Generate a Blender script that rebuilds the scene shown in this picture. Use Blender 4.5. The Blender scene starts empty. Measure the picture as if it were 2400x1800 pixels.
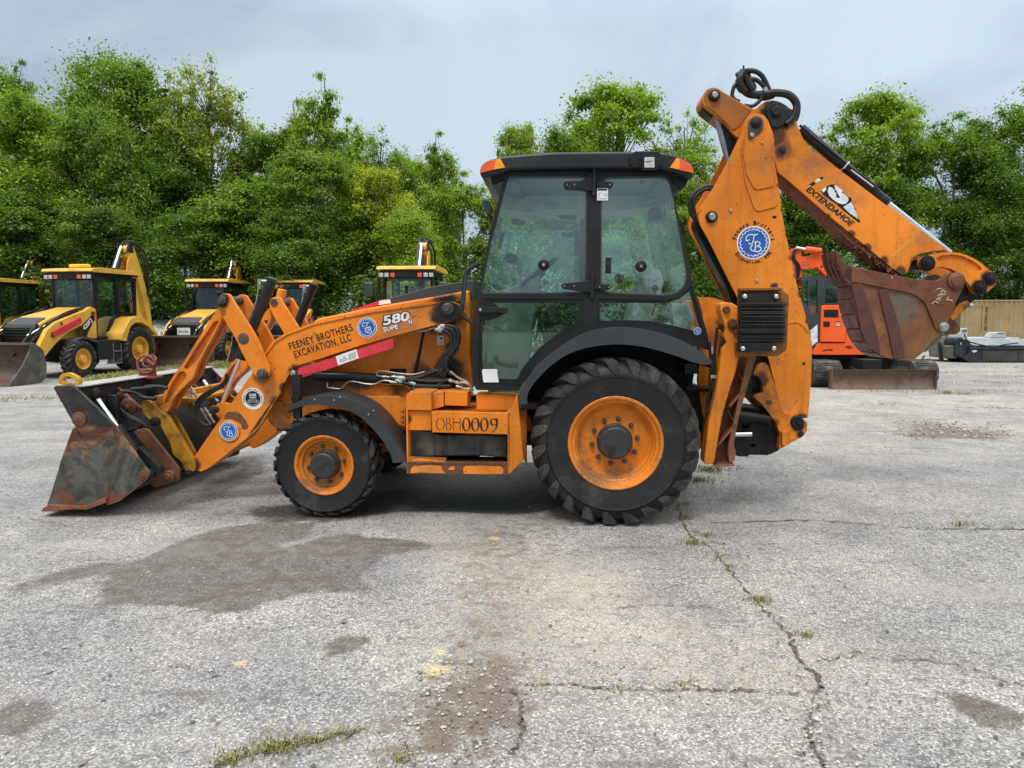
import bpy, bmesh, math, random
import numpy as np
from mathutils import Vector, Matrix, noise
from mathutils.geometry import tessellate_polygon

rad = math.radians
random.seed(7)
SC = bpy.context.scene
COL = SC.collection

# ---------------------------------------------------------------- camera
FPX, CAMH = 1664.0, 1.62              # focal length in photo pixels (2400 wide), eye height
PITCH = math.atan(160 / FPX)
cd = bpy.data.cameras.new("camera")
cd.sensor_width = 36.0
cd.lens = FPX / 2400 * 36.0
cd.clip_end = 2000
CAM = bpy.data.objects.new("camera", cd)
COL.objects.link(CAM)
CAM.location = (0, 0, CAMH)
CAM.rotation_euler = (math.pi / 2 - PITCH, 0, 0)
SC.camera = CAM

# ---------------------------------------------------------------- sky and sun
SUN_EL, SUN_AZ = rad(58), rad(-25)
w = bpy.data.worlds.new("World")
SC.world = w
w.use_nodes = True
nt = w.node_tree
nt.nodes.clear()
N = nt.nodes.new
L = nt.links.new
out = N("ShaderNodeOutputWorld")
sky = N("ShaderNodeTexSky"); sky.sky_type = 'NISHITA'; sky.sun_disc = False
sky.sun_elevation = SUN_EL; sky.sun_rotation = SUN_AZ
bg1 = N("ShaderNodeBackground"); bg1.inputs[1].default_value = 0.05
L(sky.outputs[0], bg1.inputs[0])
tc = N("ShaderNodeTexCoord")
mp = N("ShaderNodeMapping"); mp.inputs['Scale'].default_value = (1.0, 1.0, 1.7)
L(tc.outputs['Generated'], mp.inputs[0])
no = N("ShaderNodeTexNoise"); no.inputs['Scale'].default_value = 1.7; no.inputs['Detail'].default_value = 6
no.inputs['Roughness'].default_value = 0.5; no.inputs['Distortion'].default_value = 0.4
L(mp.outputs[0], no.inputs[0])
cr = N("ShaderNodeValToRGB")
e = cr.color_ramp.elements
e[0].position = 0.34; e[0].color = (0.33, 0.42, 0.53, 1)
e[1].position = 0.64; e[1].color = (0.64, 0.77, 0.87, 1)
m_ = e.new(0.49); m_.color = (0.44, 0.545, 0.665, 1)
L(no.outputs[0], cr.inputs[0])
# overhead the cloud deck is white and bright
zw = N("ShaderNodeMix"); zw.data_type = 'RGBA'; zw.inputs[7].default_value = (0.93, 0.92, 0.89, 1)
sx = N("ShaderNodeSeparateXYZ"); L(tc.outputs['Generated'], sx.inputs[0])
mr = N("ShaderNodeMapRange"); mr.inputs[1].default_value = 0.36; mr.inputs[2].default_value = 0.95
mr.inputs[3].default_value = 0.97; mr.inputs[4].default_value = 3.0
L(sx.outputs[2], mr.inputs[0])
# the cloud deck is brighter towards the right of the lot, where the sun stands behind it
mr2 = N("ShaderNodeMapRange"); mr2.inputs[1].default_value = -0.6; mr2.inputs[2].default_value = 0.6
mr2.inputs[3].default_value = 0.90; mr2.inputs[4].default_value = 1.10
L(sx.outputs[0], mr2.inputs[0])
mm = N("ShaderNodeMath"); mm.operation = 'MULTIPLY'
L(mr.outputs[0], mm.inputs[0]); L(mr2.outputs[0], mm.inputs[1])
bg2 = N("ShaderNodeBackground")
zr = N("ShaderNodeMapRange"); zr.inputs[1].default_value = 0.42; zr.inputs[2].default_value = 0.75
L(sx.outputs[2], zr.inputs[0]); L(zr.outputs[0], zw.inputs[0]); L(cr.outputs[0], zw.inputs[6])
L(zw.outputs[2], bg2.inputs[0]); L(mm.outputs[0], bg2.inputs[1])
mx = N("ShaderNodeMixShader"); mx.inputs[0].default_value = 0.92
L(bg1.outputs[0], mx.inputs[1]); L(bg2.outputs[0], mx.inputs[2])
L(mx.outputs[0], out.inputs[0])

sl = bpy.data.lights.new("sun", 'SUN')
sl.energy = 1.5; sl.angle = rad(14); sl.color = (1.0, 0.96, 0.9)
SUN = bpy.data.objects.new("sun", sl)
COL.objects.link(SUN)
SUN.rotation_euler = (math.pi / 2 - SUN_EL, 0, rad(-20))
SC.view_settings.view_transform = 'Standard'
SC.view_settings.look = 'None'
SC.view_settings.exposure = 0.08
SC.view_settings.gamma = 1.0
SC.cycles.use_denoising = True
SC.cycles.max_bounces = 8
SC.cycles.transparent_max_bounces = 24
SC.cycles.caustics_reflective = False
SC.cycles.caustics_refractive = False

# ---------------------------------------------------------------- helpers
# crops of the photograph used while measuring: name -> (x0, y0, photo pixels per crop pixel)
ZN = {'A': (80, 600, .38577), 'B': (600, 600, .38577), 'C': (1080, 320, .38577), 'D': (1560, 140, .48222),
      'E': (1560, 620, .30139), 'F': (1560, 140, .18083), 'G': (1640, 440, .19285), 'H': (1960, 560, .18083),
      'I': (100, 840, .24115), 'J': (340, 840, .18079), 'K': (900, 860, .36166), 'L': (0, 560, .22604),
      'M': (340, 560, .22604), 'N': (820, 560, .15371), 'O': (1840, 560, .25316), 'Q': (0, 1200, .5425),
      'R': (1200, 900, .5425), 'Z': (0, 0, 1.085), 'P': (0, 0, 1.0)}


def zp(z, x, y):
    a = ZN[z]
    return a[0] + x * a[2], a[1] + y * a[2]


def ray(px, py):
    dx, dy = (px - 1200) / FPX, (900 - py) / FPX
    c, s = math.cos(PITCH), math.sin(PITCH)
    return Vector((dx, c + dy * s, -s + dy * c))


def ground(px, py, z=0.0):
    d = ray(px, py)
    t = (z - CAMH) / d.z
    return Vector((d.x * t, d.y * t, z))


def at(px, py, dist):
    "point seen at a photo pixel, `dist` metres ahead of the camera"
    d = ray(px, py)
    t = dist / d.y
    return Vector((d.x * t, d.y * t, CAMH + d.z * t))


class Frame:
    """A machine's own axes: x to its right in the photo, y away from the viewer (0 = near side), z up."""
    def __init__(self, origin, yaw):
        self.o = Vector((origin[0], origin[1], 0))
        self.yaw = yaw
        self.ex = Vector((math.cos(yaw), -math.sin(yaw), 0))
        self.ey = Vector((math.sin(yaw), math.cos(yaw), 0))

    def V(self, z, x, y, s):
        px, py = zp(z, x, y)
        d = ray(px, py)
        c = Vector((0, 0, CAMH))
        t = (s - (c - self.o).dot(self.ey)) / d.dot(self.ey)
        p = c + d * t - self.o
        return (p.dot(self.ex), p.z)

    def P(self, z, x, y, s):
        a = self.V(z, x, y, s)
        return Vector((a[0], s, a[1]))

    def loc(self, px, py):
        p = ground(px, py) - self.o
        return p.dot(self.ex), p.dot(self.ey)


def rnd(pts, r, n=4):
    "round the corners of an outline"
    if r <= 0:
        return list(pts)
    o = []
    k = len(pts)
    for i in range(k):
        a, b, c = Vector(pts[i - 1]), Vector(pts[i]), Vector(pts[(i + 1) % k])
        la, lc = (a - b).length, (c - b).length
        if la < 1e-6 or lc < 1e-6:
            o.append(tuple(b)); continue
        q = min(r, la * .45, lc * .45)
        p0, p1 = b + (a - b) * (q / la), b + (c - b) * (q / lc)
        for j in range(n + 1):
            t = j / n
            p = p0 * (1 - t) ** 2 + b * 2 * t * (1 - t) + p1 * t * t
            o.append(tuple(p))
    return o


def smooth_path(pts, m=5):
    pts = [Vector(p) for p in pts]
    if len(pts) < 3:
        return pts
    o = []
    for i in range(len(pts) - 1):
        p0 = pts[max(i - 1, 0)]; p1 = pts[i]; p2 = pts[i + 1]; p3 = pts[min(i + 2, len(pts) - 1)]
        for j in range(m):
            t = j / m
            o.append(.5 * ((2 * p1) + (p2 - p0) * t + (2 * p0 - 5 * p1 + 4 * p2 - p3) * t * t
                           + (3 * p1 - p0 - 3 * p2 + p3) * t ** 3))
    o.append(pts[-1])
    return o


class MB:
    "collects solids and builds them as one mesh object"
    def __init__(self):
        self.v = []; self.f = []; self.m = []; self.cur = 0; self.r = []

    def mat(self, i):
        self.cur = i
        return self

    def add(self, vs, fs):
        b = len(self.v)
        self.r.append((b, b + len(vs), len(self.f), len(self.f) + len(fs)))
        self.v += [tuple(p) for p in vs]
        self.f += [tuple(b + i for i in f) for f in fs]
        self.m += [self.cur] * len(fs)

    def prism(self, outer, y0, y1, holes=(), axis='y'):
        loops = [list(outer)] + [list(h) for h in holes]
        flat = [p for l in loops for p in l]
        tris = tessellate_polygon([[Vector((p[0], p[1], 0)) for p in l] for l in loops])
        n = len(flat)
        if axis == 'y':
            g = lambda p, y: (p[0], y, p[1])
        elif axis == 'x':
            g = lambda p, y: (y, p[0], p[1])
        else:
            g = lambda p, y: (p[0], p[1], y)
        vs = [g(p, y0) for p in flat] + [g(p, y1) for p in flat]
        fs = []
        if holes:
            fs += [tuple(t) for t in tris] + [tuple(n + i for i in reversed(t)) for t in tris]
        else:
            fs += [tuple(range(n)), tuple(n + i for i in reversed(range(n)))]
        b = 0
        for l in loops:
            k = len(l)
            for i in range(k):
                j = (i + 1) % k
                fs.append((b + i, b + j, n + b + j, n + b + i))
            b += k
        self.add(vs, fs)
        return self

    def box(self, x0, x1, y0, y1, z0, z1):
        vs = [(x, y, z) for x in (x0, x1) for y in (y0, y1) for z in (z0, z1)]
        self.add(vs, [(0, 1, 3, 2), (4, 6, 7, 5), (0, 4, 5, 1), (2, 3, 7, 6), (0, 2, 6, 4), (1, 5, 7, 3)])
        return self

    def obox(self, p0, p1, w, h, up=(0, 0, 1)):
        "bar from p0 to p1, width w across, height h"
        p0, p1 = Vector(p0), Vector(p1)
        d = (p1 - p0).normalized()
        u = Vector(up)
        s = d.cross(u)
        if s.length < 1e-4:
            s = d.cross(Vector((1, 0, 0)))
        s.normalize(); u = s.cross(d)
        vs = [p + s * a * w / 2 + u * b * h / 2 for p in (p0, p1) for a in (-1, 1) for b in (-1, 1)]
        self.add(vs, [(0, 1, 3, 2), (4, 6, 7, 5), (0, 4, 5, 1), (2, 3, 7, 6), (0, 2, 6, 4), (1, 5, 7, 3)])
        return self

    def lathe(self, o, ax, prof, n=24, caps=True, a0=0.0):
        o = Vector(o); ax = Vector(ax).normalized()
        u = ax.orthogonal().normalized(); w_ = ax.cross(u)
        vs = []
        for h, r in prof:
            for i in range(n):
                a = a0 + 2 * math.pi * i / n
                vs.append(o + ax * h + (u * math.cos(a) + w_ * math.sin(a)) * r)
        fs = []
        for j in range(len(prof) - 1):
            for i in range(n):
                k = (i + 1) % n
                fs.append((j * n + i, j * n + k, (j + 1) * n + k, (j + 1) * n + i))
        if caps:
            fs.append(tuple(range(n)))
            b = (len(prof) - 1) * n
            fs.append(tuple(b + i for i in reversed(range(n))))
        self.add(vs, fs)
        return self

    def cyl(self, p0, p1, r, r1=None, n=16):
        p0, p1 = Vector(p0), Vector(p1)
        d = p1 - p0
        return self.lathe(p0, d, [(0, r), (d.length, r if r1 is None else r1)], n)

    def pin(self, x, z, y, r, t=.03, n=20):
        "round boss facing the viewer, its face at y"
        self.lathe((x, y + t, z), (0, -1, 0), [(0, r), (t * .8, r), (t, r * .86)], n)
        return self

    def tube(self, pts, r, n=8, m=5):
        P = smooth_path(pts, m)
        K = len(P)
        T = [(P[min(i + 1, K - 1)] - P[max(i - 1, 0)]).normalized() for i in range(K)]
        u = T[0].orthogonal().normalized()
        vs = []
        for i in range(K):
            u = (u - T[i] * u.dot(T[i])).normalized()
            w_ = T[i].cross(u)
            rr = r if not isinstance(r, (list, tuple)) else r[0] + (r[1] - r[0]) * i / (K - 1)
            for j in range(n):
                a = 2 * math.pi * j / n
                vs.append(P[i] + (u * math.cos(a) + w_ * math.sin(a)) * rr)
        fs = []
        for i in range(K - 1):
            for j in range(n):
                k = (j + 1) % n
                fs.append((i * n + j, i * n + k, (i + 1) * n + k, (i + 1) * n + j))
        fs.append(tuple(range(n))); fs.append(tuple((K - 1) * n + j for j in reversed(range(n))))
        self.add(vs, fs)
        return self

    def clusters(self):
        "far-apart groups of solids, largest first"
        B = []
        for v0, v1, f0, f1 in self.r:
            a = np.array(self.v[v0:v1]); B.append((a.min(0), a.max(0)))
        n = len(B); g = list(range(n))

        def root(i):
            while g[i] != i: i = g[i]
            return i
        for i in range(n):
            for j in range(i + 1, n):
                gap = np.maximum(0, np.maximum(B[i][0] - B[j][1], B[j][0] - B[i][1]))
                size = max(np.linalg.norm(B[i][1] - B[i][0]), np.linalg.norm(B[j][1] - B[j][0]))
                if np.linalg.norm(gap) < .28 * size: g[root(j)] = root(i)
        d = {}
        for i in range(n): d.setdefault(root(i), []).append(i)
        return sorted(d.values(), key=lambda l: -sum(np.linalg.norm(B[i][1] - B[i][0]) for i in l))

    def build_apart(self, name, mats, parent=None, bevel=0, **k):
        "one object for every piece that stands on its own; returns the largest"
        cl = self.clusters() if len(self.r) < 60 else []
        if len(cl) < 2:
            return self.build(name, mats, parent, bevel, **k)
        out = []
        for l in cl:
            s = MB()
            for i in l:
                v0, v1, f0, f1 = self.r[i]
                b = len(s.v)
                s.r.append((b, b + v1 - v0, len(s.f), len(s.f) + f1 - f0))
                s.v += self.v[v0:v1]; s.f += [tuple(q - v0 + b for q in f) for f in self.f[f0:f1]]; s.m += self.m[f0:f1]
            out.append(s.build(name, mats, parent, bevel, **k))
        return out[0]

    def build(self, name, mats, parent=None, bevel=0, smooth=35, seg=2, recalc=True, mods=None):
        me = bpy.data.meshes.new(name)
        me.from_pydata(self.v, [], self.f)
        if not isinstance(mats, (list, tuple)):
            mats = [mats]
        for m in mats:
            me.materials.append(m)
        me.polygons.foreach_set('material_index', self.m)
        if recalc:
            bm = bmesh.new(); bm.from_mesh(me)
            bmesh.ops.recalc_face_normals(bm, faces=bm.faces)
            bm.to_mesh(me); bm.free()
        if smooth:
            me.shade_smooth()
            me.set_sharp_from_angle(angle=rad(smooth))
        o = bpy.data.objects.new(name, me)
        COL.objects.link(o)
        if parent:
            o.parent = parent
        if bevel:
            b = o.modifiers.new('bevel', 'BEVEL')
            b.width = bevel; b.segments = seg; b.limit_method = 'ANGLE'; b.angle_limit = rad(40)
            b.harden_normals = False
        return o


def empty(name, loc=(0, 0, 0), rz=0.0, parent=None):
    o = bpy.data.objects.new(name, None)
    o.empty_display_size = .2
    COL.objects.link(o)
    o.location = loc; o.rotation_euler = (0, 0, rz)
    if parent:
        o.parent = parent
    return o


def tag(o, label=None, cat=None, group=None, kind=None):
    if label: o['label'] = label
    if cat: o['category'] = cat
    if group: o['group'] = group
    if kind: o['kind'] = kind
    return o


def copy_tree(o, parent=None):
    c = o.copy(); COL.objects.link(c)
    if parent: c.parent = parent
    for ch in list(o.children):
        copy_tree(ch, c)
    return c


# ---------------------------------------------------------------- materials
class NT:
    def __init__(self, name):
        self.m = bpy.data.materials.new(name)
        self.m.use_nodes = True
        self.t = self.m.node_tree
        self.b = self.t.nodes['Principled BSDF']
        self.tc = self.n('ShaderNodeTexCoord')

    def n(self, k, **kw):
        x = self.t.nodes.new(k)
        for a, v in kw.items():
            setattr(x, a, v)
        return x

    def l(self, a, b):
        self.t.links.new(a, b)

    def noise(self, scale, detail=4, rough=.55, vec=None, sc3=None, dist=0):
        x = self.n('ShaderNodeTexNoise')
        x.inputs['Scale'].default_value = scale; x.inputs['Detail'].default_value = detail
        x.inputs['Roughness'].default_value = rough; x.inputs['Distortion'].default_value = dist
        v = vec or self.tc.outputs['Object']
        if sc3:
            mp = self.n('ShaderNodeMapping'); mp.inputs['Scale'].default_value = sc3
            self.l(v, mp.inputs[0]); v = mp.outputs[0]
        self.l(v, x.inputs['Vector'])
        return x.outputs['Fac']

    def ramp(self, f, a, b, va=0.0, vb=1.0):
        x = self.n('ShaderNodeMapRange'); x.interpolation_type = 'SMOOTHSTEP'
        x.inputs[1].default_value = a; x.inputs[2].default_value = b
        x.inputs[3].default_value = va; x.inputs[4].default_value = vb
        self.l(f, x.inputs[0])
        return x.outputs[0]

    def math(self, op, a, b=None):
        x = self.n('ShaderNodeMath', operation=op)
        for i, q in enumerate((a, b)):
            if q is None: continue
            if isinstance(q, (int, float)): x.inputs[i].default_value = q
            else: self.l(q, x.inputs[i])
        return x.outputs[0]

    def mix(self, f, a, b, mode='MIX'):
        x = self.n('ShaderNodeMix', data_type='RGBA', blend_type=mode)
        for i, q in ((0, f), (6, a), (7, b)):
            if isinstance(q, (int, float)): x.inputs[i].default_value = q
            elif isinstance(q, (tuple, list)): x.inputs[i].default_value = (*q[:3], 1)
            else: self.l(q, x.inputs[i])
        return x.outputs[2]

    def edges(self, radius, n):
        "mask of worn edges: where a rounded normal departs from the true one, broken up by noise"
        bv = self.n('ShaderNodeBevel', samples=4); bv.inputs['Radius'].default_value = radius
        ge = self.n('ShaderNodeNewGeometry')
        d = self.n('ShaderNodeVectorMath', operation='DOT_PRODUCT')
        self.l(bv.outputs[0], d.inputs[0]); self.l(ge.outputs['True Normal'], d.inputs[1])
        e_ = self.ramp(d.outputs['Value'], .80, .985, 1.0, 0.0)
        return self.math('MULTIPLY', e_, self.ramp(n, .40, .56))

    def bump(self, h, strength=.3, dist=.01):
        x = self.n('ShaderNodeBump')
        x.inputs['Strength'].default_value = strength; x.inputs['Distance'].default_value = dist
        self.l(h, x.inputs['Height'])
        self.l(x.outputs[0], self.b.inputs['Normal'])

    def set(self, col=None, rough=None, metal=None, spec=None):
        for k, v in (('Base Color', col), ('Roughness', rough), ('Metallic', metal), ('Specular IOR Level', spec)):
            if v is None: continue
            if isinstance(v, (int, float)): self.b.inputs[k].default_value = v
            elif isinstance(v, (tuple, list)): self.b.inputs[k].default_value = (*v[:3], 1)
            else: self.l(v, self.b.inputs[k])
        return self.m


def paint(name, base, rough=.42, grime=(.10, .045, .02), amount=.5, scale=3.0, stains=(), spots=.0,
          metal=0, fade=.12, bump=.15, streak=0, scratch=0, spec=.32, edge=None, edge_r=.009):
    """worn paint: faded patches, brown grime, scratches; stains = [(pos, radius, strength)] of grease"""
    t = NT(name)
    n1 = t.noise(scale, 8, .62)
    n2 = t.noise(scale * 14, 5, .7)
    n3 = t.noise(scale * .6, 3)
    c = t.mix(t.ramp(n3, .3, .7), tuple(x * (1 - fade) for x in base), tuple(min(1, x * (1 + fade) + .008) for x in base))
    g = t.ramp(n1, .62 - .2 * amount, .86 - .2 * amount)
    c = t.mix(t.math('MULTIPLY', g, min(1, amount * 1.3)), c, grime)
    if streak:
        ns = t.noise(1.0, 6, .6, sc3=(26, 26, 1.6))
        c = t.mix(t.math('MULTIPLY', t.ramp(ns, .5, .75), streak), c, grime)
    if spots:
        s = t.ramp(t.math('MULTIPLY', n2, t.ramp(n1, .35, .6, .75, 1.0)), .60, .66)
        c = t.mix(t.math('MULTIPLY', s, spots), c, (.05, .022, .012))
    r = t.ramp(n2, .3, .8, rough - .06, rough + .16)
    if stains:
        acc = None
        for pos, rr, st in stains:
            d = t.n('ShaderNodeVectorMath', operation='DISTANCE')
            t.l(t.tc.outputs['Object'], d.inputs[0]); d.inputs[1].default_value = tuple(pos)
            q = t.math('ADD', d.outputs['Value'], t.math('MULTIPLY', t.math('SUBTRACT', t.noise(14, 4, .6), .5), rr * .9))
            k = t.math('MULTIPLY', t.ramp(q, rr * .55, rr * 1.05, 1.0, 0.0), st)
            acc = k if acc is None else t.math('MAXIMUM', acc, k)
        c = t.mix(acc, c, (.012, .010, .009))
    t.bump(t.math('ADD', n2, t.math('MULTIPLY', g, -.6)), bump, .004)
    if edge:      # paint worn off along edges and corners
        c = t.mix(t.edges(edge_r, n2), c, edge)
    # fine dark scratches running every way
    if scratch:
        vv = t.n('ShaderNodeTexVoronoi', feature='DISTANCE_TO_EDGE'); vv.inputs['Scale'].default_value = 5.5
        wv = t.n('ShaderNodeVectorMath', operation='ADD'); t.l(t.tc.outputs['Object'], wv.inputs[0])
        nz = t.n('ShaderNodeTexNoise'); nz.inputs['Scale'].default_value = 2.5; t.l(t.tc.outputs['Object'], nz.inputs[0]); t.l(nz.outputs['Color'], wv.inputs[1])
        t.l(wv.outputs[0], vv.inputs['Vector'])
        sk = t.math('MULTIPLY', t.ramp(vv.outputs['Distance'], .004, .012, 1.0, 0.0), t.ramp(n2, .52, .60))
        c = t.mix(t.math('MULTIPLY', sk, scratch), c, tuple(x * .25 for x in grime))
        c = t.mix(t.math('MULTIPLY', t.ramp(t.noise(1.3, 6, .65), .45, .75), scratch * .35), c, (.42, .27, .14))
    return t.set(c, r, metal, spec)


def plain(name, col, rough=.5, metal=0, var=.15, scale=8, bump=0, emit=None):
    t = NT(name)
    n1 = t.noise(scale, 6, .6)
    c = t.mix(t.ramp(n1, .3, .7), tuple(x * (1 - var) for x in col), tuple(min(1, x * (1 + var)) for x in col))
    if bump: t.bump(t.noise(scale * 6, 4), bump, .004)
    if emit:
        t.b.inputs['Emission Color'].default_value = (*emit[:3], 1); t.b.inputs['Emission Strength'].default_value = emit[3]
    return t.set(c, t.ramp(n1, .2, .8, max(.03, rough - .08), min(1, rough + .08)), metal)


def glass(name, tint=(.90, .985, .965), refl=.04, dust=.03, film=(.30, .42, .40)):
    t = NT(name)
    t.t.nodes.remove(t.b)
    o = t.t.nodes['Material Output']
    tr = t.n('ShaderNodeBsdfTransparent'); tr.inputs[0].default_value = (*tint, 1)
    gl = t.n('ShaderNodeBsdfGlossy'); gl.inputs['Roughness'].default_value = .02
    gl.inputs[0].default_value = (.85, .95, .93, 1)
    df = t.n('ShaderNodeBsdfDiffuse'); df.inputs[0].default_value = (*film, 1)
    fr = t.n('ShaderNodeFresnel'); fr.inputs[0].default_value = 1.5
    gb = t.n('ShaderNodeNewGeometry')
    t.l(t.math('SUBTRACT', 1.5, t.math('MULTIPLY', gb.outputs['Backfacing'], 1.5 - 1 / 1.5)), fr.inputs[0])   # same pane from both sides
    f = t.math('ADD', t.math('MULTIPLY', fr.outputs[0], 1.3), refl)
    m0 = t.n('ShaderNodeMixShader')
    t.l(t.ramp(t.noise(2.2, 5, .6),   .4, .85, dust * .25, dust), m0.inputs[0])   # dust film, its pale teal also painting in reflected haze
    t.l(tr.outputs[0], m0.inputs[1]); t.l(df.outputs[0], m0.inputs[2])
    m = t.n('ShaderNodeMixShader')
    t.l(f, m.inputs[0]); t.l(m0.outputs[0], m.inputs[1]); t.l(gl.outputs[0], m.inputs[2])
    t.l(m.outputs[0], o.inputs[0])
    return t.m
ZN.update({'S': (620, 720, .19892), 'T': (1120, 400, .19892), 'U': (2220, 660, .12056),
           'W': (1860, 380, .12056), 'X': (1100, 700, .16275)})


def text_mesh(s, bold=0.0, shear=0.0, spacing=1.0):
    "flat letters of a string: (verts, faces, width, cap height)"
    cu = bpy.data.curves.new('tmp', 'FONT')
    cu.body = s; cu.offset = bold; cu.shear = shear; cu.space_character = spacing
    cu.resolution_u = 3; cu.fill_mode = 'FRONT'
    ob = bpy.data.objects.new('tmp', cu)
    COL.objects.link(ob)
    bpy.context.view_layer.update()
    me = bpy.data.meshes.new_from_object(ob)
    vs = [(v.co.x, v.co.y) for v in me.vertices]
    fs = [tuple(p.vertices) for p in me.polygons]
    bpy.data.objects.remove(ob); bpy.data.curves.remove(cu); bpy.data.meshes.remove(me)
    xs = [v[0] for v in vs]; ys = [v[1] for v in vs]
    return vs, fs, min(xs), max(xs), min(ys), max(ys)


def put_text(mb, s, O, eu, ev, width=None, cap=None, bold=0, shear=0, spacing=1, base=None):
    """letters laid in the plane through O spanned by eu (reading direction) and ev (up); if base is given
    the string is fitted with the metrics of `base` (so an outline and its fill match)"""
    vs, fs, x0, x1, y0, y1 = text_mesh(s, bold, shear, spacing)
    if base is None:
        base = (x0, x1, 0.0, .69)
    ku = (width / (base[1] - base[0])) if width else cap / .69
    kv = (cap / .69) if cap else ku
    O, eu, ev = Vector(O), Vector(eu), Vector(ev)
    mb.add([O + eu * ((x - base[0]) * ku) + ev * (y * kv) for x, y in vs], fs)
    return base


def txt(mb, fr, s, z, p0, p1, hpx, depth, bold=0, shear=0, spacing=1, base=None, lift=.002):
    a, b = fr.P(z, p0[0], p0[1], depth), fr.P(z, p1[0], p1[1], depth)
    eu = (b - a); wd = eu.length; eu.normalize()
    ev = Vector((-eu.z, 0, eu.x))
    k = wd / math.hypot(p1[0] - p0[0], p1[1] - p0[1])
    a.y -= lift
    return put_text(mb, s, a, eu, ev, wd, hpx * k, bold, shear, spacing, base)


def ribbon(mb, pts, w, nib=None, closed=False):
    "pen stroke through 3D points lying in an x-z plane; nib = fixed pen direction (broad pen)"
    P = [Vector(p) for p in pts]
    if closed: P.append(P[0])
    vs = []
    for i, p in enumerate(P):
        if nib:
            n = Vector((nib[0], 0, nib[1])).normalized()
            t = (P[min(i + 1, len(P) - 1)] - P[max(i - 1, 0)]).normalized()
            q = Vector((-t.z, 0, t.x))
            n = (n + q * .25 * (1 if n.dot(q) >= 0 else -1))
        else:
            t = (P[min(i + 1, len(P) - 1)] - P[max(i - 1, 0)]).normalized()
            n = Vector((-t.z, 0, t.x))
        ww = w if not isinstance(w, (list, tuple)) else w[i % len(w)]
        vs += [p - n * ww / 2, p + n * ww / 2]
    mb.add(vs, [(2 * i, 2 * i + 1, 2 * i + 3, 2 * i + 2) for i in range(len(P) - 1)])


def strokes(mb, O, eu, ev, sx, sy, paths, w, nib=None, m=5, y=0.0):
    "hand-drawn glyph: list of paths in a unit box"
    for pa in paths:
        pts = [Vector((p[0] * sx, 0, p[1] * sy)) for p in pa]
        pts = smooth_path(pts, m) if len(pts) > 2 else pts
        ribbon(mb, [Vector(O) + Vector(eu) * p.x + Vector(ev) * p.z for p in pts], w, nib)


SCRIPT_F = [[(.02, .62), (0, .78), (.12, .9), (.3, .93), (.5, .9), (.66, .96)], [(.5, .95), (.44, .8), (.42, .62), (.36, .48), (.24, .42), (.16, .5)],
            [(.2, .66), (.02, .6), (-.02, .72)]]
SCRIPT_B = [[(.56, .52), (.54, .3), (.52, .08)], [(.46, .5), (.62, .56), (.78, .5), (.78, .38), (.6, .3)],
            [(.6, .3), (.82, .26), (.86, .12), (.7, .02), (.5, .06)], [(.5, .06), (.34, .1), (.26, .24), (.36, .36), (.3, .44), (.2, .4)]]


def emblem(fr, z, cx, cy, rpx, depth, name, parent):
    "round blue sticker with white rim, leafy wreath and script initials"
    c = fr.P(z, cx, cy, depth); e_ = fr.P(z, cx + rpx, cy, depth)
    r = (e_ - c).length
    mb = MB()
    mb.mat(0).lathe((c.x, c.y, c.z), (0, -1, 0), [(0, r), (.002, r)], 40)
    mb.mat(1).lathe((c.x, c.y - .002, c.z), (0, -1, 0), [(0, r * .93), (.001, r * .93)], 40)
    mb.mat(0)
    y = c.y - .0045
    rg = random.Random(5)
    for k in range(40):
        a = 2 * math.pi * k / 40
        a2 = a + .16
        r0, r1 = r * (.74 if k % 2 else .86), r * (.86 if k % 2 else .76)
        ribbon(mb, [(c.x + math.cos(a) * r0, y, c.z + math.sin(a) * r0),
                    (c.x + math.cos(a2) * r1, y, c.z + math.sin(a2) * r1)], r * rg.uniform(.03, .055))
    for pa in SCRIPT_F + SCRIPT_B:
        pts = smooth_path([Vector((c.x + (p[0] - .43) * r * 1.05, y, c.z + (p[1] - .5) * r * 1.15)) for p in pa], 5)
        ribbon(mb, pts, r * .06)
    return mb.build(name, [M['white'], M['blue']], parent, smooth=0, recalc=False)


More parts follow.
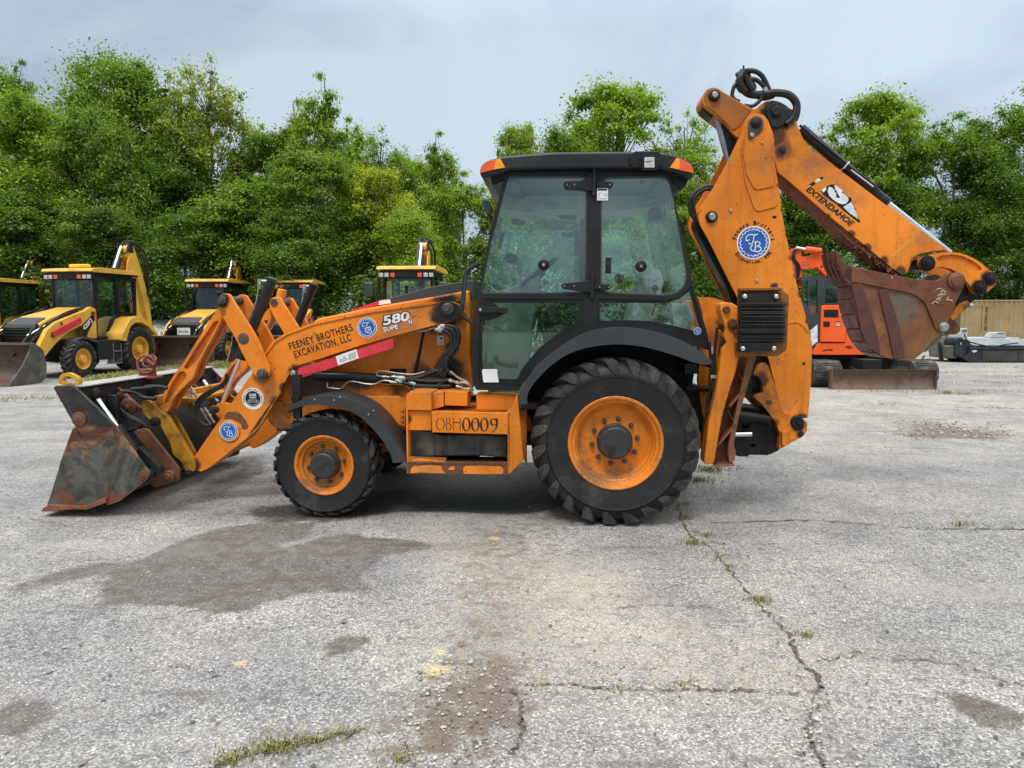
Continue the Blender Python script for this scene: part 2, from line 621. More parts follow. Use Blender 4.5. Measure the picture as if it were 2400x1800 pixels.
# angular pen letters for the black-letter name round the badge, unit boxes
BL = {
    'F': [[(.1, .95), (.35, 1.0), (.6, .92), (.85, 1.0)], [(.35, .98), (.35, .1), (.15, 0), (.05, .1)], [(.05, .5), (.7, .55)], [(.55, .98), (.55, .6)]],
    'e': [[(.1, .35), (.7, .5), (.65, .68), (.35, .72), (.12, .5), (.12, .15), (.38, 0), (.7, .12)]],
    'n': [[(.12, .72), (.2, .6), (.2, 0)], [(.2, .55), (.5, .72), (.66, .6), (.66, .1), (.76, 0)]],
    'y': [[(.12, .72), (.2, .6), (.2, .12), (.45, 0)], [(.66, .72), (.66, .0), (.4, -.3), (.1, -.22)]],
    'B': [[(.25, .95), (.25, .05)], [(.05, .9), (.45, 1.0), (.8, .85), (.75, .6), (.3, .52)], [(.3, .52), (.85, .45), (.85, .12), (.5, 0), (.08, .08)], [(.45, .95), (.45, .1)]],
    'r': [[(.15, .72), (.25, .6), (.25, 0)], [(.25, .55), (.5, .72), (.68, .6)]],
    'o': [[(.4, .72), (.12, .5), (.12, .18), (.4, 0), (.7, .2), (.7, .52), (.4, .72)]],
    't': [[(.3, 1.0), (.3, .15), (.55, 0)], [(.1, .7), (.6, .7)]],
    'h': [[(.2, 1.05), (.2, 0)], [(.2, .55), (.5, .72), (.68, .55), (.68, .1), (.5, -.15)]],
    's': [[(.68, .62), (.4, .72), (.15, .58), (.65, .3), (.62, .08), (.35, 0), (.1, .12)]],
    'E': [[(.8, .85), (.5, 1.0), (.2, .8), (.2, .2), (.5, 0), (.85, .15)], [(.2, .5), (.7, .55)], [(.4, .9), (.4, .1)]],
    'x': [[(.12, .7), (.65, .0)], [(.65, .7), (.12, 0)]],
    'c': [[(.68, .6), (.4, .72), (.12, .5), (.12, .18), (.4, 0), (.7, .12)]],
    'a': [[(.15, .62), (.45, .72), (.65, .58), (.65, .1), (.78, 0)], [(.6, .4), (.15, .3), (.15, .08), (.4, 0), (.62, .15)]],
    'v': [[(.12, .72), (.25, .6), (.3, .1), (.45, 0), (.7, .3), (.62, .72)]],
    'i': [[(.3, .72), (.3, .1), (.45, 0)], [(.28, .95), (.36, .92)]],
    'L': [[(.5, 1.0), (.25, .85), (.3, .2), (.1, .05), (.45, .12), (.85, 0)], [(.5, .95), (.5, .3)]],
    'C': [[(.8, .85), (.5, 1.0), (.15, .75), (.15, .25), (.5, 0), (.85, .15)], [(.42, .9), (.42, .1)]],
    ',': [[(.3, .08), (.2, -.15)]],
}


def arc_text(mb, s, c, r, a0, a1, size, w, inside=False):
    n = len(s)
    for i, ch in enumerate(s):
        if ch == ' ': continue
        a = a0 + (a1 - a0) * (i + .5) / n
        up = Vector((math.cos(a), 0, math.sin(a)))
        if inside: up = -up
        rt = Vector((up.z, 0, -up.x))
        O = Vector(c) + Vector((math.cos(a), 0, math.sin(a))) * (r + (size * .8 if inside else 0)) - rt * size * .4
        strokes(mb, O, rt, up, size * .85, size, BL[ch], w, nib=(.8, .6), m=3)
BHO = ground(1447, 1235)
FB = Frame((BHO.x, BHO.y), rad(3.6))
CY = 1.10                                   # centre line of the big machine, behind its near face
ORANGE = (.75, .218, .012)
M = {
    'white': plain('white_vinyl', (.78, .78, .76), .45, var=.08),
    'blue': plain('blue_vinyl', (.012, .10, .42), .35, var=.1),
    'maroon': plain('maroon_lettering', (.022, .005, .005), .5),
    'black': paint('black_paint', (.007, .0075, .0085), .42, (.022, .018, .014), .35, 4, fade=.3, spec=.3),
    'cylblack': paint('cylinder_black', (.013, .017, .023), .34, (.04, .035, .03), .25, 5),
    'frameblack': paint('cab_frame_black', (.010, .010, .0115), .5, (.03, .026, .023), .25, 4, spec=.3),
    'grease': paint('greasy_black', (.006, .0055, .0055), .5, (.03, .022, .016), .5, 9, bump=.6),
    'plastic': paint('grey_plastic', (.030, .034, .040), .45, (.075, .07, .062), .35, 3, spec=.45),
    'roofgrey': paint('roof_grey', (.016, .018, .020), .36, (.055, .052, .045), .35, 2.5),
    'hose': plain('rubber_hose', (.006, .006, .0065), .55, var=.4, scale=20, bump=.3),
    'rubber': None,
    'chrome': plain('chrome_rod', (.75, .76, .78), .14, 1, var=.05),
    'zinc': plain('zinc_fitting', (.42, .42, .40), .38, .85, var=.25, scale=30),
    'steel': plain('worn_steel', (.30, .28, .26), .42, .8, var=.3, scale=20),
    'pinsteel': paint('pin_steel', (.10, .09, .085), .45, (.05, .03, .02), .5, 12, metal=.6),
    'red': paint('red_strut', (.62, .035, .055), .45, (.30, .03, .03), .35, 6, spots=.3),
    'yellow': paint('machine_yellow', (.72, .40, .045), .42, (.12, .07, .03), .5, 1.6, spots=.3, streak=.15, spec=.55),
    'coupler': paint('coupler_yellow', (.42, .20, .012), .5, (.07, .035, .015), .75, 5, spots=.5),
    'seat': plain('seat_vinyl', (.38, .39, .34), .6, var=.2),
    'liner': plain('cab_liner', (.06, .065, .06), .8, var=.2),
    'cabbeige': plain('cab_plastic', (.30, .31, .27), .6, var=.2),
    'amber': plain('amber_lens', (.92, .33, .02), .2, var=.1),
    'redlens': plain('red_lens', (.78, .115, .03), .2, var=.1),
    'lens': plain('clear_lens', (.55, .56, .56), .12, .3, var=.3, scale=40),
    'silver': plain('silver_vinyl', (.68, .69, .70), .4, .0, var=.25, scale=10),
    'dark': plain('dark_void', (.007, .0065, .006), .8, var=.4),
    'mud': plain('dried_mud', (.11, .095, .07), .9, var=.35, scale=14, bump=.6),
}
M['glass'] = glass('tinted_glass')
M['hubgrey'] = paint('hub_grey', (.045, .05, .056), .45, (.035, .025, .018), .9, 9, spots=.5, metal=.3)
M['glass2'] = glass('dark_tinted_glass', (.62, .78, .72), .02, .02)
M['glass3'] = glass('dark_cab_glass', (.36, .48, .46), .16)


def rubber(name, base=(.013, .013, .0145), dust=(.07, .063, .052), lo=.56):
    t = NT(name)
    n1 = t.noise(5, 8, .65); n2 = t.noise(60, 4, .6)
    c = t.mix(t.ramp(n1, .3, .7), tuple(b * .8 for b in base), tuple(b * 1.4 for b in base))
    c = t.mix(t.math('MULTIPLY', t.ramp(n1, lo, .75), t.ramp(n2, .3, .65)), c, dust)
    sr = t.n('ShaderNodeTexNoise'); sr.inputs['Scale'].default_value = 2.2; sr.inputs['Detail'].default_value = 9; sr.inputs['Roughness'].default_value = .75
    t.l(t.tc.outputs['Object'], sr.inputs[0])
    c = t.mix(t.math('MULTIPLY', t.ramp(sr.outputs[0], .53, .66), .45), c, dust)
    t.bump(n2, .35, .004)
    return t.set(c, t.ramp(n1, .3, .7, .5, .75), None, .35)


M['rubber'] = rubber('tyre_rubber')
M['tread'] = rubber('tyre_tread', (.020, .0195, .019), (.13, .115, .092), .40)


def rust(name, base=(.10, .030, .014), other=(.17, .07, .03), dark=(.035, .016, .010), scale=3.0, rough=.6, grey=None, gthr=.6, patch=None):
    t = NT(name)
    n1 = t.noise(scale, 8, .66); n2 = t.noise(scale * 3.1, 7, .7, dist=.5); n3 = t.noise(scale * 18, 4, .7)
    c = t.mix(t.ramp(n1, .35, .65), base, other)
    c = t.mix(t.ramp(n2, .5, .72), c, dark)
    if grey:
        g = t.noise(scale * .55, 7, .6, dist=.6)
        gm = t.ramp(g, gthr, gthr + .07)
        if patch:
            d = t.n('ShaderNodeVectorMath', operation='DISTANCE'); t.l(t.tc.outputs['Object'], d.inputs[0]); d.inputs[1].default_value = tuple(patch[0])
            gm = t.math('MAXIMUM', t.math('MULTIPLY', gm, .35), t.math('MULTIPLY', t.ramp(t.math('ADD', d.outputs['Value'], t.math('MULTIPLY', t.math('SUBTRACT', n2, .5), .5)), patch[1] * .5, patch[1], .9, 0.0), t.ramp(n1, .3, .6, .25, 1.0)))
        c = t.mix(gm, c, grey)
    c = t.mix(t.ramp(n3, .35, .75, .0, .45), c, tuple(x * .45 for x in base))
    c = t.mix(t.math('MULTIPLY', t.edges(.008, n3), .8), c, (.26, .17, .11))
    t.bump(t.math('ADD', n3, n2), .4, .004)
    return t.set(c, t.ramp(n2, .3, .7, rough - .12, rough + .15), .0)


M['rust'] = rust('rusty_steel')
M['hoerust'] = rust('hoe_bucket_rust', (.145, .043, .017), (.205, .070, .026), (.070, .024, .013), 2.4, .5)
M['wearbar'] = rust('wear_bar_rust', (.095, .031, .022), (.13, .042, .027), (.05, .019, .014), 3, .45)
M['hoeside'] = rust('hoe_side_scraped', (.27, .115, .032), (.17, .055, .02), (.08, .03, .016), 3.4, .42, (.105, .115, .108), .54, (FB.P('O', 1130, 590, .8), .24))
M['scraped'] = rust('scraped_bucket_plate', (.105, .036, .02), (.15, .085, .045), (.025, .022, .020), 2.2, .5, (.060, .062, .056), .47)
M['scrapeblack'] = rust('scraped_black_plate', (.020, .021, .022), (.042, .040, .036), (.10, .036, .018), 2.6, .45, (.075, .075, .068), .60)
M['bladerust'] = rust('dozer_blade_rust', (.15, .085, .055), (.19, .115, .08), (.085, .04, .025), 1.4, .5)
M['topplate'] = rust('worn_top_plate', (.40, .41, .41), (.50, .50, .48), (.16, .12, .09), 4, .42)
M['cutting'] = rust('cutting_edge_rust', (.20, .06, .025), (.26, .10, .045), (.09, .03, .015), 5, .6)


def orange(name, stains=(), amount=.35, streak=0.0, spots=.25, base=ORANGE, grime=(.20, .065, .018)):
    return paint(name, base, .42, grime, amount + .12, 2.6, stains, min(1, spots + .25), streak=streak + .12, bump=.16, scratch=.95, fade=.2, edge=(.10, .038, .018))


M['orange'] = orange('orange_paint')
M['orange_dirty'] = orange('dirty_orange_paint', (), .75, .35, .4, grime=(.13, .05, .025))
M['orange_rusty'] = orange('rusty_orange_paint', (), .95, .55, .5, (.50, .14, .012), (.11, .04, .02))
# ================================================================ the orange backhoe loader
BH = empty('backhoe_loader', (BHO.x, BHO.y, 0), -FB.yaw)
tag(BH, 'big orange backhoe loader with black cab, parked side on in front of all the others', 'backhoe loader')


def px(z, pts, s, r=0, n=4):
    pts = rnd(pts, r, n)
    return [FB.V(z, p[0], p[1], s) for p in pts]


def mix_px(lst, s, r=0):
    "outline given in several crops: [(zone, x, y)...] -> rounded in photo pixels"
    pts = [zp(*q) for q in lst]
    pts = rnd(pts, r)
    return [FB.V('P', p[0], p[1], s) for p in pts]


def slab(mb, z, pts, s0, s1, r=0, mirror=False, holes=(), ref=None):
    rf = s0 if ref is None else ref
    o = px(z, pts, rf, r)
    hs = [px(z, h, rf, r) for h in holes]
    mb.prism(o, s0, s1, hs)
    if mirror:
        mb.prism(o, 2 * CY - s1, 2 * CY - s0, hs)
    return mb


def part(mb, name, mats, parent=BH, bevel=.004, **k):
    return mb.build_apart(name, mats, parent, bevel, **k)


# ---------------------------------------------------------------- wheels
def tyre_profile(Rr, rim, W, lug, sh=.5):
    R_ = Rr - lug
    return [(W * .10, rim), (W * .05, rim + .012), (W * .045, rim + .03), (.012, rim + (sh - rim) * .5), (0, rim + (sh - rim) * .8), (-.004, rim + (sh - rim) * .9),
            (-.010, rim + (sh - rim) * .92), (-.010, rim + (sh - rim) * .95), (-.002, rim + (sh - rim) * .97), (-.006, sh - .004), (.008, sh), (.020, sh + (R_ - sh) * .5), (.052, R_ - .022), (W * .22, R_ - .004), (W * .5, R_ + .002),
            (W * .78, R_ - .004), (W - .05, R_ - .018), (W - .016, rim + (R_ - rim) * .86), (W, rim + (R_ - rim) * .62),
            (W - .012, rim + (R_ - rim) * .45), (W * .9, rim)]


def build_wheel(name, parent, loc, rz, Rr, rim, W, lug, nlug, bolts, boltr, hubr, mats, hubout=.02, dish=.10, nutr=.017, skew=.20, rimw=.04, shr=.81, nuts=False):
    """wheel with its outer face at local y = 0 looking to -y"""
    wh = empty(name, loc, rz, parent)
    mb = MB()
    mb.mat(0).lathe((0, 0, 0), (0, 1, 0), tyre_profile(Rr, rim, W, lug, Rr * shr), 72, caps=False)
    R_ = Rr - lug
    mb.mat(1)
    rg = random.Random(3)
    for side in (0, 1):
        for i in range(nlug):
            a = 2 * math.pi * (i + .5 * side) / nlug
            # cross sections across the tread: (y, inner radius, outer radius, angle, half width)
            hw = math.pi / nlug * .60
            sh = Rr * shr
            # (base y, base r, top y, top r, angle, half width): starts down on the shoulder, runs skewed to the middle
            secs = [(.012, sh, .004, sh + .004, -.07, hw * .55), (.022, sh + (R_ - sh) * .5, .002, sh + (R_ - sh) * .55, -.03, hw * .92),
                    (.06, R_ - .03, .010, Rr - lug * .75, .0, hw * 1.08), (W * .17, R_ - .02, W * .12, Rr - .004, skew * .25, hw * 1.0), (W * .38, R_ - .02, W * .38, Rr, skew * .8, hw * .85),
                    (W * .54, R_ - .02, W * .54, Rr, skew * 1.05, hw * .72)]
            vs = []
            for (yi, ri, yo, ro, da, h_) in secs:
                for y, rr_, sg in ((yi, ri, -1), (yi, ri, 1), (yo, ro, 1), (yo, ro, -1)):
                    yy = y if side == 0 else W - y
                    an = a + da + sg * h_ * (1 if rr_ == ri else .80)
                    vs.append((rr_ * math.cos(an), yy, rr_ * math.sin(an)))
            fs = [(0, 1, 2, 3)]
            for j in range(len(secs) - 1):
                for q in range(4):
                    k = (q + 1) % 4
                    fs.append((4 * j + q, 4 * j + k, 4 * j + 4 + k, 4 * j + 4 + q))
            b = 4 * (len(secs) - 1)
            fs.append((b + 3, b + 2, b + 1, b))
            mb.add(vs, fs)
    mb.build('tyre', [mats['rubber'], mats['tread']], wh, bevel=0, smooth=40)
    mb = MB()
    o = W * .05
    mb.lathe((0, 0, 0), (0, 1, 0), [(o + .004, rim + .022), (o - .006, rim + .030), (o - .010, rim + .022), (o - .004, rim + .006), (o + .018, rim - .004), (o + .026, rim - .024),
             (o + .05, rim - .030), (o + .056, rim - rimw), (o + dish * .8, rim - rimw - .006), (o + dish, rim - rimw - .03), (o + dish * .96, rim * .5), (o + dish * .9, hubr + .01), (o + dish * .9, .0)], 64, caps=False)
    mb.lathe((0, 0, 0), (0, 1, 0), [(W * .93, rim + .02), (W * .9, rim - .03), (W * .5, rim - .06), (W * .5, .05)], 40, caps=False)
    ang = 2.2
    mb.cyl((math.cos(ang) * (rim - .05), o + .07, math.sin(ang) * (rim - .05)), (math.cos(ang) * (rim - .07), o + .035, math.sin(ang) * (rim - .07)), .005)
    rm = mb.build('rim', mats['rim'], wh, bevel=0, smooth=35)
    mb = MB()
    y0 = o + dish * .9
    mb.lathe((0, y0, 0), (0, -1, 0), [(0, hubr + .012), (.02, hubr + .010), (.03, hubr), (dish * .8 + hubout, hubr - .004), (dish * .8 + hubout + .008, hubr - .014), (dish * .8 + hubout + .009, hubr * .5), (dish * .8 + hubout + .009, 0)], 40, caps=False)
    if nuts: mb.build('hub', mats['hub'], wh, bevel=0); mb = MB()
    for i in range(bolts):
        a = 2 * math.pi * (i + .25) / bolts
        p = Vector((math.cos(a) * boltr, y0, math.sin(a) * boltr))
        mb.lathe(p, (0, -1, 0), [(0, nutr * 1.25), (.006, nutr * 1.25), (.006, nutr), (.026, nutr * .96), (.028, nutr * .5), (.040, nutr * .45)], 6)
        if nuts: mb.build('wheel_nut', M['pinsteel'], wh, smooth=20); mb = MB()
    if not nuts: mb.build('hub', mats['hub'], wh, bevel=0, smooth=25)
    return wh


BW = {'rubber': M['rubber'], 'tread': M['tread'], 'rim': orange('rim_orange', [((-.22, .06, -.20), .10, .5), ((.1, .06, .25), .08, .4)], .6, 0, .6), 'hub': M['hubgrey']}
rc = FB.V('K', 1500, 495, .03)
for nm, y, rz in (('rear_wheel', 0, 0), ('rear_wheel', 2 * CY, math.pi)):
    build_wheel('rear_wheel', BH, (rc[0], y, .648), rz, .655, .335, .50, .030, 23, 10, .178, .128, BW, .02, .11, nuts=True)
fx, fs_ = FB.loc(758, 1213)
fc = FB.V('B', 410, 1280, fs_)
FS = min(max(fs_, .10), .30)
build_wheel('front_wheel', BH, (fc[0], FS, .425), 0, .430, .215, .30, .020, 22, 8, .150, .108, BW, .045, .07, .015, shr=.89, nuts=True)
build_wheel('front_wheel', BH, (fc[0], 2 * CY - FS, .425), math.pi, .430, .215, .30, .020, 22, 8, .150, .108, BW, .045, .07, .015, shr=.89, nuts=True)
print('front wheel', fx, fs_, fc, 'rear', rc)

# ---------------------------------------------------------------- chassis, axles, underbody
mb = MB()
zl = lambda z, x, y, s: FB.V(z, x, y, s)
FXc, RXc = fc[0], rc[0]
mb.mat(0)
mb.box(FXc - .55, RXc + .55, .74, .86, .62, .86)                    # near rail
mb.box(FXc - .55, RXc + .55, 2 * CY - .86, 2 * CY - .74, .62, .86)
mb.box(FXc - .62, FXc - .50, .70, 2 * CY - .70, .60, .95)           # nose crossmember
mb.mat(1)
mb.cyl((RXc, .45, .64), (RXc, 2 * CY - .45, .64), .13)              # rear axle
mb.lathe((RXc, .50, .64), (0, 1, 0), [(0, .20), (.12, .2), (.2, .14)], 24)
mb.box(RXc - .3, RXc + .3, CY - .2, CY + .2, .42, .9)
mb.cyl((FXc, .40, .42), (FXc, 2 * CY - .40, .42), .065)             # front axle
mb.box(FXc - .12, FXc + .12, CY - .16, CY + .16, .3, .62)
mb.box(FXc + .25, RXc - .2, .80, 2 * CY - .80, .48, .80)            # transmission
mb.box(FXc + .5, FXc + 1.2, .62, .8, .40, .75)
part(mb, 'chassis', [M['orange_dirty'], M['dark']], bevel=.01)

# front frame flank seen above the front wheel, brown with grime
mb = MB()
slab(mb, 'B', [(170, 800), (215, 700), (430, 730), (520, 770), (890, 790), (925, 815), (925, 1060), (830, 1060), (640, 930), (420, 870), (250, 900), (200, 1000), (150, 960)], .60, .72, 10)
slab(mb, 'B', [(225, 850), (860, 850), (915, 870), (905, 1040), (830, 1045), (770, 1000), (225, 1000)], .54, .60, 6)
part(mb, 'side_frame', orange('side_frame_paint', [(FB.P('B', 300, 780, .6), .16, .95), (FB.P('B', 480, 850, .6), .12, .7), (FB.P('B', 640, 740, .6), .14, .8), (FB.P('B', 380, 760, .6), .18, .9), (FB.P('B', 870, 760, .6), .14, .8)], .85, .4, .4))
mb = MB()
slab(mb, 'B', [(835, 910), (905, 910), (905, 1035), (830, 1020)], .530, .538, 5)
for q in ((890, 935), (890, 970), (890, 1000)):
    c = FB.V('B', q[0], q[1], .53); mb.pin(c[0], c[1], .515, .012, .02, 10)
part(mb, 'access_cover', M['orange_dirty'], bevel=.002)

# ---------------------------------------------------------------- engine housing
mb = MB()
side = mix_px([('B', 345, 400), ('B', 380, 380), ('B', 700, 312), ('B', 1060, 250), ('B', 1298, 207), ('B', 1300, 600), ('B', 1325, 800), ('B', 930, 800), ('B', 520, 780), ('B', 330, 620)], .72, 6)
mb.prism(side, .72, 2 * CY - .72)
part(mb, 'engine_cover', orange('engine_cover_paint', [(FB.P('B', 1170, 330, .72), .20, 1), (FB.P('B', 1180, 690, .72), .16, 1), (FB.P('B', 1000, 700, .72), .10, .8), (FB.P('B', 1080, 400, .72), .12, .9), (FB.P('B', 1190, 560, .72), .08, .9)], .25, 0, .1), bevel=.015)
mb = MB()
slab(mb, 'S', [(1860, 290), (1890, 290), (1800, 770), (1755, 770)], .716, .72)
slab(mb, 'S', [(1475, 725), (1670, 725), (1670, 765), (1475, 765)], .714, .72)
slab(mb, 'B', [(280, 830), (800, 838), (890, 795), (905, 800), (840, 850), (280, 850)], .712, .72)
part(mb, 'panel_gap', M['dark'], bevel=0)
# black hood on top, decals fading to red at its nose
mb = MB()
hood = mix_px([('B', 560, 345), ('B', 640, 312), ('N', 240, 1010), ('N', 450, 935), ('N', 600, 900), ('N', 860, 835), ('N', 940, 812), ('N', 1250, 725), ('N', 1900, 622), ('N', 1905, 900), ('B', 560, 360)], .80, 4)
mb.prism(hood, .80, 2 * CY - .80)
part(mb, 'hood', M['plastic'], bevel=.035, seg=4)
mb = MB()
slab(mb, 'N', [(20, 1085), (440, 945), (470, 1000), (250, 1060), (20, 1100)], .796, .80, 3)
mb.mat(1)
slab(mb, 'N', [(445, 945), (610, 920), (625, 980), (440, 1010)], .795, .80, 3)
part(mb, 'hood_decal', [M['red'], M['white']], bevel=0)
mb = MB()
c = FB.P('N', 866, 830, 1.0)
mb.cyl(c, c + Vector((0, 0, .06)), .012).cyl(c + Vector((0, 0, .055)), c + Vector((0, 0, .07)), .02)
part(mb, 'hood_latch', M['black'], bevel=.002)
mb = MB()
mb.cyl(FB.P('M', 1400, 640, 2 * CY - .5), FB.P('M', 1425, 525, 2 * CY - .5), .045)
part(mb, 'crank_stop', M['orange'], bevel=.004)

# warning sticker on the housing
mb = MB()
slab(mb, 'S', [(2035, 318), (2112, 318), (2112, 445), (2035, 445)], .712, .715)
mb.mat(1)
slab(mb, 'S', [(2040, 320), (2108, 320), (2108, 334), (2040, 334)], .7105, .712)
slab(mb, 'S', [(2060, 345), (2080, 360), (2090, 345), (2104, 385), (2080, 372), (2064, 382)], .7105, .712)
for k in range(4):
    slab(mb, 'S', [(2042, 398 + k * 11), (2104, 398 + k * 11), (2104, 401 + k * 11), (2042, 401 + k * 11)], .7105, .712)
part(mb, 'warning_sticker', [M['white'], M['black']], bevel=0)

# ---------------------------------------------------------------- loader arms
s0 = .46
P_arm = [('J', 605, 1345), ('J', 640, 1270), ('J', 1060, 660), ('J', 1390, 190), ('A', 1395, 600), ('A', 1450, 520), ('A', 1530, 468), ('B', 350, 405),
         ('B', 700, 332), ('B', 1080, 280), ('B', 1175, 272), ('B', 1235, 300), ('B', 1245, 350), ('B', 1200, 395), ('B', 1000, 442), ('B', 640, 542),
         ('B', 350, 637), ('B', 245, 667), ('B', 205, 710), ('B', 150, 815), ('B', 20, 990), ('J', 1310, 1040), ('J', 1000, 1290), ('J', 830, 1420), ('J', 720, 1475), ('J', 650, 1440)]
arm_o = mix_px(P_arm, s0, 14)
arm_paint = orange('loader_arm_paint', [(FB.P('B', 1180, 330, s0), .16, 1), (FB.P('B', 1110, 355, s0), .10, 1), (FB.P('B', 240, 700, s0), .07, .95), (FB.P('J', 640, 1380, s0), .07, .95),
                                        (FB.P('J', 1180, 760, s0), .06, .55), (FB.P('J', 1500, 250, s0), .08, .6), (FB.P('B', 110, 880, s0), .05, .9), (FB.P('B', 170, 800, s0), .05, .9)], .38, .1, .5)
for k in (0, 1):
    y = s0 if k == 0 else 2 * CY - s0 - .20
    mb = MB()
    mb.prism(arm_o, y, y + .20)
    # raised upper lip and lower lip
    if k == 0:
        lip = mix_px([('A', 1395, 600), ('A', 1450, 520), ('A', 1530, 468), ('B', 350, 405), ('B', 700, 332), ('B', 1100, 276), ('B', 1100, 290), ('B', 700, 345), ('B', 355, 418), ('A', 1535, 482), ('A', 1460, 532), ('A', 1408, 606)], s0, 3)
        mb.prism(lip, y - .012, y)
        lip = mix_px([('J', 1480, 880), ('J', 1310, 1028), ('J', 1000, 1278), ('J', 1000, 1292), ('J', 1310, 1044), ('J', 1486, 890), ('B', 160, 815), ('B', 150, 808)], s0, 2)
        mb.prism(lip, y - .008, y)
        # bracket plate for the cylinder pin
    mb.prism(px('J', [(870, 620), (900, 590), (950, 585), (1020, 605), (1080, 600), (1100, 640), (1010, 760), (930, 800), (870, 730)], s0, 20), y + .06, y + .12)
    am = part(mb, 'loader_arm', arm_paint, bevel=.006)
    if k == 0:
        ARM = am
    # pins
    mb = MB()
    f = -1 if k == 0 else 1
    yy = y if k == 0 else y + .2
    for (zz, a, b, r) in (('N', 1500, 1065, .050), ('N', 1480, 1050, .034), ('J', 910, 660, .035), ('M', 1550, 1390, .034)):
        c = FB.V(zz, a, b, s0)
        mb.lathe((c[0], yy - f * .01, c[1]), (0, f, 0), [(0, r), (.03 if r > .04 else .045, r), (.034 if r > .04 else .05, r * .8)], 20)
    part(mb, 'pivot_pin', M['pinsteel'], am, bevel=.002)

mb = MB()   # torque tube between the arms
a = FB.P('A', 1460, 980, s0)
mb.cyl((a.x, .6, a.z), (a.x, 2 * CY - .6, a.z), .125, n=28)
b = FB.P('B', 60, 960, .6)
part(mb, 'torque_tube', M['orange_dirty'], bevel=.01)

# writing on the near arm
mb = MB()
txt(mb, FB, 'FEENEY BROTHERS', 'S', (303, 503), (1047, 272), 80, s0, spacing=1.12, bold=.016)
txt(mb, FB, 'EXCAVATION, LLC', 'S', (362, 600), (1032, 390), 80, s0, spacing=1.12, bold=.016)
mb.build('lettering', M['maroon'], ARM, smooth=0, recalc=False)
emblem(FB, 'S', 1208, 240, 117, s0, 'emblem', ARM)
emblem(FB, 'J', 1082, 942, 120, s0 - .012, 'emblem', ARM)
mb = MB()
c = FB.V('J', 1095, 940, s0); r = abs(FB.V('J', 1095 + 160, 940, s0)[0] - c[0])
mb.lathe((c[0], s0, c[1]), (0, -1, 0), [(0, r * .92), (.012, r * .84)], 36)
part(mb, 'cover_disc', M['orange_dirty'], ARM, bevel=.002)
mb = MB()   # peeled patch of rust round the disc
slab(mb, 'J', [(1030, 740), (1070, 695), (1140, 690), (1240, 725), (1300, 790), (1340, 880), (1320, 920), (1260, 920), (1240, 850), (1180, 800), (1080, 790), (1025, 790)], s0 - .002, s0, 14)
part(mb, 'rust_patch', M['rust'], ARM, bevel=0)
# model number
mb = MB()
for st, q0, q1, h_ in (('580', (1385, 215), (1735, 145), 100), ('SUPE', (1395, 292), (1590, 248), 48), ('N', (1700, 205), (1752, 192), 52)):
    mb.mat(0); base = txt(mb, FB, st, 'S', q0, q1, h_, s0, bold=.10, shear=.12, lift=.0015)
    mb.mat(1); txt(mb, FB, st, 'S', q0, q1, h_, s0, bold=.03, shear=.12, base=base, lift=.003)
mb.build('model_number', [M['black'], M['silver']], ARM, smooth=0, recalc=False)
# round service sticker
mb = MB()
c = FB.P('J', 1398, 522, s0); r = abs(FB.V('J', 1398 + 140, 522, s0)[0] - c.x)
mb.mat(0).lathe(c, (0, -1, 0), [(0, r), (.002, r)], 36)
mb.mat(1).lathe((c.x, c.y - .002, c.z), (0, -1, 0), [(0, r * .70), (.001, r * .70)], 32)
arc_lab = 'HYDRAULIC PARTS SALES & SERVICE'
for i, ch in enumerate(arc_lab):
    if ch == ' ': continue
    a = rad(205) - rad(230) * i / (len(arc_lab) - 1)
    up = Vector((math.cos(a), 0, math.sin(a))); rt = Vector((up.z, 0, -up.x))
    put_text(mb, ch, Vector((c.x, c.y - .003, c.z)) + up * r * .77 - rt * r * .045, rt, up, cap=r * .13, bold=.02)
mb.mat(0)
y = c.y - .004
put_text(mb, 'CASE', (c.x - r * .33, y, c.z + r * .22), (1, 0, 0), (0, 0, 1), width=r * .66, cap=r * .24, bold=.03)
for dz, hw in ((.12, .33), (.06, .28), (-.12, .42), (-.30, .36)):
    ribbon(mb, [(c.x - r * hw, y, c.z + r * dz), (c.x + r * hw, y, c.z + r * dz)], r * .035)
for sx_ in (-1, 1):
    ribbon(mb, [(c.x + sx_ * r * .42, y, c.z - r * .12), (c.x + sx_ * r * .34, y, c.z - r * .2), (c.x + sx_ * r * .40, y, c.z - r * .3)], r * .035)
ribbon(mb, [(c.x + math.cos(rad(200 + 14 * k)) * r * .58, y, c.z + math.sin(rad(200 + 14 * k)) * r * .58) for k in range(11)], r * .03)
mb.build('service_sticker', [M['white'], M['black']], ARM, smooth=0, recalc=False)

# red lift strut
mb = MB()
slab(mb, 'B', [(240, 705), (270, 682), (820, 503), (832, 510), (838, 552), (830, 560), (275, 740), (245, 745), (232, 728)], .385, .44, 8)
slab(mb, 'S', [(400, 720), (600, 680), (628, 700), (630, 740), (600, 770), (430, 800), (405, 790)], .380, .385, 12)
mb.mat(1)
slab(mb, 'S', [(838, 580), (1080, 495), (1110, 600), (868, 688)], .3825, .385)
mb.mat(2)
for q in range(7):
    x = 985 + 0 * q
    slab(mb, 'S', [(x, 556 + q * 11), (x + 90, 524 + q * 11), (x + 90, 527 + q * 11), (x, 559 + q * 11)], .3812, .3825)
for pa in ([(885, 640), (900, 620), (950, 600), (965, 612), (950, 625), (905, 640), (885, 630)], [(880, 590), (886, 610)], [(925, 590), (935, 580), (948, 588)]):
    ribbon(mb, smooth_path([FB.P('S', p[0], p[1], .3812) for p in pa], 4), .004)
mb.mat(0)
part(mb, 'safety_strut', [M['red'], M['white'], M['black']], bevel=.003)
mb = MB()
c = FB.V('S', 353, 778, .40)
mb.mat(1).pin(c[0], c[1], .375, .034, .08)
mb.mat(0).pin(c[0], c[1], .36, .024, .02)
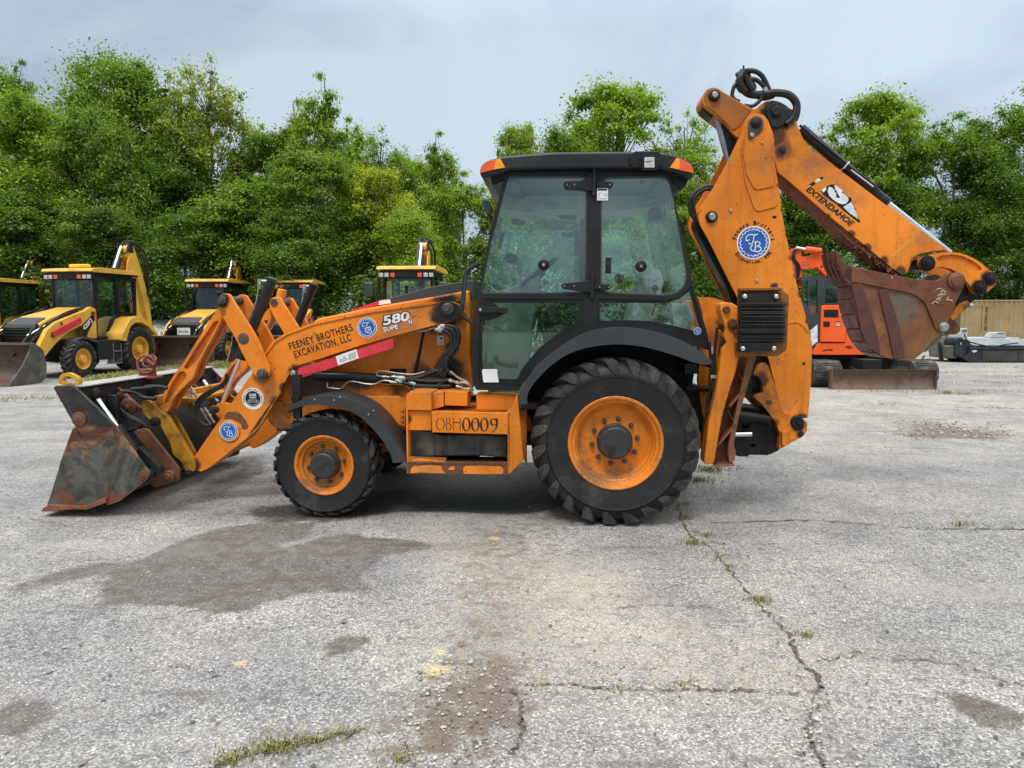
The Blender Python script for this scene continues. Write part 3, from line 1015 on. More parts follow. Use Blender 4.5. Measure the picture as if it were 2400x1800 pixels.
part(mb, 'strut_pin', [M['zinc'], M['black']], bevel=.002)

# ---------------------------------------------------------------- lift cylinder, pipes and hoses
for k in (0, 1):
    mb = MB()
    y = .56 if k == 0 else 2 * CY - .56
    a, b = FB.P('S', 590, 800, .56), FB.P('S', 1560, 850, .56)
    a.y = b.y = y
    mb.cyl(a, b, .042, n=20)
    mb.cyl(b, b + (b - a).normalized() * .5, .034)
    c = FB.P('S', 380, 775, .56); c.y = y
    mb.cyl(c, a, .022)
    part(mb, 'lift_cylinder', M['cylblack'], bevel=.004)


def pipe(name, z, pts, s, r, m, n=8, parent=BH, ends=0):
    mb = MB()
    P = [FB.P(z, *(p[:2]), (p[2] if len(p) > 2 else s)) for p in pts]
    mb.tube(P, r, n)
    if ends:
        for i, j in ((0, 1), (-1, -2)):
            d = (P[j] - P[i]).normalized()
            mb.cyl(P[i], P[i] + d * .05, r * 1.35, n=8)
    return mb.build(name, m, parent)


for pts in ([(1890, 760), (1760, 790), (1600, 782), (1390, 752), (1330, 765), (1325, 800), (1390, 815), (1500, 820)],
            [(740, 890), (745, 945), (780, 952), (890, 962), (930, 930), (990, 880), (1060, 878), (1200, 905), (1300, 905), (1400, 865), (1540, 880)]):
    pipe('hydraulic_pipe', 'S', pts, .50, .0065, M['zinc'])
mb = MB()
for (x, y) in ((1540, 820), (1520, 885), (1430, 820), (2040, 240)):
    a, b = FB.P('S', x - 45, y - 2, .50), FB.P('S', x + 45, y + 4, .50)
    mb.lathe(a, b - a, [(0, .013), (.02, .013), (.02, .017), (.035, .017), (.035, .012), ((b - a).length, .012)], 8)
for (x, y) in ((1170, 755), (1210, 765), (1215, 790)):
    a, b = FB.P('B', x, y, .42), FB.P('B', x + 32, y + 8, .42)
    mb.lathe(a, b - a, [(0, .013), (.012, .013), (.012, .018), (.025, .018), (.025, .012), ((b - a).length + .01, .012)], 8)
part(mb, 'hose_fitting', M['zinc'], bevel=.001)
for pts in ([(1120, 430), (1180, 425), (1225, 450), (1230, 520), (1190, 590), (1140, 640), (1130, 730)], [(1110, 445), (1170, 440), (1205, 470), (1210, 540), (1170, 600), (1155, 680), (1190, 720)],
            [(870, 742), (960, 752), (1070, 760), (1190, 752)], [(860, 758), (950, 782), (1060, 790), (1190, 790)], [(880, 750), (990, 735), (1080, 700), (1130, 690)],
            [(940, 772), (1030, 805), (1130, 770), (1150, 700)], [(1100, 450), (1150, 455), (1190, 500), (1180, 560), (1130, 620), (1110, 720)]):
    pipe('hydraulic_hose', 'B', pts, .46, .019, M['hose'])
    mb = MB()
    a, b = FB.P('B', *pts[0], .46), FB.P('B', *pts[1], .46)
    d_ = (b - a).normalized(); mb.lathe(a - d_ * .02, d_, [(0, .012), (.02, .012), (.02, .0215), (.06, .0215), (.062, .019)], 10)
    mb.build('hose_ferrule', M['zinc'], BH)
for pts in ([(1180, 700), (1230, 740), (1290, 770), (1320, 820)], [(1240, 765), (1290, 780), (1320, 850)]):
    pipe('hydraulic_pipe', 'B', pts, .38, .008, M['zinc'])
pipe('hydraulic_pipe', 'S', [(1760, 255), (1830, 280), (1900, 270), (1990, 240)], .5, .010, M['zinc'])
mb = MB()
for q in ((1130, 700, .06), (1080, 740, .07), (1190, 790, .06), (1030, 790, .06), (1110, 790, .07)):
    c = FB.P('B', q[0], q[1], .60)
    mb.box(c.x - q[2], c.x + q[2], .56, .72, c.z - q[2] * .8, c.z + q[2] * .8)
part(mb, 'valve_block', M['grease'], bevel=.012)

# ---------------------------------------------------------------- bell crank plates, bucket links, tilt cylinders
crank = [('M', 742, 650), ('M', 760, 592), ('M', 810, 562), ('M', 872, 570), ('M', 925, 660), ('M', 1080, 900), ('M', 1150, 1020), ('M', 1295, 1345), ('M', 1292, 1415), ('M', 1240, 1462),
         ('M', 1170, 1452), ('M', 1125, 1400), ('M', 1000, 1180), ('M', 940, 1040), ('M', 800, 810), ('M', 752, 710)]
co = mix_px(crank, .38, 12)
crank_paint = orange('bell_crank_paint', [(FB.P('M', 800, 640, .38), .085, 1), (FB.P('M', 1020, 1035, .38), .045, .8), (FB.P('M', 1230, 1420, .38), .06, .8), (FB.P('M', 790, 760, .38), .05, .6)], .35, 0, .3)
ch = FB.V('M', 1020, 1035, .38)
for y0 in (.38, .70, 2 * CY - .42, 2 * CY - .74):
    mb = MB()
    mb.prism(co, y0, y0 + .04)
    part(mb, 'bell_crank', crank_paint, bevel=.006)
for k in (0, 1):
    g = (lambda y: y) if k == 0 else (lambda y: 2 * CY - y)
    f = -1 if k == 0 else 1
    mb = MB()
    for (zz, a, b, r, r2) in (('M', 805, 635, .036, .020), ('M', 1215, 1400, .045, .028)):
        c = FB.V(zz, a, b, .38)
        mb.cyl((c[0], g(.37), c[1]), (c[0], g(.75), c[1]), r)
        mb.lathe((c[0], g(.37), c[1]), (0, f, 0), [(0, r), (.012, r * .9), (.012, r2), (.03, r2 * .9)], 18)
    mb.lathe((ch[0], g(.38), ch[1]), (0, f, 0), [(0, .047), (.004, .047), (.004, .036), (.006, .036)], 24)
    part(mb, 'link_pin', M['pinsteel'], bevel=.001)
    # cast link down to the coupler
    lk = [('M', 770, 700), ('M', 800, 800), ('M', 790, 850), ('M', 690, 1040), ('M', 560, 1270), ('M', 505, 1420), ('J', 600, 280), ('J', 460, 405), ('J', 370, 520), ('J', 335, 610), ('J', 290, 700),
          ('J', 150, 660), ('J', 160, 600), ('J', 320, 300), ('J', 425, 140), ('M', 360, 1340), ('M', 560, 1020), ('M', 745, 730)]
    lo_ = mix_px(lk, .50, 6)
    h1 = mix_px([('M', 720, 850), ('M', 770, 850), ('M', 560, 1230), ('M', 440, 1350), ('M', 395, 1340), ('M', 560, 1080)], .50, 6)
    h2 = mix_px([('J', 440, 175), ('J', 500, 165), ('J', 540, 200), ('J', 530, 260), ('J', 420, 370), ('J', 300, 560), ('J', 240, 590), ('J', 330, 350)], .50, 7)
    mb = MB()
    a, b = sorted((g(.50), g(.66)))
    mb.prism(lo_, a, b, [h1, h2])
    mb.prism(lo_, a + .045, b - .045)
    part(mb, 'bucket_link', crank_paint, bevel=.005)
    mb = MB()   # cylinder
    t0, t1 = FB.P('M', 1325, 405, .58), FB.P('J', 1000, 575, .58)
    t0.y = t1.y = g(.58)
    d = (t1 - t0)
    e1 = t0 + d * .64
    mb.mat(0).lathe(t0, d, [(0, .040), (.006, .046), (.035, .046), (.04, .043), (d.length * .5, .043), (d.length * .56, .043), (d.length * .56, .05), (d.length * .64, .05)], 24)
    c2 = t0 + d * .45
    mb.cyl((c2.x, g(.42), c2.z), (c2.x, g(.70), c2.z), .03)
    part(mb, 'tilt_cylinder', M['cylblack'], bevel=.001)
    mb = MB(); mb.cyl(e1, t1, .020, n=16)
    part(mb, 'cylinder_rod', M['chrome'], bevel=0)
    mb = MB()
    a = FB.P('M', 1190, 440, .56); b = FB.P('M', 1260, 440, .56)
    q = [a + Vector((0, 0, .0)), b + Vector((.03, 0, .0))]
    for p in q: p.y = g(.56)
    mb.tube([q[1], q[0], q[0] + Vector((-.01, 0, -.05))], .012)
    mb.lathe(q[0] + Vector((0, 0, .02)), (0, 0, -1), [(0, .02), (.05, .02), (.05, .012), (.08, .012)], 8)
    a, b = FB.P('M', 1180, 470, .56), FB.P('M', 1000, 1100, .56)
    mb.tube([Vector((p.x, g(.56), p.z)) for p in (FB.P('M', 1175, 500, .56), FB.P('M', 1155, 640, .56), FB.P('M', 1100, 780, .56), FB.P('M', 1050, 900, .56))], .007)
    part(mb, 'cylinder_port', M['zinc'], bevel=.001)

for pts, rr in (([(1060, 200), (1040, 280), (980, 350), (880, 400), (760, 470), (690, 540), (660, 620), (680, 700)], .014), ([(1080, 220), (1050, 300), (990, 370), (900, 420), (780, 500), (720, 560), (680, 640)], .014),
                ([(650, 620), (670, 720), (720, 820), (800, 870), (880, 850)], .011), ([(0, 370), (60, 360), (180, 365), (300, 400)], .014), ([(0, 500), (80, 520), (200, 510), (320, 560)], .012)):
    pipe('loader_hose', 'J', [(p[0], p[1]) for p in pts], .62, rr, M['hose'])
mb = MB()
for (x0, y0, x1, y1) in ((520, 370, 640, 600), (560, 330, 700, 540), (720, 650, 850, 850), (770, 640, 900, 840)):
    a, b = FB.P('J', x0, y0, .80), FB.P('J', x1, y1, .80)
    L_ = (b - a).length
    mb.lathe(a, b - a, [(0, .010), (L_ * .2, .010), (L_ * .2, .017), (L_ * .3, .017), (L_ * .3, .013), (L_ * .45, .013), (L_ * .45, .018), (L_ * .6, .018), (L_ * .6, .012), (L_, .012)], 8)
part(mb, 'quick_couplings', M['zinc'], bevel=.001)
# ---------------------------------------------------------------- quick coupler
mb = MB()
cp = [('J', -60, 590), ('J', 20, 520), ('J', 170, 660), ('J', 300, 750), ('J', 420, 960), ('J', 640, 1330), ('J', 655, 1440), ('J', 590, 1490), ('J', 530, 1480), ('J', 470, 1340), ('J', 350, 1240), ('J', 330, 1120),
      ('J', 200, 880), ('J', 60, 800), ('J', -40, 700)]
co = mix_px(cp, .44, 8)
cp2 = mix_px([('J', 300, 700), ('J', 380, 730), ('J', 500, 950), ('J', 650, 1230), ('J', 620, 1330), ('J', 560, 1290), ('J', 400, 950), ('J', 310, 790)], .72, 8)
for y0 in (.44, 2 * CY - .48):
    mb.prism(co, y0, y0 + .04)
for y0 in (.72, 2 * CY - .76):
    mb.prism(cp2, y0, y0 + .04)
a = FB.P('J', 60, 640, .44)
mb.cyl((a.x, .46, a.z), (a.x, 2 * CY - .46, a.z), .05)
b = FB.P('J', 590, 1400, .44)
mb.cyl((b.x, .46, b.z), (b.x, 2 * CY - .46, b.z), .035)
mb.box(a.x - .03, a.x + .26, .7, 2 * CY - .7, a.z + .02, a.z + .05)
mb.box(a.x + .02, a.x + .08, .48, 2 * CY - .48, a.z + .03, a.z + .10)
CPL = part(mb, 'quick_coupler', M['coupler'], bevel=.005)
mb = MB()
for (zz, x, y, r) in (('J', 145, 815, .042), ('J', 575, 1490, .034), ('J', 910, 660, .030)):
    c = FB.V(zz, x, y, .44)
    mb.pin(c[0], c[1], .405, r, .035)
    mb.pin(c[0], c[1], .395, r * .55, .02)
part(mb, 'coupler_pin', M['grease'], CPL, bevel=.002)

# ---------------------------------------------------------------- four-in-one loader bucket
B0, B1 = .02, 2.26
plate = [('I', 102, 285), ('I', 122, 265), ('I', 296, 264), ('I', 312, 275), ('I', 700, 648), ('I', 1025, 1095), ('I', 1042, 1130), ('I', 1030, 1165), ('I', 880, 1285), ('I', 740, 1392), ('I', 650, 1425), ('I', 610, 1425), ('I', 640, 1340), ('I', 560, 1100)]
clam = [('I', 300, 668), ('I', 320, 690), ('I', 560, 1060), ('I', 640, 1240), ('I', 645, 1330), ('I', 615, 1400), ('I', 420, 1462), ('I', 180, 1470), ('I', 20, 1480), ('I', 45, 1430), ('I', 110, 1230), ('I', 200, 930)]
po, cl = mix_px(plate, B0, 5), mix_px(clam, B0, 3)
bmat = [M['scrapeblack'], M['scraped'], M['cutting'], M['grease'], M['topplate'], M['rust']]


def zsplit(name):
    """bucket plate: scraped black above, rust band in the middle, worn grey below, edged by noise"""
    t = NT(name)
    sx_ = t.n('ShaderNodeSeparateXYZ'); t.l(t.tc.outputs['Object'], sx_.inputs[0])
    n1 = t.noise(4.2, 8, .64, dist=.4); n2 = t.noise(11, 7, .7); n3 = t.noise(55, 4, .7)
    sc = t.noise(1.0, 6, .6, sc3=(6, 6, 40))
    z = t.math('ADD', sx_.outputs[2], t.math('MULTIPLY', t.math('SUBTRACT', n1, .5), .85))
    sw = t.n('ShaderNodeMapping'); sw.inputs['Rotation'].default_value = (0, rad(35), 0); t.l(t.tc.outputs['Object'], sw.inputs[0])
    s1 = t.noise(1.0, 7, .7, vec=sw.outputs[0], sc3=(3, 3, 70)); s2 = t.noise(1.0, 7, .7, vec=sw.outputs[0], sc3=(60, 3, 4))
    n5 = t.noise(2.3, 9, .7, dist=1.2)
    black = t.mix(t.ramp(n5, .42, .62), (.008, .010, .013), (.026, .028, .030))
    black = t.mix(t.math('MULTIPLY', t.ramp(s1, .56, .66), .55), black, (.15, .125, .09))
    black = t.mix(t.math('MULTIPLY', t.ramp(s2, .58, .68), .4), black, (.12, .085, .05))
    black = t.mix(t.math('MULTIPLY', t.ramp(n2, .56, .64), .85), black, (.10, .040, .020))
    band = t.mix(t.ramp(n5, .44, .58), (.075, .024, .016), (.30, .15, .065))
    band = t.mix(t.ramp(s1, .58, .7), band, (.03, .02, .015))
    grey = t.mix(t.ramp(n5, .42, .60), (.024, .025, .024), (.105, .103, .086))
    grey = t.mix(t.math('MULTIPLY', t.ramp(s1, .54, .68), .5), grey, (.17, .16, .12))
    grey = t.mix(t.ramp(n2, .57, .66), grey, (.085, .032, .018))
    c = t.mix(t.ramp(z, .50, .56), grey, band)
    c = t.mix(t.ramp(z, .72, .80), c, black)
    c = t.mix(t.ramp(z, .11, .15), (.17, .052, .024), c)
    c = t.mix(t.ramp(n3, .4, .7, 0, .35), c, (.03, .016, .011))
    c = t.mix(t.edges(.008, n2), c, (.34, .31, .27))
    t.bump(t.math('ADD', n2, n3), .45, .004)
    return t.set(c, t.ramp(n2, .3, .7, .35, .62))


M['bucketside'] = zsplit('loader_bucket_side')
BK = MB()
for y0 in (B0, B1 - .025):
    BK.mat(0).prism(po, y0, y0 + .025)
tl, tr_ = FB.V('I', 125, 268, B0), FB.V('I', 300, 266, B0)
bk = [FB.V('I', *q, B0) for q in ((300, 300), (420, 560), (600, 860), (700, 1120), (690, 1330))]
v = []
# curved moldboard between the side plates
cur = smooth_path([Vector((p[0], 0, p[1])) for p in bk], 5)
outl = [(p.x, p.z) for p in cur] + [(p.x - .02, p.z) for p in reversed(cur)]
BK.mat(1).prism(outl, B0 + .025, B1 - .025)
# top box beam with bright worn plate
BK.mat(1).box(tl[0] + .01, tr_[0] + .04, B0 + .025, B1 - .025, tl[1] - .13, tl[1] - .012)
BK.mat(2).box(tl[0] + .0, tr_[0] + .06, B0 + .03, B1 - .03, tl[1] - .012, tl[1] + .002)
bm_ = part(BK, 'loader_bucket', [M['bucketside'], M['dark'], M['topplate']], bevel=.004)
BKT = bm_
mb = MB()
for y0 in (B0 - .006, B1 - .02):
    mb.mat(0).prism(cl, y0, y0 + .026)
cf = [FB.V('I', *q, B0) for q in ((300, 690), (205, 950), (120, 1230), (50, 1430), (10, 1462))]
outl = cf + [(p[0] + .02, p[1]) for p in reversed(cf)]
mb.mat(0).prism(outl, B0 + .02, B1 - .02)
flo = [FB.V('I', *q, B0) for q in ((-5, 1490), (160, 1470), (420, 1455), (620, 1395), (640, 1330))]
outl = flo + [(p[0], p[1] + .02) for p in reversed(flo)]
mb.mat(1).prism(outl, B0 - .004, B1)
e0 = px('I', [(0, 1458), (60, 1420), (320, 1438), (420, 1436), (610, 1350), (612, 1405), (420, 1474), (330, 1466), (160, 1475), (150, 1490), (-4, 1490)], B0 - .03)
mb.prism(e0, B0 - .03, B0 - .006)
part(mb, 'clam_jaw', [M['bucketside'], M['cutting']], BKT, bevel=.004)
mb = MB()
for (x, y, r, t_) in ((362, 590, .060, .02), (990, 1140, .040, .02)):
    c = FB.V('I', x, y, B0)
    mb.pin(c[0], c[1], B0 - t_, r, t_).pin(c[0], c[1], B0 - t_ - .006, r * .5, .01)
part(mb, 'clam_pin', M['rust'], BKT, bevel=.002)
# lower hinge arm beside the plate
mb = MB()
slab(mb, 'I', [(930, 860), (1140, 1060), (1150, 1110), (1060, 1180), (1030, 1170), (1040, 1110), (900, 930)], B0 + .06, B0 + .12, 8)
for y0 in (B0 + .02, .9, 1.4, B1 - .1):
    c = FB.V('I', 1000, 1140, B0)
    mb.cyl((c[0], y0, c[1]), (c[0], y0 + .08, c[1]), .05)
part(mb, 'hinge_arm', M['black'], BKT, bevel=.004)
# brown rib plates on the back, with their bosses
mb = MB()
for s_ in (.50, 1.62):
    o_ = mix_px([('I', 700, 280), ('I', 735, 285), ('I', 950, 480), ('I', 940, 520), ('I', 860, 530), ('I', 760, 420)], .50, 5)
    mb.prism(o_, s_, s_ + .03)
    o_ = mix_px([('I', 880, 700), ('I', 1010, 680), ('I', 1330, 1080), ('I', 1325, 1190), ('I', 1180, 1230), ('I', 1090, 1260), ('I', 1040, 1230), ('I', 1160, 1050), ('I', 930, 780)], .30, 8)
    mb.prism(o_, s_ - .2, s_ - .17)
c = FB.V('I', 840, 470, .50); mb.pin(c[0], c[1], .47, .075, .03).pin(c[0], c[1], .44, .022, .04)
c = FB.V('I', 1240, 1140, .3); mb.pin(c[0], c[1], .265, .050, .04).pin(c[0], c[1], .24, .028, .04)
part(mb, 'rib_plate', M['rust'], BKT, bevel=.003)
for k, s_ in enumerate((.22, 1.98)):
    a, b = FB.P('I', 520, 390, .22), FB.P('I', 720, 670, .22)
    c = FB.P('I', 960, 1000, .22)
    for p in (a, b, c): p.y = s_
    mb = MB(); mb.lathe(a + Vector((-.05, 0, .08)), b - a, [(0, .05), (.03, .06), (.08, .055), (.11, .03)], 14)
    mb.cyl(b, c, .045)
    part(mb, 'clam_cylinder', M['grease'], BKT, bevel=.004)
    mb = MB(); mb.cyl(a, b, .028, n=16)
    part(mb, 'clam_rod', M['chrome'], BKT, bevel=0)
for pts in ([(740, 340), (690, 400), (700, 480), (760, 540), (850, 580), (940, 630), (950, 670), (880, 690), (820, 710)], [(790, 360), (740, 420), (760, 500), (840, 560), (960, 620), (1010, 670), (1000, 710), (930, 730)],
            [(380, 330), (560, 400), (700, 390)], [(780, 320), (900, 330), (980, 380), (1100, 390)], [(860, 300), (1000, 290), (1120, 275), (1210, 290)]):
    pipe('bucket_hose', 'I', pts, .40, .016, M['hose'], parent=BKT)
mb = MB()
for y0 in (.3, .9, 1.5):
    c = FB.V('I', 600, 700, .3)
    mb.box(c[0] + .02, c[0] + .12, y0, y0 + .04, c[1] - .35, c[1] + .3)
part(mb, 'back_rib', M['black'], BKT, bevel=.005)
# lifting eyes on the top beam
mb = MB()
e1 = mix_px([('I', 160, 255), ('I', 152, 190), ('I', 190, 142), ('I', 260, 140), ('I', 345, 190), ('I', 360, 255)], B0 + .04, 8)
h_ = mix_px([('I', 190, 215), ('I', 200, 185), ('I', 240, 170), ('I', 325, 205), ('I', 320, 235), ('I', 230, 245)], B0 + .04, 6)
mb.prism(e1, B0 + .04, B0 + .085, [h_])
part(mb, 'lifting_hook', paint('hook_paint', (.55, .28, .02), .5, (.03, .025, .02), .9, 7, spots=.6), BKT, bevel=.012, seg=3)
mb = MB()
c = FB.V('I', 1000, 175, .95)
mb.box(c[0] - .12, c[0] + .10, .92, 1.08, c[1] - .02, c[1])
mb.box(c[0] - .08, c[0] + .08, .97, 1.0, c[1] - .0, c[1] + .06)
mb.tube([Vector((c[0] + math.cos(a) * .085, .97, c[1] + .11 + math.sin(a) * .08)) for a in [k * math.pi / 6 for k in range(13)]], .013, m=2)
mb.tube([Vector((c[0] + .02 + math.cos(a) * .06, .99 + math.sin(a) * .04, c[1] + .14 + math.sin(a) * .05)) for a in [k * math.pi / 5 for k in range(11)]], .010, m=2)
mb.cyl((c[0] + .02, .95, c[1] + .15), (c[0] + .09, .95, c[1] + .10), .02)
part(mb, 'shackle', paint('shackle_paint', (.22, .05, .035), .5, (.06, .03, .02), .8, 8), BKT, bevel=.003)

# ---------------------------------------------------------------- cab
C0 = .26
sil = [('C', 285, 215), ('C', 262, 250), ('C', 170, 620), ('C', 105, 960), ('C', 88, 1100), ('C', 72, 1300), ('C', 75, 1500), ('C', 95, 1540), ('C', 350, 1545), ('C', 378, 1500), ('C', 500, 1360), ('C', 640, 1255), ('C', 800, 1182), ('C', 1000, 1163),
       ('C', 1200, 1190), ('C', 1380, 1260), ('C', 1512, 1300), ('C', 1500, 1200), ('C', 1440, 1000), ('C', 1395, 840), ('C', 1290, 330), ('C', 1270, 215)]
so = mix_px(sil, C0, 4)
H = [
    mix_px([('C', 287, 240), ('C', 770, 240), ('C', 758, 952), ('C', 140, 955), ('C', 120, 940), ('C', 182, 640)], C0, 8),
    mix_px([('C', 130, 985), ('C', 750, 985), ('C', 745, 1160), ('C', 600, 1235), ('C', 460, 1350), ('C', 345, 1520), ('C', 110, 1500), ('C', 108, 1200)], C0, 4),
    mix_px([('C', 850, 245), ('C', 1255, 238), ('C', 1285, 320), ('C', 1375, 830), ('C', 1370, 900), ('C', 1320, 950), ('C', 1240, 968), ('C', 848, 950)], C0, 22),
    mix_px([('C', 830, 985), ('C', 1250, 995), ('C', 1340, 970), ('C', 1400, 905), ('C', 1485, 1235), ('C', 1350, 1215), ('C', 1180, 1160), ('C', 1000, 1145), ('C', 826, 1155)], C0, 4)]
mb = MB()
for y0 in (C0, 2 * CY - C0 - .06):
    mb.prism(so, y0, y0 + .06, H)
zt = so[0][1]
# corner posts running across front and back, roof rails, floor
p_t, p_b = FB.V('C', 285, 240, C0), FB.V('C', 80, 1300, C0)
q_t, q_b = FB.V('C', 1270, 240, C0), FB.V('C', 1500, 1240, C0)
for (a, b) in ((p_t, p_b), (q_t, q_b)):
    for z in (a[1] + .02, b[1] - .02):
        pass
mb.box(p_t[0], p_t[0] + .08, C0 + .06, 2 * CY - C0 - .06, p_t[1] - .03, p_t[1] + .05)
mb.box(q_t[0] - .08, q_t[0], C0 + .06, 2 * CY - C0 - .06, q_t[1] - .03, q_t[1] + .05)
mb.box(p_b[0] + .02, p_b[0] + .1, C0 + .06, 2 * CY - C0 - .06, 1.12, 1.20)
mb.box(q_b[0] - .16, q_b[0] - .06, C0 + .06, 2 * CY - C0 - .06, 1.16, 1.24)
part(mb, 'cab_frame', M['frameblack'], bevel=.008)
CABX0, CABX1 = p_b[0], q_b[0]
mb = MB()
mb.box(p_b[0] + .03, q_b[0] - .12, C0 + .07, 2 * CY - C0 - .07, .86, .92)
mb.box(p_b[0] + .95, q_b[0] - .14, .75, 2 * CY - .75, .92, 1.12)
part(mb, 'cab_floor', M['liner'], bevel=.02)
# glazing
gs = C0 + .012
mb = MB()
gd = mix_px([('C', 290, 235), ('C', 775, 235), ('C', 762, 958), ('C', 120, 958), ('C', 118, 930), ('C', 180, 640)], C0, 6)
mb.prism(gd, gs, gs + .004)
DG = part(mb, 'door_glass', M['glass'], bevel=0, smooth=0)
mb = MB()
mb.prism([(x, z) for x, z in H[2]], gs, gs + .004)
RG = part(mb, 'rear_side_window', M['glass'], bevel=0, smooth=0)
mb = MB(); mb.prism(H[1], gs, gs + .004)
LG = part(mb, 'lower_door_glass', M['glass2'], bevel=0, smooth=0)
mb = MB(); mb.prism(H[3], gs, gs + .004)
part(mb, 'lower_rear_glass', M['glass'], bevel=0, smooth=0)
for h in H:
    mb = MB(); mb.prism(h, 2 * CY - gs - .004, 2 * CY - gs)
    part(mb, 'far_side_window', M['glass'], bevel=0, smooth=0)
mb = MB()
a, b = Vector((p_t[0], 0, p_t[1])), Vector((p_b[0], 0, p_b[1] + .2))
mb.add([(a.x + .01, C0 + .06, a.z), (a.x + .01, 2 * CY - C0 - .06, a.z), (b.x + .02, 2 * CY - C0 - .06, 1.2), (b.x + .02, C0 + .06, 1.2)], [(0, 1, 2, 3)])
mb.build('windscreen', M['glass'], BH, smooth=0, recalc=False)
mb = MB()
mb.add([(q_t[0] - .02, C0 + .06, q_t[1]), (q_t[0] - .02, 2 * CY - C0 - .06, q_t[1]), (q_b[0] - .06, 2 * CY - C0 - .06, 1.24), (q_b[0] - .06, C0 + .06, 1.24)], [(0, 1, 2, 3)])
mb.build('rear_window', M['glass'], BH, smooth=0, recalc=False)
# black printed borders of the lower panes
mb = MB()
bl = [('C', 128, 1010), ('C', 715, 1010), ('C', 712, 1130), ('C', 590, 1195), ('C', 470, 1290), ('C', 380, 1400), ('C', 340, 1475), ('C', 132, 1470)]
mb.prism(H[1], gs - .003, gs - .001, [mix_px(bl, C0, 4)])
bl = [('C', 845, 1010), ('C', 1250, 1012), ('C', 1330, 985), ('C', 1390, 940), ('C', 1455, 1180), ('C', 1440, 1185), ('C', 1300, 1150), ('C', 1150, 1120), ('C', 1000, 1115), ('C', 845, 1120)]
mb.prism(H[3], gs - .003, gs - .001, [mix_px(bl, C0, 4)])
part(mb, 'glass_border', M['black'], bevel=0)
mb = MB()   # seals round the two upper panes
for h, q in ((H[0], 1), (H[2], 1)):
    c = Vector((sum(p[0] for p in h) / len(h), sum(p[1] for p in h) / len(h)))
    inn = [tuple(c + (Vector(p) - c) * .972) for p in h]
    mb.prism(h, gs - .004, gs - .001, [inn])
part(mb, 'window_seal', M['cabbeige'] if False else plain('window_seal_rubber', (.05, .075, .07), .5), bevel=0)
# roof
mb = MB()
ro = mix_px([('C', 112, 218), ('C', 122, 175), ('C', 150, 150), ('C', 250, 118), ('C', 560, 94), ('C', 1040, 90), ('C', 1240, 98), ('C', 1340, 120), ('C', 1410, 165), ('C', 1418, 215), ('C', 1400, 262), ('C', 1340, 232),
             ('C', 1200, 192), ('C', 820, 190), ('C', 300, 198), ('C', 220, 228), ('C', 130, 252)], .18, 9)
mb.prism(ro, .18, 2 * CY - .18)
part(mb, 'roof', M['roofgrey'], bevel=.05, seg=4)
mb = MB()
mb.prism(mix_px([('C', 230, 200), ('C', 820, 190), ('C', 1260, 195), ('C', 1390, 250), ('C', 1370, 300), ('C', 1330, 330), ('C', 1290, 280), ('C', 1250, 245), ('C', 300, 245), ('C', 190, 300), ('C', 180, 240)], C0 + .02, 6), C0 + .02, 2 * CY - C0 - .02)
part(mb, 'roof_lining', M['black'], bevel=.01)
# overhead liner that hangs inside
mb = MB()
mb.prism(mix_px([('C', 290, 240), ('C', 1240, 240), ('C', 1250, 330), ('C', 1180, 400), ('C', 1000, 430), ('C', 700, 425), ('C', 450, 425), ('C', 400, 450), ('C', 290, 420)], 1.0, 12), 1.15, 2 * CY - C0 - .12)
part(mb, 'headliner', M['cabbeige'], bevel=.03)
# lamps
mb = MB()
slab(mb, 'C', [(115, 222), (125, 178), (160, 150), (240, 134), (270, 188), (200, 200)], .165, .26, 4)
mb.mat(1); slab(mb, 'C', [(215, 140), (240, 134), (270, 188), (200, 200)], .160, .165, 2)
part(mb, 'turn_signal', [M['redlens'], M['amber']], bevel=.012)
mb = MB()
slab(mb, 'C', [(1270, 188), (1312, 128), (1350, 140), (1400, 170), (1418, 222), (1340, 205)], .165, .26, 4)
mb.mat(1); slab(mb, 'C', [(1270, 188), (1312, 128), (1330, 134), (1328, 200)], .160, .165, 2)
part(mb, 'turn_signal', [M['redlens'], M['amber']], bevel=.012)
mb = MB()
slab(mb, 'C', [(1025, 165), (1032, 105), (1060, 88), (1200, 88), (1222, 110), (1222, 180), (1195, 196), (1045, 190)], .15, .24, 6)
part(mb, 'lamp_bracket', M['black'], bevel=.006)
mb = MB()
mb.mat(1); slab(mb, 'C', [(1102, 112), (1192, 112), (1190, 196), (1102, 196)], .10, .16, 6)
mb.mat(0); slab(mb, 'C', [(1116, 125), (1178, 125), (1176, 188), (1116, 188)], .095, .10, 5)
mb.mat(1); slab(mb, 'C', [(1122, 150), (1165, 146), (1165, 150), (1122, 155)], .092, .095)
part(mb, 'work_lamp', [M['lens'], M['black']], bevel=.004)
mb = MB()
slab(mb, 'C', [(1348, 300), (1375, 255), (1392, 262), (1362, 312)], .4, .5, 4)
part(mb, 'rear_lamp', M['lens'], bevel=.004)
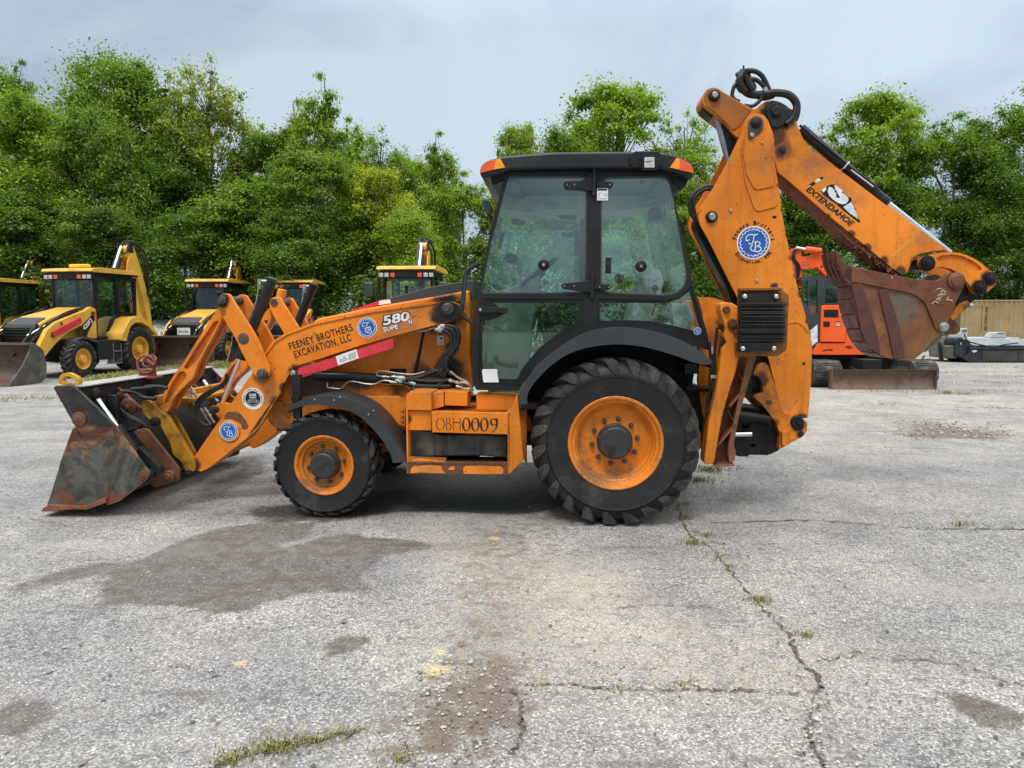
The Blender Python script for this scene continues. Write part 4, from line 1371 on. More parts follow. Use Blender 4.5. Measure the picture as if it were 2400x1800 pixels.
# hinges, handles, latches
for y_ in ((260, 'a'), (880, 'b')):
    mb = MB()
    if y_[1] == 'a':
        slab(mb, 'C', [(622, 292), (635, 272), (720, 270), (770, 250), (770, 228), (800, 225), (800, 330), (770, 328), (735, 318), (640, 315)], C0 - .03, C0 - .003, 6)
        slab(mb, 'C', [(802, 195), (820, 195), (820, 358), (798, 358)], C0 - .04, C0, 3)
        slab(mb, 'C', [(825, 272), (920, 274), (928, 292), (915, 308), (825, 305)], C0 - .02, C0 - .003, 6)
        bolts_ = ((645, 292), (690, 292), (905, 292))
    else:
        slab(mb, 'C', [(608, 910), (622, 892), (750, 880), (770, 870), (805, 872), (805, 945), (770, 945), (625, 925)], C0 - .03, C0 - .003, 6)
        slab(mb, 'C', [(790, 825), (810, 825), (808, 985), (788, 985)], C0 - .04, C0, 3)
        slab(mb, 'C', [(810, 897), (905, 897), (913, 915), (900, 932), (810, 930)], C0 - .02, C0 - .003, 6)
        bolts_ = ((630, 908), (688, 908), (843, 915), (900, 915))
    hg = part(mb, 'door_hinge', M['frameblack'], bevel=.003)
    mb = MB()
    for q in bolts_:
        c = FB.V('C', q[0], q[1], C0 - .03); mb.pin(c[0], c[1], C0 - .036, .007, .012, 10)
    mb.build('hinge_bolts', M['steel'], hg)
for (x, y, g_) in ((503, 780, DG), (1095, 788, RG)):
    mb = MB()
    c = FB.V('C', x, y, C0)
    mb.mat(0).pin(c[0], c[1], gs - .022, .044, .02, 28)
    mb.mat(1).pin(c[0], c[1], gs - .030, .012, .012, 14)
    mb.build('window_knob', [M['black'], M['zinc']], g_)
mb = MB()
slab(mb, 'C', [(880, 735), (915, 735), (913, 832), (878, 832)], gs - .012, gs - .001, 3)
slab(mb, 'C', [(245, 580), (268, 580), (245, 680), (222, 680)], gs + .05, gs + .06, 3)
slab(mb, 'C', [(1300, 600), (1320, 600), (1335, 690), (1312, 690)], gs + .05, gs + .06, 3)
slab(mb, 'C', [(1085, 285), (1095, 250), (1130, 225), (1148, 232), (1135, 265), (1100, 290)], C0 + .2, C0 + .24, 8)
part(mb, 'window_bracket', M['grease'], bevel=.002)
mb = MB()
slab(mb, 'X', [(125, 12), (310, 15), (400, 110), (540, 190), (420, 270), (260, 320), (140, 290)], C0 - .006, C0 - .001, 10)
part(mb, 'latch_plate', M['black'], bevel=0)
mb = MB()
slab(mb, 'X', [(120, 130), (150, 115), (500, 128), (550, 140), (555, 175), (530, 215), (400, 200), (150, 205), (125, 180)], C0 - .05, C0 - .003, 6)
mb.mat(1); c = FB.V('X', 158, 165, C0 - .05); mb.pin(c[0], c[1], C0 - .055, .011, .01, 14)
part(mb, 'door_handle', [M['frameblack'], M['zinc']], bevel=.006)
# stickers on the glass
mb = MB()
slab(mb, 'C', [(828, 313), (894, 313), (894, 388), (828, 388)], C0 - .006, C0 - .004)
mb.mat(1); slab(mb, 'C', [(834, 318), (888, 318), (888, 328), (834, 328)], C0 - .008, C0 - .006)
for pa in ([(838, 372), (842, 345), (855, 340)], [(862, 350), (872, 348), (868, 358)], [(876, 352), (886, 346), (886, 360), (878, 362)], [(834, 378), (888, 378)]):
    ribbon(mb, [FB.P('C', p[0], p[1], C0 - .007) for p in pa], .003)
mb.build('warning_sticker', [M['white'], M['black']], BH, smooth=0)
mb = MB()
slab(mb, 'X', [(182, 1045), (195, 1015), (400, 1015), (405, 1100), (425, 1203), (205, 1205)], gs - .006, gs - .004)
mb.mat(1)
for k in range(9):
    slab(mb, 'X', [(190, 1040 + k * 17), (395 - (k % 3) * 20, 1042 + k * 17), (395 - (k % 3) * 20, 1045 + k * 17), (190, 1043 + k * 17)], gs - .007, gs - .006)
mb.build('paper_label', [M['white'], M['silver']], LG, smooth=0)
emblem(FB, 'C', 1438, 1182, 24, C0 + .008, 'emblem', BH)
# grab handle and mirror
mb = MB()
mb.tube([FB.P('N', x, y, .22) for x, y in ((1975, 375), (1850, 440), (1775, 520), (1745, 640), (1725, 900), (1705, 1090), (1720, 1160), (1790, 1225), (1865, 1285))], .017, 10)
mb.mat(1)
mb.tube([FB.P('N', x, y, .22) for x, y in ((1770, 540), (1752, 640), (1732, 880), (1718, 1010))], .0176, 10)
part(mb, 'grab_handle', [M['frameblack'], M['plastic']], bevel=0)
mb = MB()
slab(mb, 'C', [(128, 400), (140, 380), (165, 390), (190, 425), (175, 470), (160, 480), (140, 440)], .75, .86, 8)
a = FB.P('C', 165, 450, .8); mb.tube([a, a + Vector((.03, 0, -.12)), a + Vector((.06, 0, -.3))], .012)
part(mb, 'wing_mirror', M['plastic'], bevel=.012)
mb = MB()   # far mirror and wiper seen through the glass
slab(mb, 'C', [(335, 470), (390, 460), (392, 520), (380, 540), (335, 535)], 1.95, 2.0, 6)
slab(mb, 'C', [(590, 470), (600, 460), (705, 460), (705, 505), (600, 500)], 1.55, 1.58, 8)
part(mb, 'rear_view_mirror', M['black'], bevel=.005)
for q in ((315, 740), (962, 860)):
    mb = MB(); c = FB.V('C', q[0], q[1], 2 * CY - C0 - .08)
    mb.pin(c[0], c[1], 2 * CY - C0 - .06, .05, .03, 24)
    part(mb, 'window_knob', M['black'], bevel=0)

# interior: steering column and wheel, seat, consoles, levers
mb = MB()
cen = FB.P('C', 470, 830, 1.0)
ax_ = Vector((-.62, 0, .78)).normalized()
u = Vector((0, 1, 0)); v_ = ax_.cross(u)
mb.tube([cen + (u * math.cos(k * math.pi / 12) + v_ * math.sin(k * math.pi / 12)) * .20 for k in range(25)], .017, m=2)
for k in range(3):
    mb.tube([cen, cen + (u * math.cos(k * 2.09) + v_ * math.sin(k * 2.09)) * .19], .011)
mb.cyl(cen, cen - ax_ * .05, .045)
part(mb, 'steering_wheel', M['black'], bevel=0)
mb = MB()
fl = FB.P('C', 250, 1450, 1.0)
mb.prism([(cen.x - .10, cen.z - .08), (cen.x + .02, cen.z - .02), (cen.x - .05, cen.z - .45), (fl.x + .22, .92), (fl.x - .12, .92), (fl.x - .14, cen.z - .2)], .92, 1.26)
mb.prism(px('C', [(140, 1000), (250, 1000), (330, 1060), (230, 1150), (180, 1380), (140, 1400)], 1.2, 10), 1.2, 1.65)
part(mb, 'dashboard', M['cabbeige'], bevel=.03)
mb = MB()
sx0 = FB.V('C', 900, 1000, 1.0)[0]
mb.box(sx0 - .25, sx0 + .25, .84, 1.36, 1.22, 1.34)
mb.prism([(sx0 + .10, 1.30), (sx0 + .30, 1.30), (sx0 + .46, 1.90), (sx0 + .43, 2.02), (sx0 + .34, 2.02), (sx0 + .20, 1.80)], .86, 1.34)
mb.box(sx0 - .10, sx0 + .25, .74, .80, 1.46, 1.52)
part(mb, 'operator_seat', M['seat'], bevel=.035, seg=3)
mb = MB()
mb.box(sx0 - .2, sx0 + .2, .9, 1.3, .92, 1.2)
mb.prism(px('C', [(1280, 1010), (1390, 1020), (1420, 1100), (1400, 1180), (1290, 1150)], .5, 10), .5, .62)
mb.prism(px('C', [(1290, 1020), (1380, 1020), (1420, 1110), (1300, 1080)], .9, 10), 1.5, 1.8)
mb.box(sx0 + .5, sx0 + .7, .60, 1.6, 1.2, 1.42)
part(mb, 'side_console', M['cabbeige'], bevel=.03)
mb = MB()
for (x, y, s_) in ((1180, 930, .8), (1230, 900, 1.3), (470, 1080, .6)):
    a = FB.P('C', x, y, s_); b = FB.P('C', x - 20, y + 160, s_)
    mb.tube([a, (a + b) / 2 + Vector((.02, 0, 0)), b], .010)
    mb.lathe(a - Vector((0, 0, .02)), (0, 0, 1), [(0, .012), (.02, .024), (.05, .022), (.06, .01)], 12)
mb.tube([FB.P('C', x, y, .7) for x, y in ((210, 1330), (225, 1370), (280, 1390), (350, 1390))], .02)
part(mb, 'control_lever', M['black'], bevel=0)
mb = MB()
g0 = FB.P('X', 1180, 330, .85); g1 = FB.P('X', 1200, 90, .85)
pr_ = [(0, .10)]
for k in range(7):
    pr_ += [((g1 - g0).length * (k + .3) / 7, .105 - .008 * k), ((g1 - g0).length * (k + .7) / 7, .085 - .009 * k)]
mb.lathe(g0, g1 - g0, pr_ + [((g1 - g0).length, .02)], 14)
mb.cyl(g0 - Vector((0, 0, .22)), g0, .07)
part(mb, 'lever_gaiter', M['black'], bevel=0)
mb = MB()
mb.tube([FB.P('X', x, y, .7) for x, y in ((990, 215), (985, 300), (960, 400), (950, 470))], .007)
mb.lathe(FB.P('X', 985, 260, .7), (0, 0, 1), [(0, .008), (.02, .014), (.05, .012), (.06, .004)], 10)
part(mb, 'brake_lever', M['white'], bevel=0)
mb = MB()
mb.box(*sorted((FB.V('C', 1120, 960, 1.5)[0], FB.V('C', 1180, 960, 1.5)[0])), 1.45, 1.55, 1.45, 1.75)
part(mb, 'fire_extinguisher', M['orange'], bevel=.03)
mb = MB()
c = FB.P('C', 1190, 480, 1.2); mb.box(c.x - .07, c.x + .07, 1.1, 1.3, c.z - .06, c.z + .06)
mb.tube([c, c + Vector((.05, 0, -.25)), c + Vector((.12, 0, -.6))], .008)
part(mb, 'wiper_motor', M['black'], bevel=.01)

# ---------------------------------------------------------------- fenders
mb = MB()
fo = [('C', 352, 1630), ('C', 358, 1570), ('C', 400, 1480), ('C', 480, 1380), ('C', 640, 1258), ('C', 800, 1182), ('C', 1000, 1160), ('C', 1200, 1188), ('C', 1380, 1258), ('C', 1515, 1352), ('C', 1518, 1384)]
fi = [('C', 1480, 1388), ('C', 1400, 1368), ('C', 1300, 1330), ('C', 1100, 1276), ('C', 900, 1264), ('C', 700, 1302), ('C', 560, 1382), ('C', 460, 1480), ('C', 408, 1560), ('C', 404, 1625)]
o_ = [FB.V('P', *p, .03) for p in ([tuple(q) for q in [zp(*k) for k in fo + fi]])]
oo = [tuple(p) for p in [(q.x, q.y) for q in smooth_path([Vector((*p, 0)) for p in o_[:len(fo)]], 4)]] + [tuple(p) for p in [(q.x, q.y) for q in smooth_path([Vector((*p, 0)) for p in o_[len(fo):]], 4)]]
mb.prism(oo, .03, .08)
# arch shell behind the lip
up = oo[:len(smooth_path([Vector((*p, 0)) for p in o_[:len(fo)]], 4))]
shell = up + [(p[0], p[1] - .03) for p in reversed(up)]
mb.prism(shell, .08, .60)
mb.prism(oo, 2 * CY - .08, 2 * CY - .03)
mb.prism(shell, 2 * CY - .6, 2 * CY - .08)
part(mb, 'rear_fender', M['plastic'], bevel=.02, seg=3)
mb = MB()
yv = .60
mb.prism([(p[0], p[1] - .03) for p in up] + [(RXc + .62, .62), (RXc - .62, .62)], .60, .64)
part(mb, 'wheel_well', M['dark'], bevel=0)
mb = MB()
fo = [('B', 188, 940), ('B', 215, 905), ('B', 300, 866), ('B', 420, 852), ('B', 560, 870), ('B', 680, 930), ('B', 770, 1020), ('B', 850, 1140), ('B', 900, 1225), ('B', 905, 1252)]
fi = [('B', 830, 1258), ('B', 815, 1200), ('B', 760, 1110), ('B', 680, 1020), ('B', 590, 950), ('B', 470, 912), ('B', 330, 905), ('B', 240, 925), ('B', 200, 944)]
sf = FS - .02
o_ = [FB.V(*q, sf) for q in fo]
i_ = [FB.V(*q, sf) for q in fi]
a = [(q.x, q.y) for q in smooth_path([Vector((*p, 0)) for p in o_], 4)]
b = [(q.x, q.y) for q in smooth_path([Vector((*p, 0)) for p in i_], 4)]
mb.prism(a + b, sf, sf + .02)
sh = a + [(p[0] - .0, p[1] - .018) for p in reversed(a)]
mb.prism(sh, sf + .02, sf + .36)
mb.prism(a + b, 2 * CY - sf - .02, 2 * CY - sf)
mb.prism(sh, 2 * CY - sf - .36, 2 * CY - sf - .02)
part(mb, 'front_fender', M['plastic'], bevel=.01)
mb = MB()
for q in ((357, 872), (475, 875), (512, 857), (685, 962), (715, 940)):
    c = FB.V('B', q[0], q[1], sf); mb.pin(c[0], c[1], sf - .006, .009, .012, 10)
part(mb, 'fender_bolt', M['zinc'], bevel=0)
mb = MB()
slab(mb, 'B', [(215, 720), (268, 720), (268, 1010), (225, 985)], sf + .05, sf + .10, 3)
slab(mb, 'B', [(212, 850), (258, 850), (258, 880), (212, 880)], sf + .03, sf + .05, 3)
part(mb, 'fender_bracket', M['black'], bevel=.004)

# ---------------------------------------------------------------- steps and tool boxes between the wheels
SP = orange('step_paint', [(FB.P('K', 150, 340, .16), .05, .9), (FB.P('K', 600, 690, .16), .05, .5)], .30, .1, .35)
mb = MB()
slab(mb, 'B', [(915, 838), (930, 828), (1065, 830), (1065, 940), (918, 935)], .14, .5, 4)
slab(mb, 'B', [(918, 937), (1065, 942), (1065, 1060), (922, 1058)], .17, .5, 3)
slab(mb, 'B', [(1065, 832), (1140, 826), (1140, 915), (1065, 935)], .22, .5, 3)
slab(mb, 'B', [(1147, 822), (1285, 830), (1283, 912), (1145, 908)], .24, .5, 3)
slab(mb, 'B', [(1338, 838), (1560, 845), (1590, 850), (1545, 945), (1340, 932)], .30, .5, 3)
part(mb, 'tool_box', SP, bevel=.006)
mb = MB()
slab(mb, 'B', [(1065, 945), (1100, 942), (1535, 955), (1540, 1080), (1530, 1085), (1070, 1072)], .13, .16, 3)
c0, c1 = FB.V('B', 1065, 945, .13), FB.V('B', 1535, 955, .13)
mb.box(c0[0], c1[0], .16, .52, c1[1] - .02, c1[1] + .0)
STP = part(mb, 'upper_step', SP, bevel=.004)
mb = MB()
for i in range(24):
    for j in range(7):
        x = c0[0] + .02 + i * (c1[0] - c0[0] - .04) / 24; y = .18 + j * .045
        mb.obox((x, y, c1[1] + .004), (x + .022, y + .02, c1[1] + .004), .004, .006)
        mb.obox((x, y + .04, c1[1] + .004), (x + .022, y + .02, c1[1] + .004), .004, .006)
mb.build('tread_grating', M['orange_rusty'], STP, smooth=0)
# asset number in pen-drawn numerals
mb = MB()
a, b = FB.P('K', 340, 408, .13), FB.P('K', 740, 415, .13)
eu = (b - a).normalized(); ev = Vector((-eu.z, 0, eu.x)); a.y -= .003
kx = (b - a).length / 400.0


def glyph(x0, y0, w_, h_, paths, wd, nib=None):
    strokes(mb, a + eu * x0 * kx + ev * y0 * kx, eu, ev, w_ * kx, h_ * kx, paths, wd * kx, nib, 6)


circ = [[(.5 + .5 * math.cos(t_ * math.pi / 8), .5 + .5 * math.sin(t_ * math.pi / 8)) for t_ in range(17)]]
glyph(0, 0, 52, 78, circ, 3.6, (1, .15))
glyph(64, 0, 34, 78, [[(.05, 0), (.05, .5), (.05, 1)], [(.05, 1), (.5, 1.0), (.75, .82), (.5, .62), (.05, .6)], [(.05, .6), (.6, .58), (.98, .32), (.6, .02), (.05, 0)]], 3.6, (1, .1))
glyph(110, 0, 46, 78, [[(.05, 0), (.05, 1)], [(.98, 0), (.98, 1)], [(-.12, .66), (1.0, .66)]], 3.6)
ringv = [(.5 + .5 * math.cos(t_ * math.pi / 12), .5 + .5 * math.sin(t_ * math.pi / 12)) for t_ in range(25)]
for q in range(3):
    x0 = 172 + q * 58
    pts = [a + eu * (x0 + p[0] * 44) * kx + ev * (p[1] * 84 - 2) * kx for p in ringv]
    ribbon(mb, pts, [kx * (3.5 + 9.5 * abs(math.cos(t_ * math.pi / 12 - .25)) ** 2) for t_ in range(25)])
x0 = 348
pts = [a + eu * (x0 + 4 + p[0] * 40) * kx + ev * (38 + p[1] * 42) * kx for p in ringv]
ribbon(mb, pts, [kx * (3.5 + 8.5 * abs(math.cos(t_ * math.pi / 12 - .25)) ** 2) for t_ in range(25)])
pts = smooth_path([a + eu * (x0 + q[0]) * kx + ev * q[1] * kx for q in ((44, 84), (45, 55), (40, 25), (24, 2), (8, -6))], 5)
ribbon(mb, pts, [kx * w__ for w__ in [5, 7, 9, 10, 11, 11, 11, 10, 10, 9, 8, 7, 6, 5, 4, 4, 3, 3, 3, 3, 3]])
mb.build('asset_number', M['maroon'], STP, smooth=0, recalc=False)
# side cheeks, tank and lower step
mb = MB()
slab(mb, 'K', [(808, 300), (860, 175), (866, 180), (905, 600), (815, 692), (800, 690)], .13, .15, 2)
o_ = px('K', [(800, 300), (816, 292), (816, 692), (800, 692)], .13)
mb.prism(o_, .13, .55)
o_ = px('K', [(140, 200), (152, 170), (160, 690), (148, 690)], .14)
mb.prism(o_, .14, .5)
slab(mb, 'K', [(855, 178), (925, 182), (925, 640), (905, 600)], .40, .46, 2)
part(mb, 'step_cheek', orange('cheek_paint', (), .55, .25, .5), bevel=.003)
mb = MB()
slab(mb, 'K', [(150, 400), (318, 415), (325, 440), (800, 445), (800, 590), (600, 575), (160, 585)], .25, .6, 14)
part(mb, 'fuel_tank', paint('tank_plastic', (.030, .030, .030), .42, (.15, .13, .10), .95, 3.5, streak=.7), bevel=.03, seg=3)
mb = MB()
o_ = px('K', [(150, 585), (400, 592), (405, 622), (150, 618)], .15, 2); mb.mat(0).prism(o_, .15, .19)
o_ = px('K', [(150, 618), (800, 618), (802, 698), (150, 692)], .14, 3); mb.mat(1).prism(o_, .14, .165)
c = FB.V('K', 160, 625, .14); c1 = FB.V('K', 800, 625, .14)
mb.mat(1).box(c[0], c1[0], .165, .45, c[1] - .012, c[1])
mb.mat(2)
for blob in ([(170, 690), (175, 655), (195, 642), (300, 636), (370, 642), (380, 668), (398, 690), (330, 690), (240, 684)], [(412, 668), (425, 650), (455, 642), (458, 668)],
             [(515, 692), (512, 655), (530, 642), (640, 640), (760, 646), (776, 665), (770, 694), (640, 696)], [(180, 612), (190, 596), (240, 592), (330, 600), (400, 610), (395, 620), (300, 614)]):
    slab(mb, 'K', blob, .138 if blob[0][1] > 640 else .148, .140 if blob[0][1] > 640 else .15, 5)
for i in range(60):
    x = c[0] + .01 + i * (c1[0] - c[0] - .02) / 60
    mb.mat(3).box(x, x + .004, .136, .17, c[1] - .004, c[1] + .006)
part(mb, 'lower_step', [M['orange_rusty'], M['rust'], M['orange'], M['grease']], bevel=.003)
# ---------------------------------------------------------------- rear: swing tower, boom, dipper, hoe bucket, stabiliser
S0 = .84
mb = MB()
# dark machinery behind the rear wheel
o_ = px('E', [(290, 380), (330, 380), (470, 560), (440, 900), (360, 1250), (290, 1180), (250, 900)], .45, 4)
mb.prism(o_, .45, .50)
slab(mb, 'C', [(1440, 975), (1530, 978), (1600, 1000), (1620, 1290), (1560, 1300), (1520, 1180), (1480, 1110)], .55, .62, 8, mirror=True)
REAR = part(mb, 'rear_frame', orange('rear_frame_paint', [(FB.P('C', 1590, 1150, .6), .12, .8)], .85, .3, .4), bevel=.01)
mb = MB()
c = FB.V('E', 330, 900, .5)
mb.box(RXc + .25, c[0] + .08, .62, 2 * CY - .62, .50, .98)
mb.box(c[0] - .25, c[0] - .02, .50, .62, .62, 1.05)
mb.cyl(FB.P('E', 150, 965, .42), FB.P('E', 340, 970, .42), .022)
mb.box(RXc + .30, RXc + .62, .40, .46, .70, .76)
part(mb, 'hydraulic_manifold', M['grease'], bevel=.012)
for pts, r in (([(400, 490), (395, 560), (385, 640), (380, 760), (385, 880), (330, 1050), (320, 1150)], .012), ([(450, 500), (460, 560), (430, 640), (425, 800), (400, 900), (350, 1080), (300, 1180)], .016),
               ([(410, 480), (430, 485), (450, 500)], .02), ([(340, 600), (350, 760), (345, 900), (350, 1000)], .012), ([(360, 700), (370, 860), (372, 960), (360, 1100)], .010)):
    pipe('rear_hose', 'E', pts, .22, r, M['hose'])
mb = MB()
slab(mb, 'E', [(355, 640), (372, 640), (372, 690), (355, 690)], .2, .22, 2)
slab(mb, 'E', [(350, 860), (415, 862), (415, 885), (350, 885)], .2, .22, 2)
part(mb, 'hose_clamp', M['zinc'], bevel=.001)

# stabiliser leg
leg_mat = orange('stabiliser_paint', [(FB.P('E', 540, 480, .12), .07, .7)], .45, .25, .5)
lo_ = [('E', 425, 345), ('E', 428, 305), ('E', 450, 292), ('E', 520, 300), ('E', 572, 335), ('E', 570, 720), ('E', 540, 850), ('E', 490, 1000), ('E', 440, 1180), ('E', 375, 1550), ('E', 305, 1555), ('E', 300, 1520), ('E', 335, 1230), ('E', 395, 960),
       ('E', 435, 700), ('E', 440, 660), ('E', 480, 610), ('E', 455, 560), ('E', 470, 500), ('E', 440, 400)]
mb = MB()
mb.prism(mix_px(lo_, .14, 5), .14, .30)
SL = part(mb, 'stabiliser_leg', leg_mat, bevel=.006)
mb = MB()
inner = mix_px([('E', 545, 700), ('E', 705, 700), ('E', 640, 900), ('E', 560, 1180), ('E', 515, 1400), ('E', 545, 1450), ('E', 525, 1540), ('E', 370, 1552), ('E', 420, 1200), ('E', 480, 990)], .30, 4)
mb.prism(inner, .30, .34)
for q in (((545, 830), (618, 935)), ((618, 935), (480, 1090)), ((465, 1120), (530, 1230)), ((530, 1230), (380, 1400)), ((372, 1545), (520, 1540))):
    a, b = FB.P('E', *q[0], .24), FB.P('E', *q[1], .24)
    mb.obox(a, b, .14, .014, up=(0, 1, 0)) if False else mb.prism([(a.x, a.z), (b.x, b.z), (b.x + .006, b.z - .016), (a.x + .006, a.z - .016)], .18, .30)
o2 = mix_px([('E', 640, 715), ('E', 706, 712), ('E', 640, 930), ('E', 570, 1180), ('E', 530, 1400), ('E', 545, 1445), ('E', 540, 1520), ('E', 500, 1545), ('E', 490, 1500), ('E', 490, 1400), ('E', 540, 1180), ('E', 600, 900)], .18, 4)
mb.prism(o2, .18, .30)
part(mb, 'leg_web', rust('leg_web_rust', (.15, .055, .022), (.26, .10, .035), (.05, .022, .013), 2.4, .55), SL, bevel=.004)
mb = MB()
for (x, y, r) in ((470, 350, .028), (515, 455, .034), (545, 530, .022)):
    c = FB.V('E', x, y, .14); mb.pin(c[0], c[1], .11, r, .04)
c = FB.V('E', 400, 1500, .14)
part(mb, 'leg_pin', M['rust'], SL, bevel=.002)
mb = MB()   # tower-side frame top that the leg hangs from, far leg too
mb.prism(mix_px(lo_, .14, 5), 2 * CY - .3, 2 * CY - .14)
part(mb, 'stabiliser_leg', leg_mat, bevel=.006)
# flip-over pad
mb = MB()
slab(mb, 'E', [(565, 195), (575, 185), (890, 183), (962, 240), (945, 640), (935, 670), (870, 715), (560, 705)], .02, .05, 4)
a_, b_ = FB.V('E', 565, 190, .02), FB.V('E', 900, 183, .02)
mb.prism(px('E', [(565, 183), (890, 180), (895, 200), (565, 205)], .0), -.05, .02)
mb.prism(px('E', [(550, 600), (580, 560), (700, 560), (700, 720), (560, 715)], .05), .05, .14)
PAD = part(mb, 'stabiliser_pad', paint('pad_plate', (.28, .10, .02), .55, (.07, .03, .015), .8, 5, spots=.6, streak=.4), SL, bevel=.004)
mb = MB()
rg = random.Random(11)
z0, z1 = FB.V('E', 570, 605, -.02)[1], FB.V('E', 570, 288, -.02)[1]
xa, xb = FB.V('E', 570, 400, -.02)[0], FB.V('E', 928, 400, -.02)[0]
n_ = 26
for i in range(n_):
    za, zb = z0 + (z1 - z0) * i / n_, z0 + (z1 - z0) * (i + 1) / n_
    d1, d2 = rg.uniform(-.006, .006), rg.uniform(-.008, .006)
    f_ = rg.uniform(-.07, -.045)
    mb.box(xa + d1, xb + d2, f_, .015, za + .0005, zb - .0025)
mb.build('rubber_pad', rubber('pad_rubber', (.016, .016, .017), (.075, .065, .05), .42), PAD, .002)
mb = MB()
slab(mb, 'E', [(578, 228), (868, 226), (872, 285), (578, 288)], -.055, .02, 3)
slab(mb, 'E', [(566, 612), (845, 612), (850, 672), (566, 680)], -.055, .02, 3)
part(mb, 'pad_strap', M['black'], PAD, bevel=.003)
mb = MB()
for (x, y) in ((612, 248), (855, 248), (597, 652), (838, 650)):
    c = FB.V('E', x, y, -.055)
    mb.lathe((c[0], -.055, c[1]), (0, -1, 0), [(0, .022), (.006, .022), (.012, .019), (.022, .015), (.027, .006)], 16)
part(mb, 'pad_bolt', M['chrome'], PAD, bevel=0)

# swing tower
mb = MB()
tw = [('E', 690, 1035), ('E', 720, 1010), ('E', 760, 1000), ('E', 745, 900), ('E', 700, 860), ('E', 720, 790), ('E', 770, 760), ('E', 800, 790), ('E', 870, 1000), ('E', 905, 1160), ('E', 990, 1188), ('E', 1070, 1200), ('E', 1104, 1230), ('E', 1102, 1295), ('E', 1062, 1342),
      ('E', 900, 1430), ('E', 880, 1440), ('E', 890, 1320), ('E', 862, 1240), ('E', 800, 1150), ('E', 740, 1080)]
to = mix_px(tw, .82, 5)
mb.prism(to, .82, .90)
mb.prism(to, 2 * CY - .90, 2 * CY - .82)
slab(mb, 'E', [(905, 1300), (975, 1290), (980, 1340), (930, 1420), (905, 1400)], .78, .82, 4)
TW = part(mb, 'swing_tower', orange('tower_paint', [(FB.P('E', 1040, 1250, .8), .085, 1), (FB.P('E', 810, 1075, .8), .04, .9), (FB.P('E', 740, 900, .8), .09, .9), (FB.P('E', 1060, 1320, .8), .05, 1), (FB.P('E', 860, 1230, .8), .05, .8)], .75, .3, .4), bevel=.006)
mb = MB()
c = FB.V('E', 1020, 1222, .82)
mb.pin(c[0], c[1], .80, .055, .03).pin(c[0], c[1], .785, .014, .02)
part(mb, 'tower_pin', M['grease'], TW, bevel=.002)
mb = MB()   # lower black casting and swing cylinders
mb.prism(mix_px([('E', 510, 1330), ('E', 560, 1100), ('E', 640, 1120), ('E', 860, 1190), ('E', 900, 1300), ('E', 890, 1440), ('E', 800, 1482), ('E', 650, 1480), ('E', 640, 1495), ('E', 545, 1490), ('E', 520, 1440)], .92, 6), .92, 2 * CY - .92,
         [mix_px([('E', 590, 1215), ('E', 625, 1205), ('E', 668, 1225), ('E', 662, 1265), ('E', 620, 1282), ('E', 585, 1260)], .92, 4), mix_px([('E', 662, 1395), ('E', 700, 1395), ('E', 700, 1415), ('E', 662, 1415)], .92, 1)])
mb.prism(mix_px([('E', 640, 720), ('E', 800, 720), ('E', 800, 800), ('E', 740, 800), ('E', 700, 850), ('E', 760, 940), ('E', 770, 1010), ('E', 700, 1040), ('E', 600, 1035), ('E', 620, 930), ('E', 640, 900), ('E', 700, 900), ('E', 670, 830)], .95, 5), .95, 2 * CY - .95,
         [mix_px([('E', 655, 945), ('E', 715, 940), ('E', 715, 985), ('E', 680, 992)], .95, 2)])
for y0 in (.86, 2 * CY - .86):
    mb.cyl((FB.V('E', 420, 1150, .9)[0], y0, FB.V('E', 420, 1150, .9)[1]), (FB.V('E', 800, 1200, .9)[0], y0, FB.V('E', 800, 1200, .9)[1]), .045)
mb.tube([FB.P('E', x, y, .9) for x, y in ((560, 1100), (640, 1110), (740, 1130), (810, 1180), (840, 1230))], .03)
mb.tube([FB.P('E', x, y, .88) for x, y in ((570, 1160), (660, 1165), (740, 1210), (830, 1240))], .025)
part(mb, 'swing_casting', M['grease'], TW, bevel=.008)
mb = MB()
a, b = FB.P('E', 520, 1322, .86), FB.P('E', 668, 1318, .86)
mb.cyl(a, b, .024)
part(mb, 'swing_rod', M['chrome'], TW, bevel=0)

# boom
bp = [('D', 372, 350), ('D', 382, 300), ('D', 405, 268), ('D', 438, 258), ('D', 475, 266), ('D', 500, 295), ('D', 528, 375), ('D', 530, 500), ('D', 548, 600), ('D', 565, 740), ('D', 582, 830), ('D', 600, 920), ('D', 640, 1100),
      ('D', 680, 1240), ('D', 710, 1370), ('E', 1140, 640), ('E', 1132, 900), ('E', 1108, 1195), ('E', 1060, 1195), ('E', 990, 1185), ('E', 908, 1160), ('E', 870, 1020), ('E', 800, 730), ('E', 680, 500), ('E', 567, 275),
      ('D', 345, 1150), ('D', 205, 870), ('D', 165, 800), ('D', 158, 762), ('D', 182, 700), ('D', 238, 612), ('D', 300, 500)]
bo = mix_px(bp, S0, 8)
bst = [(FB.P('D', 222, 765, S0), .055, .95), (FB.P('F', 1190, 920, S0), .055, .8), (FB.P('E', 1060, 1200, S0), .06, .9), (FB.P('E', 845, 175, S0), .045, .95), (FB.P('D', 525, 765, S0), .015, 1), (FB.P('E', 1075, 770, S0), .012, 1)] + [(FB.P('D', x, y, S0), r_, .75) for x, y, r_ in ((548, 610, .022), (566, 730, .02), (590, 850, .026), (612, 960, .035), (632, 1050, .028), (655, 1140, .036), (690, 1270, .03))]
boom_mat = orange('boom_paint', bst, .42, .22, .45)
mb = MB()
mb.prism(bo, S0, S0 + .025)
mb.prism(bo, 2 * CY - S0 - .025, 2 * CY - S0)
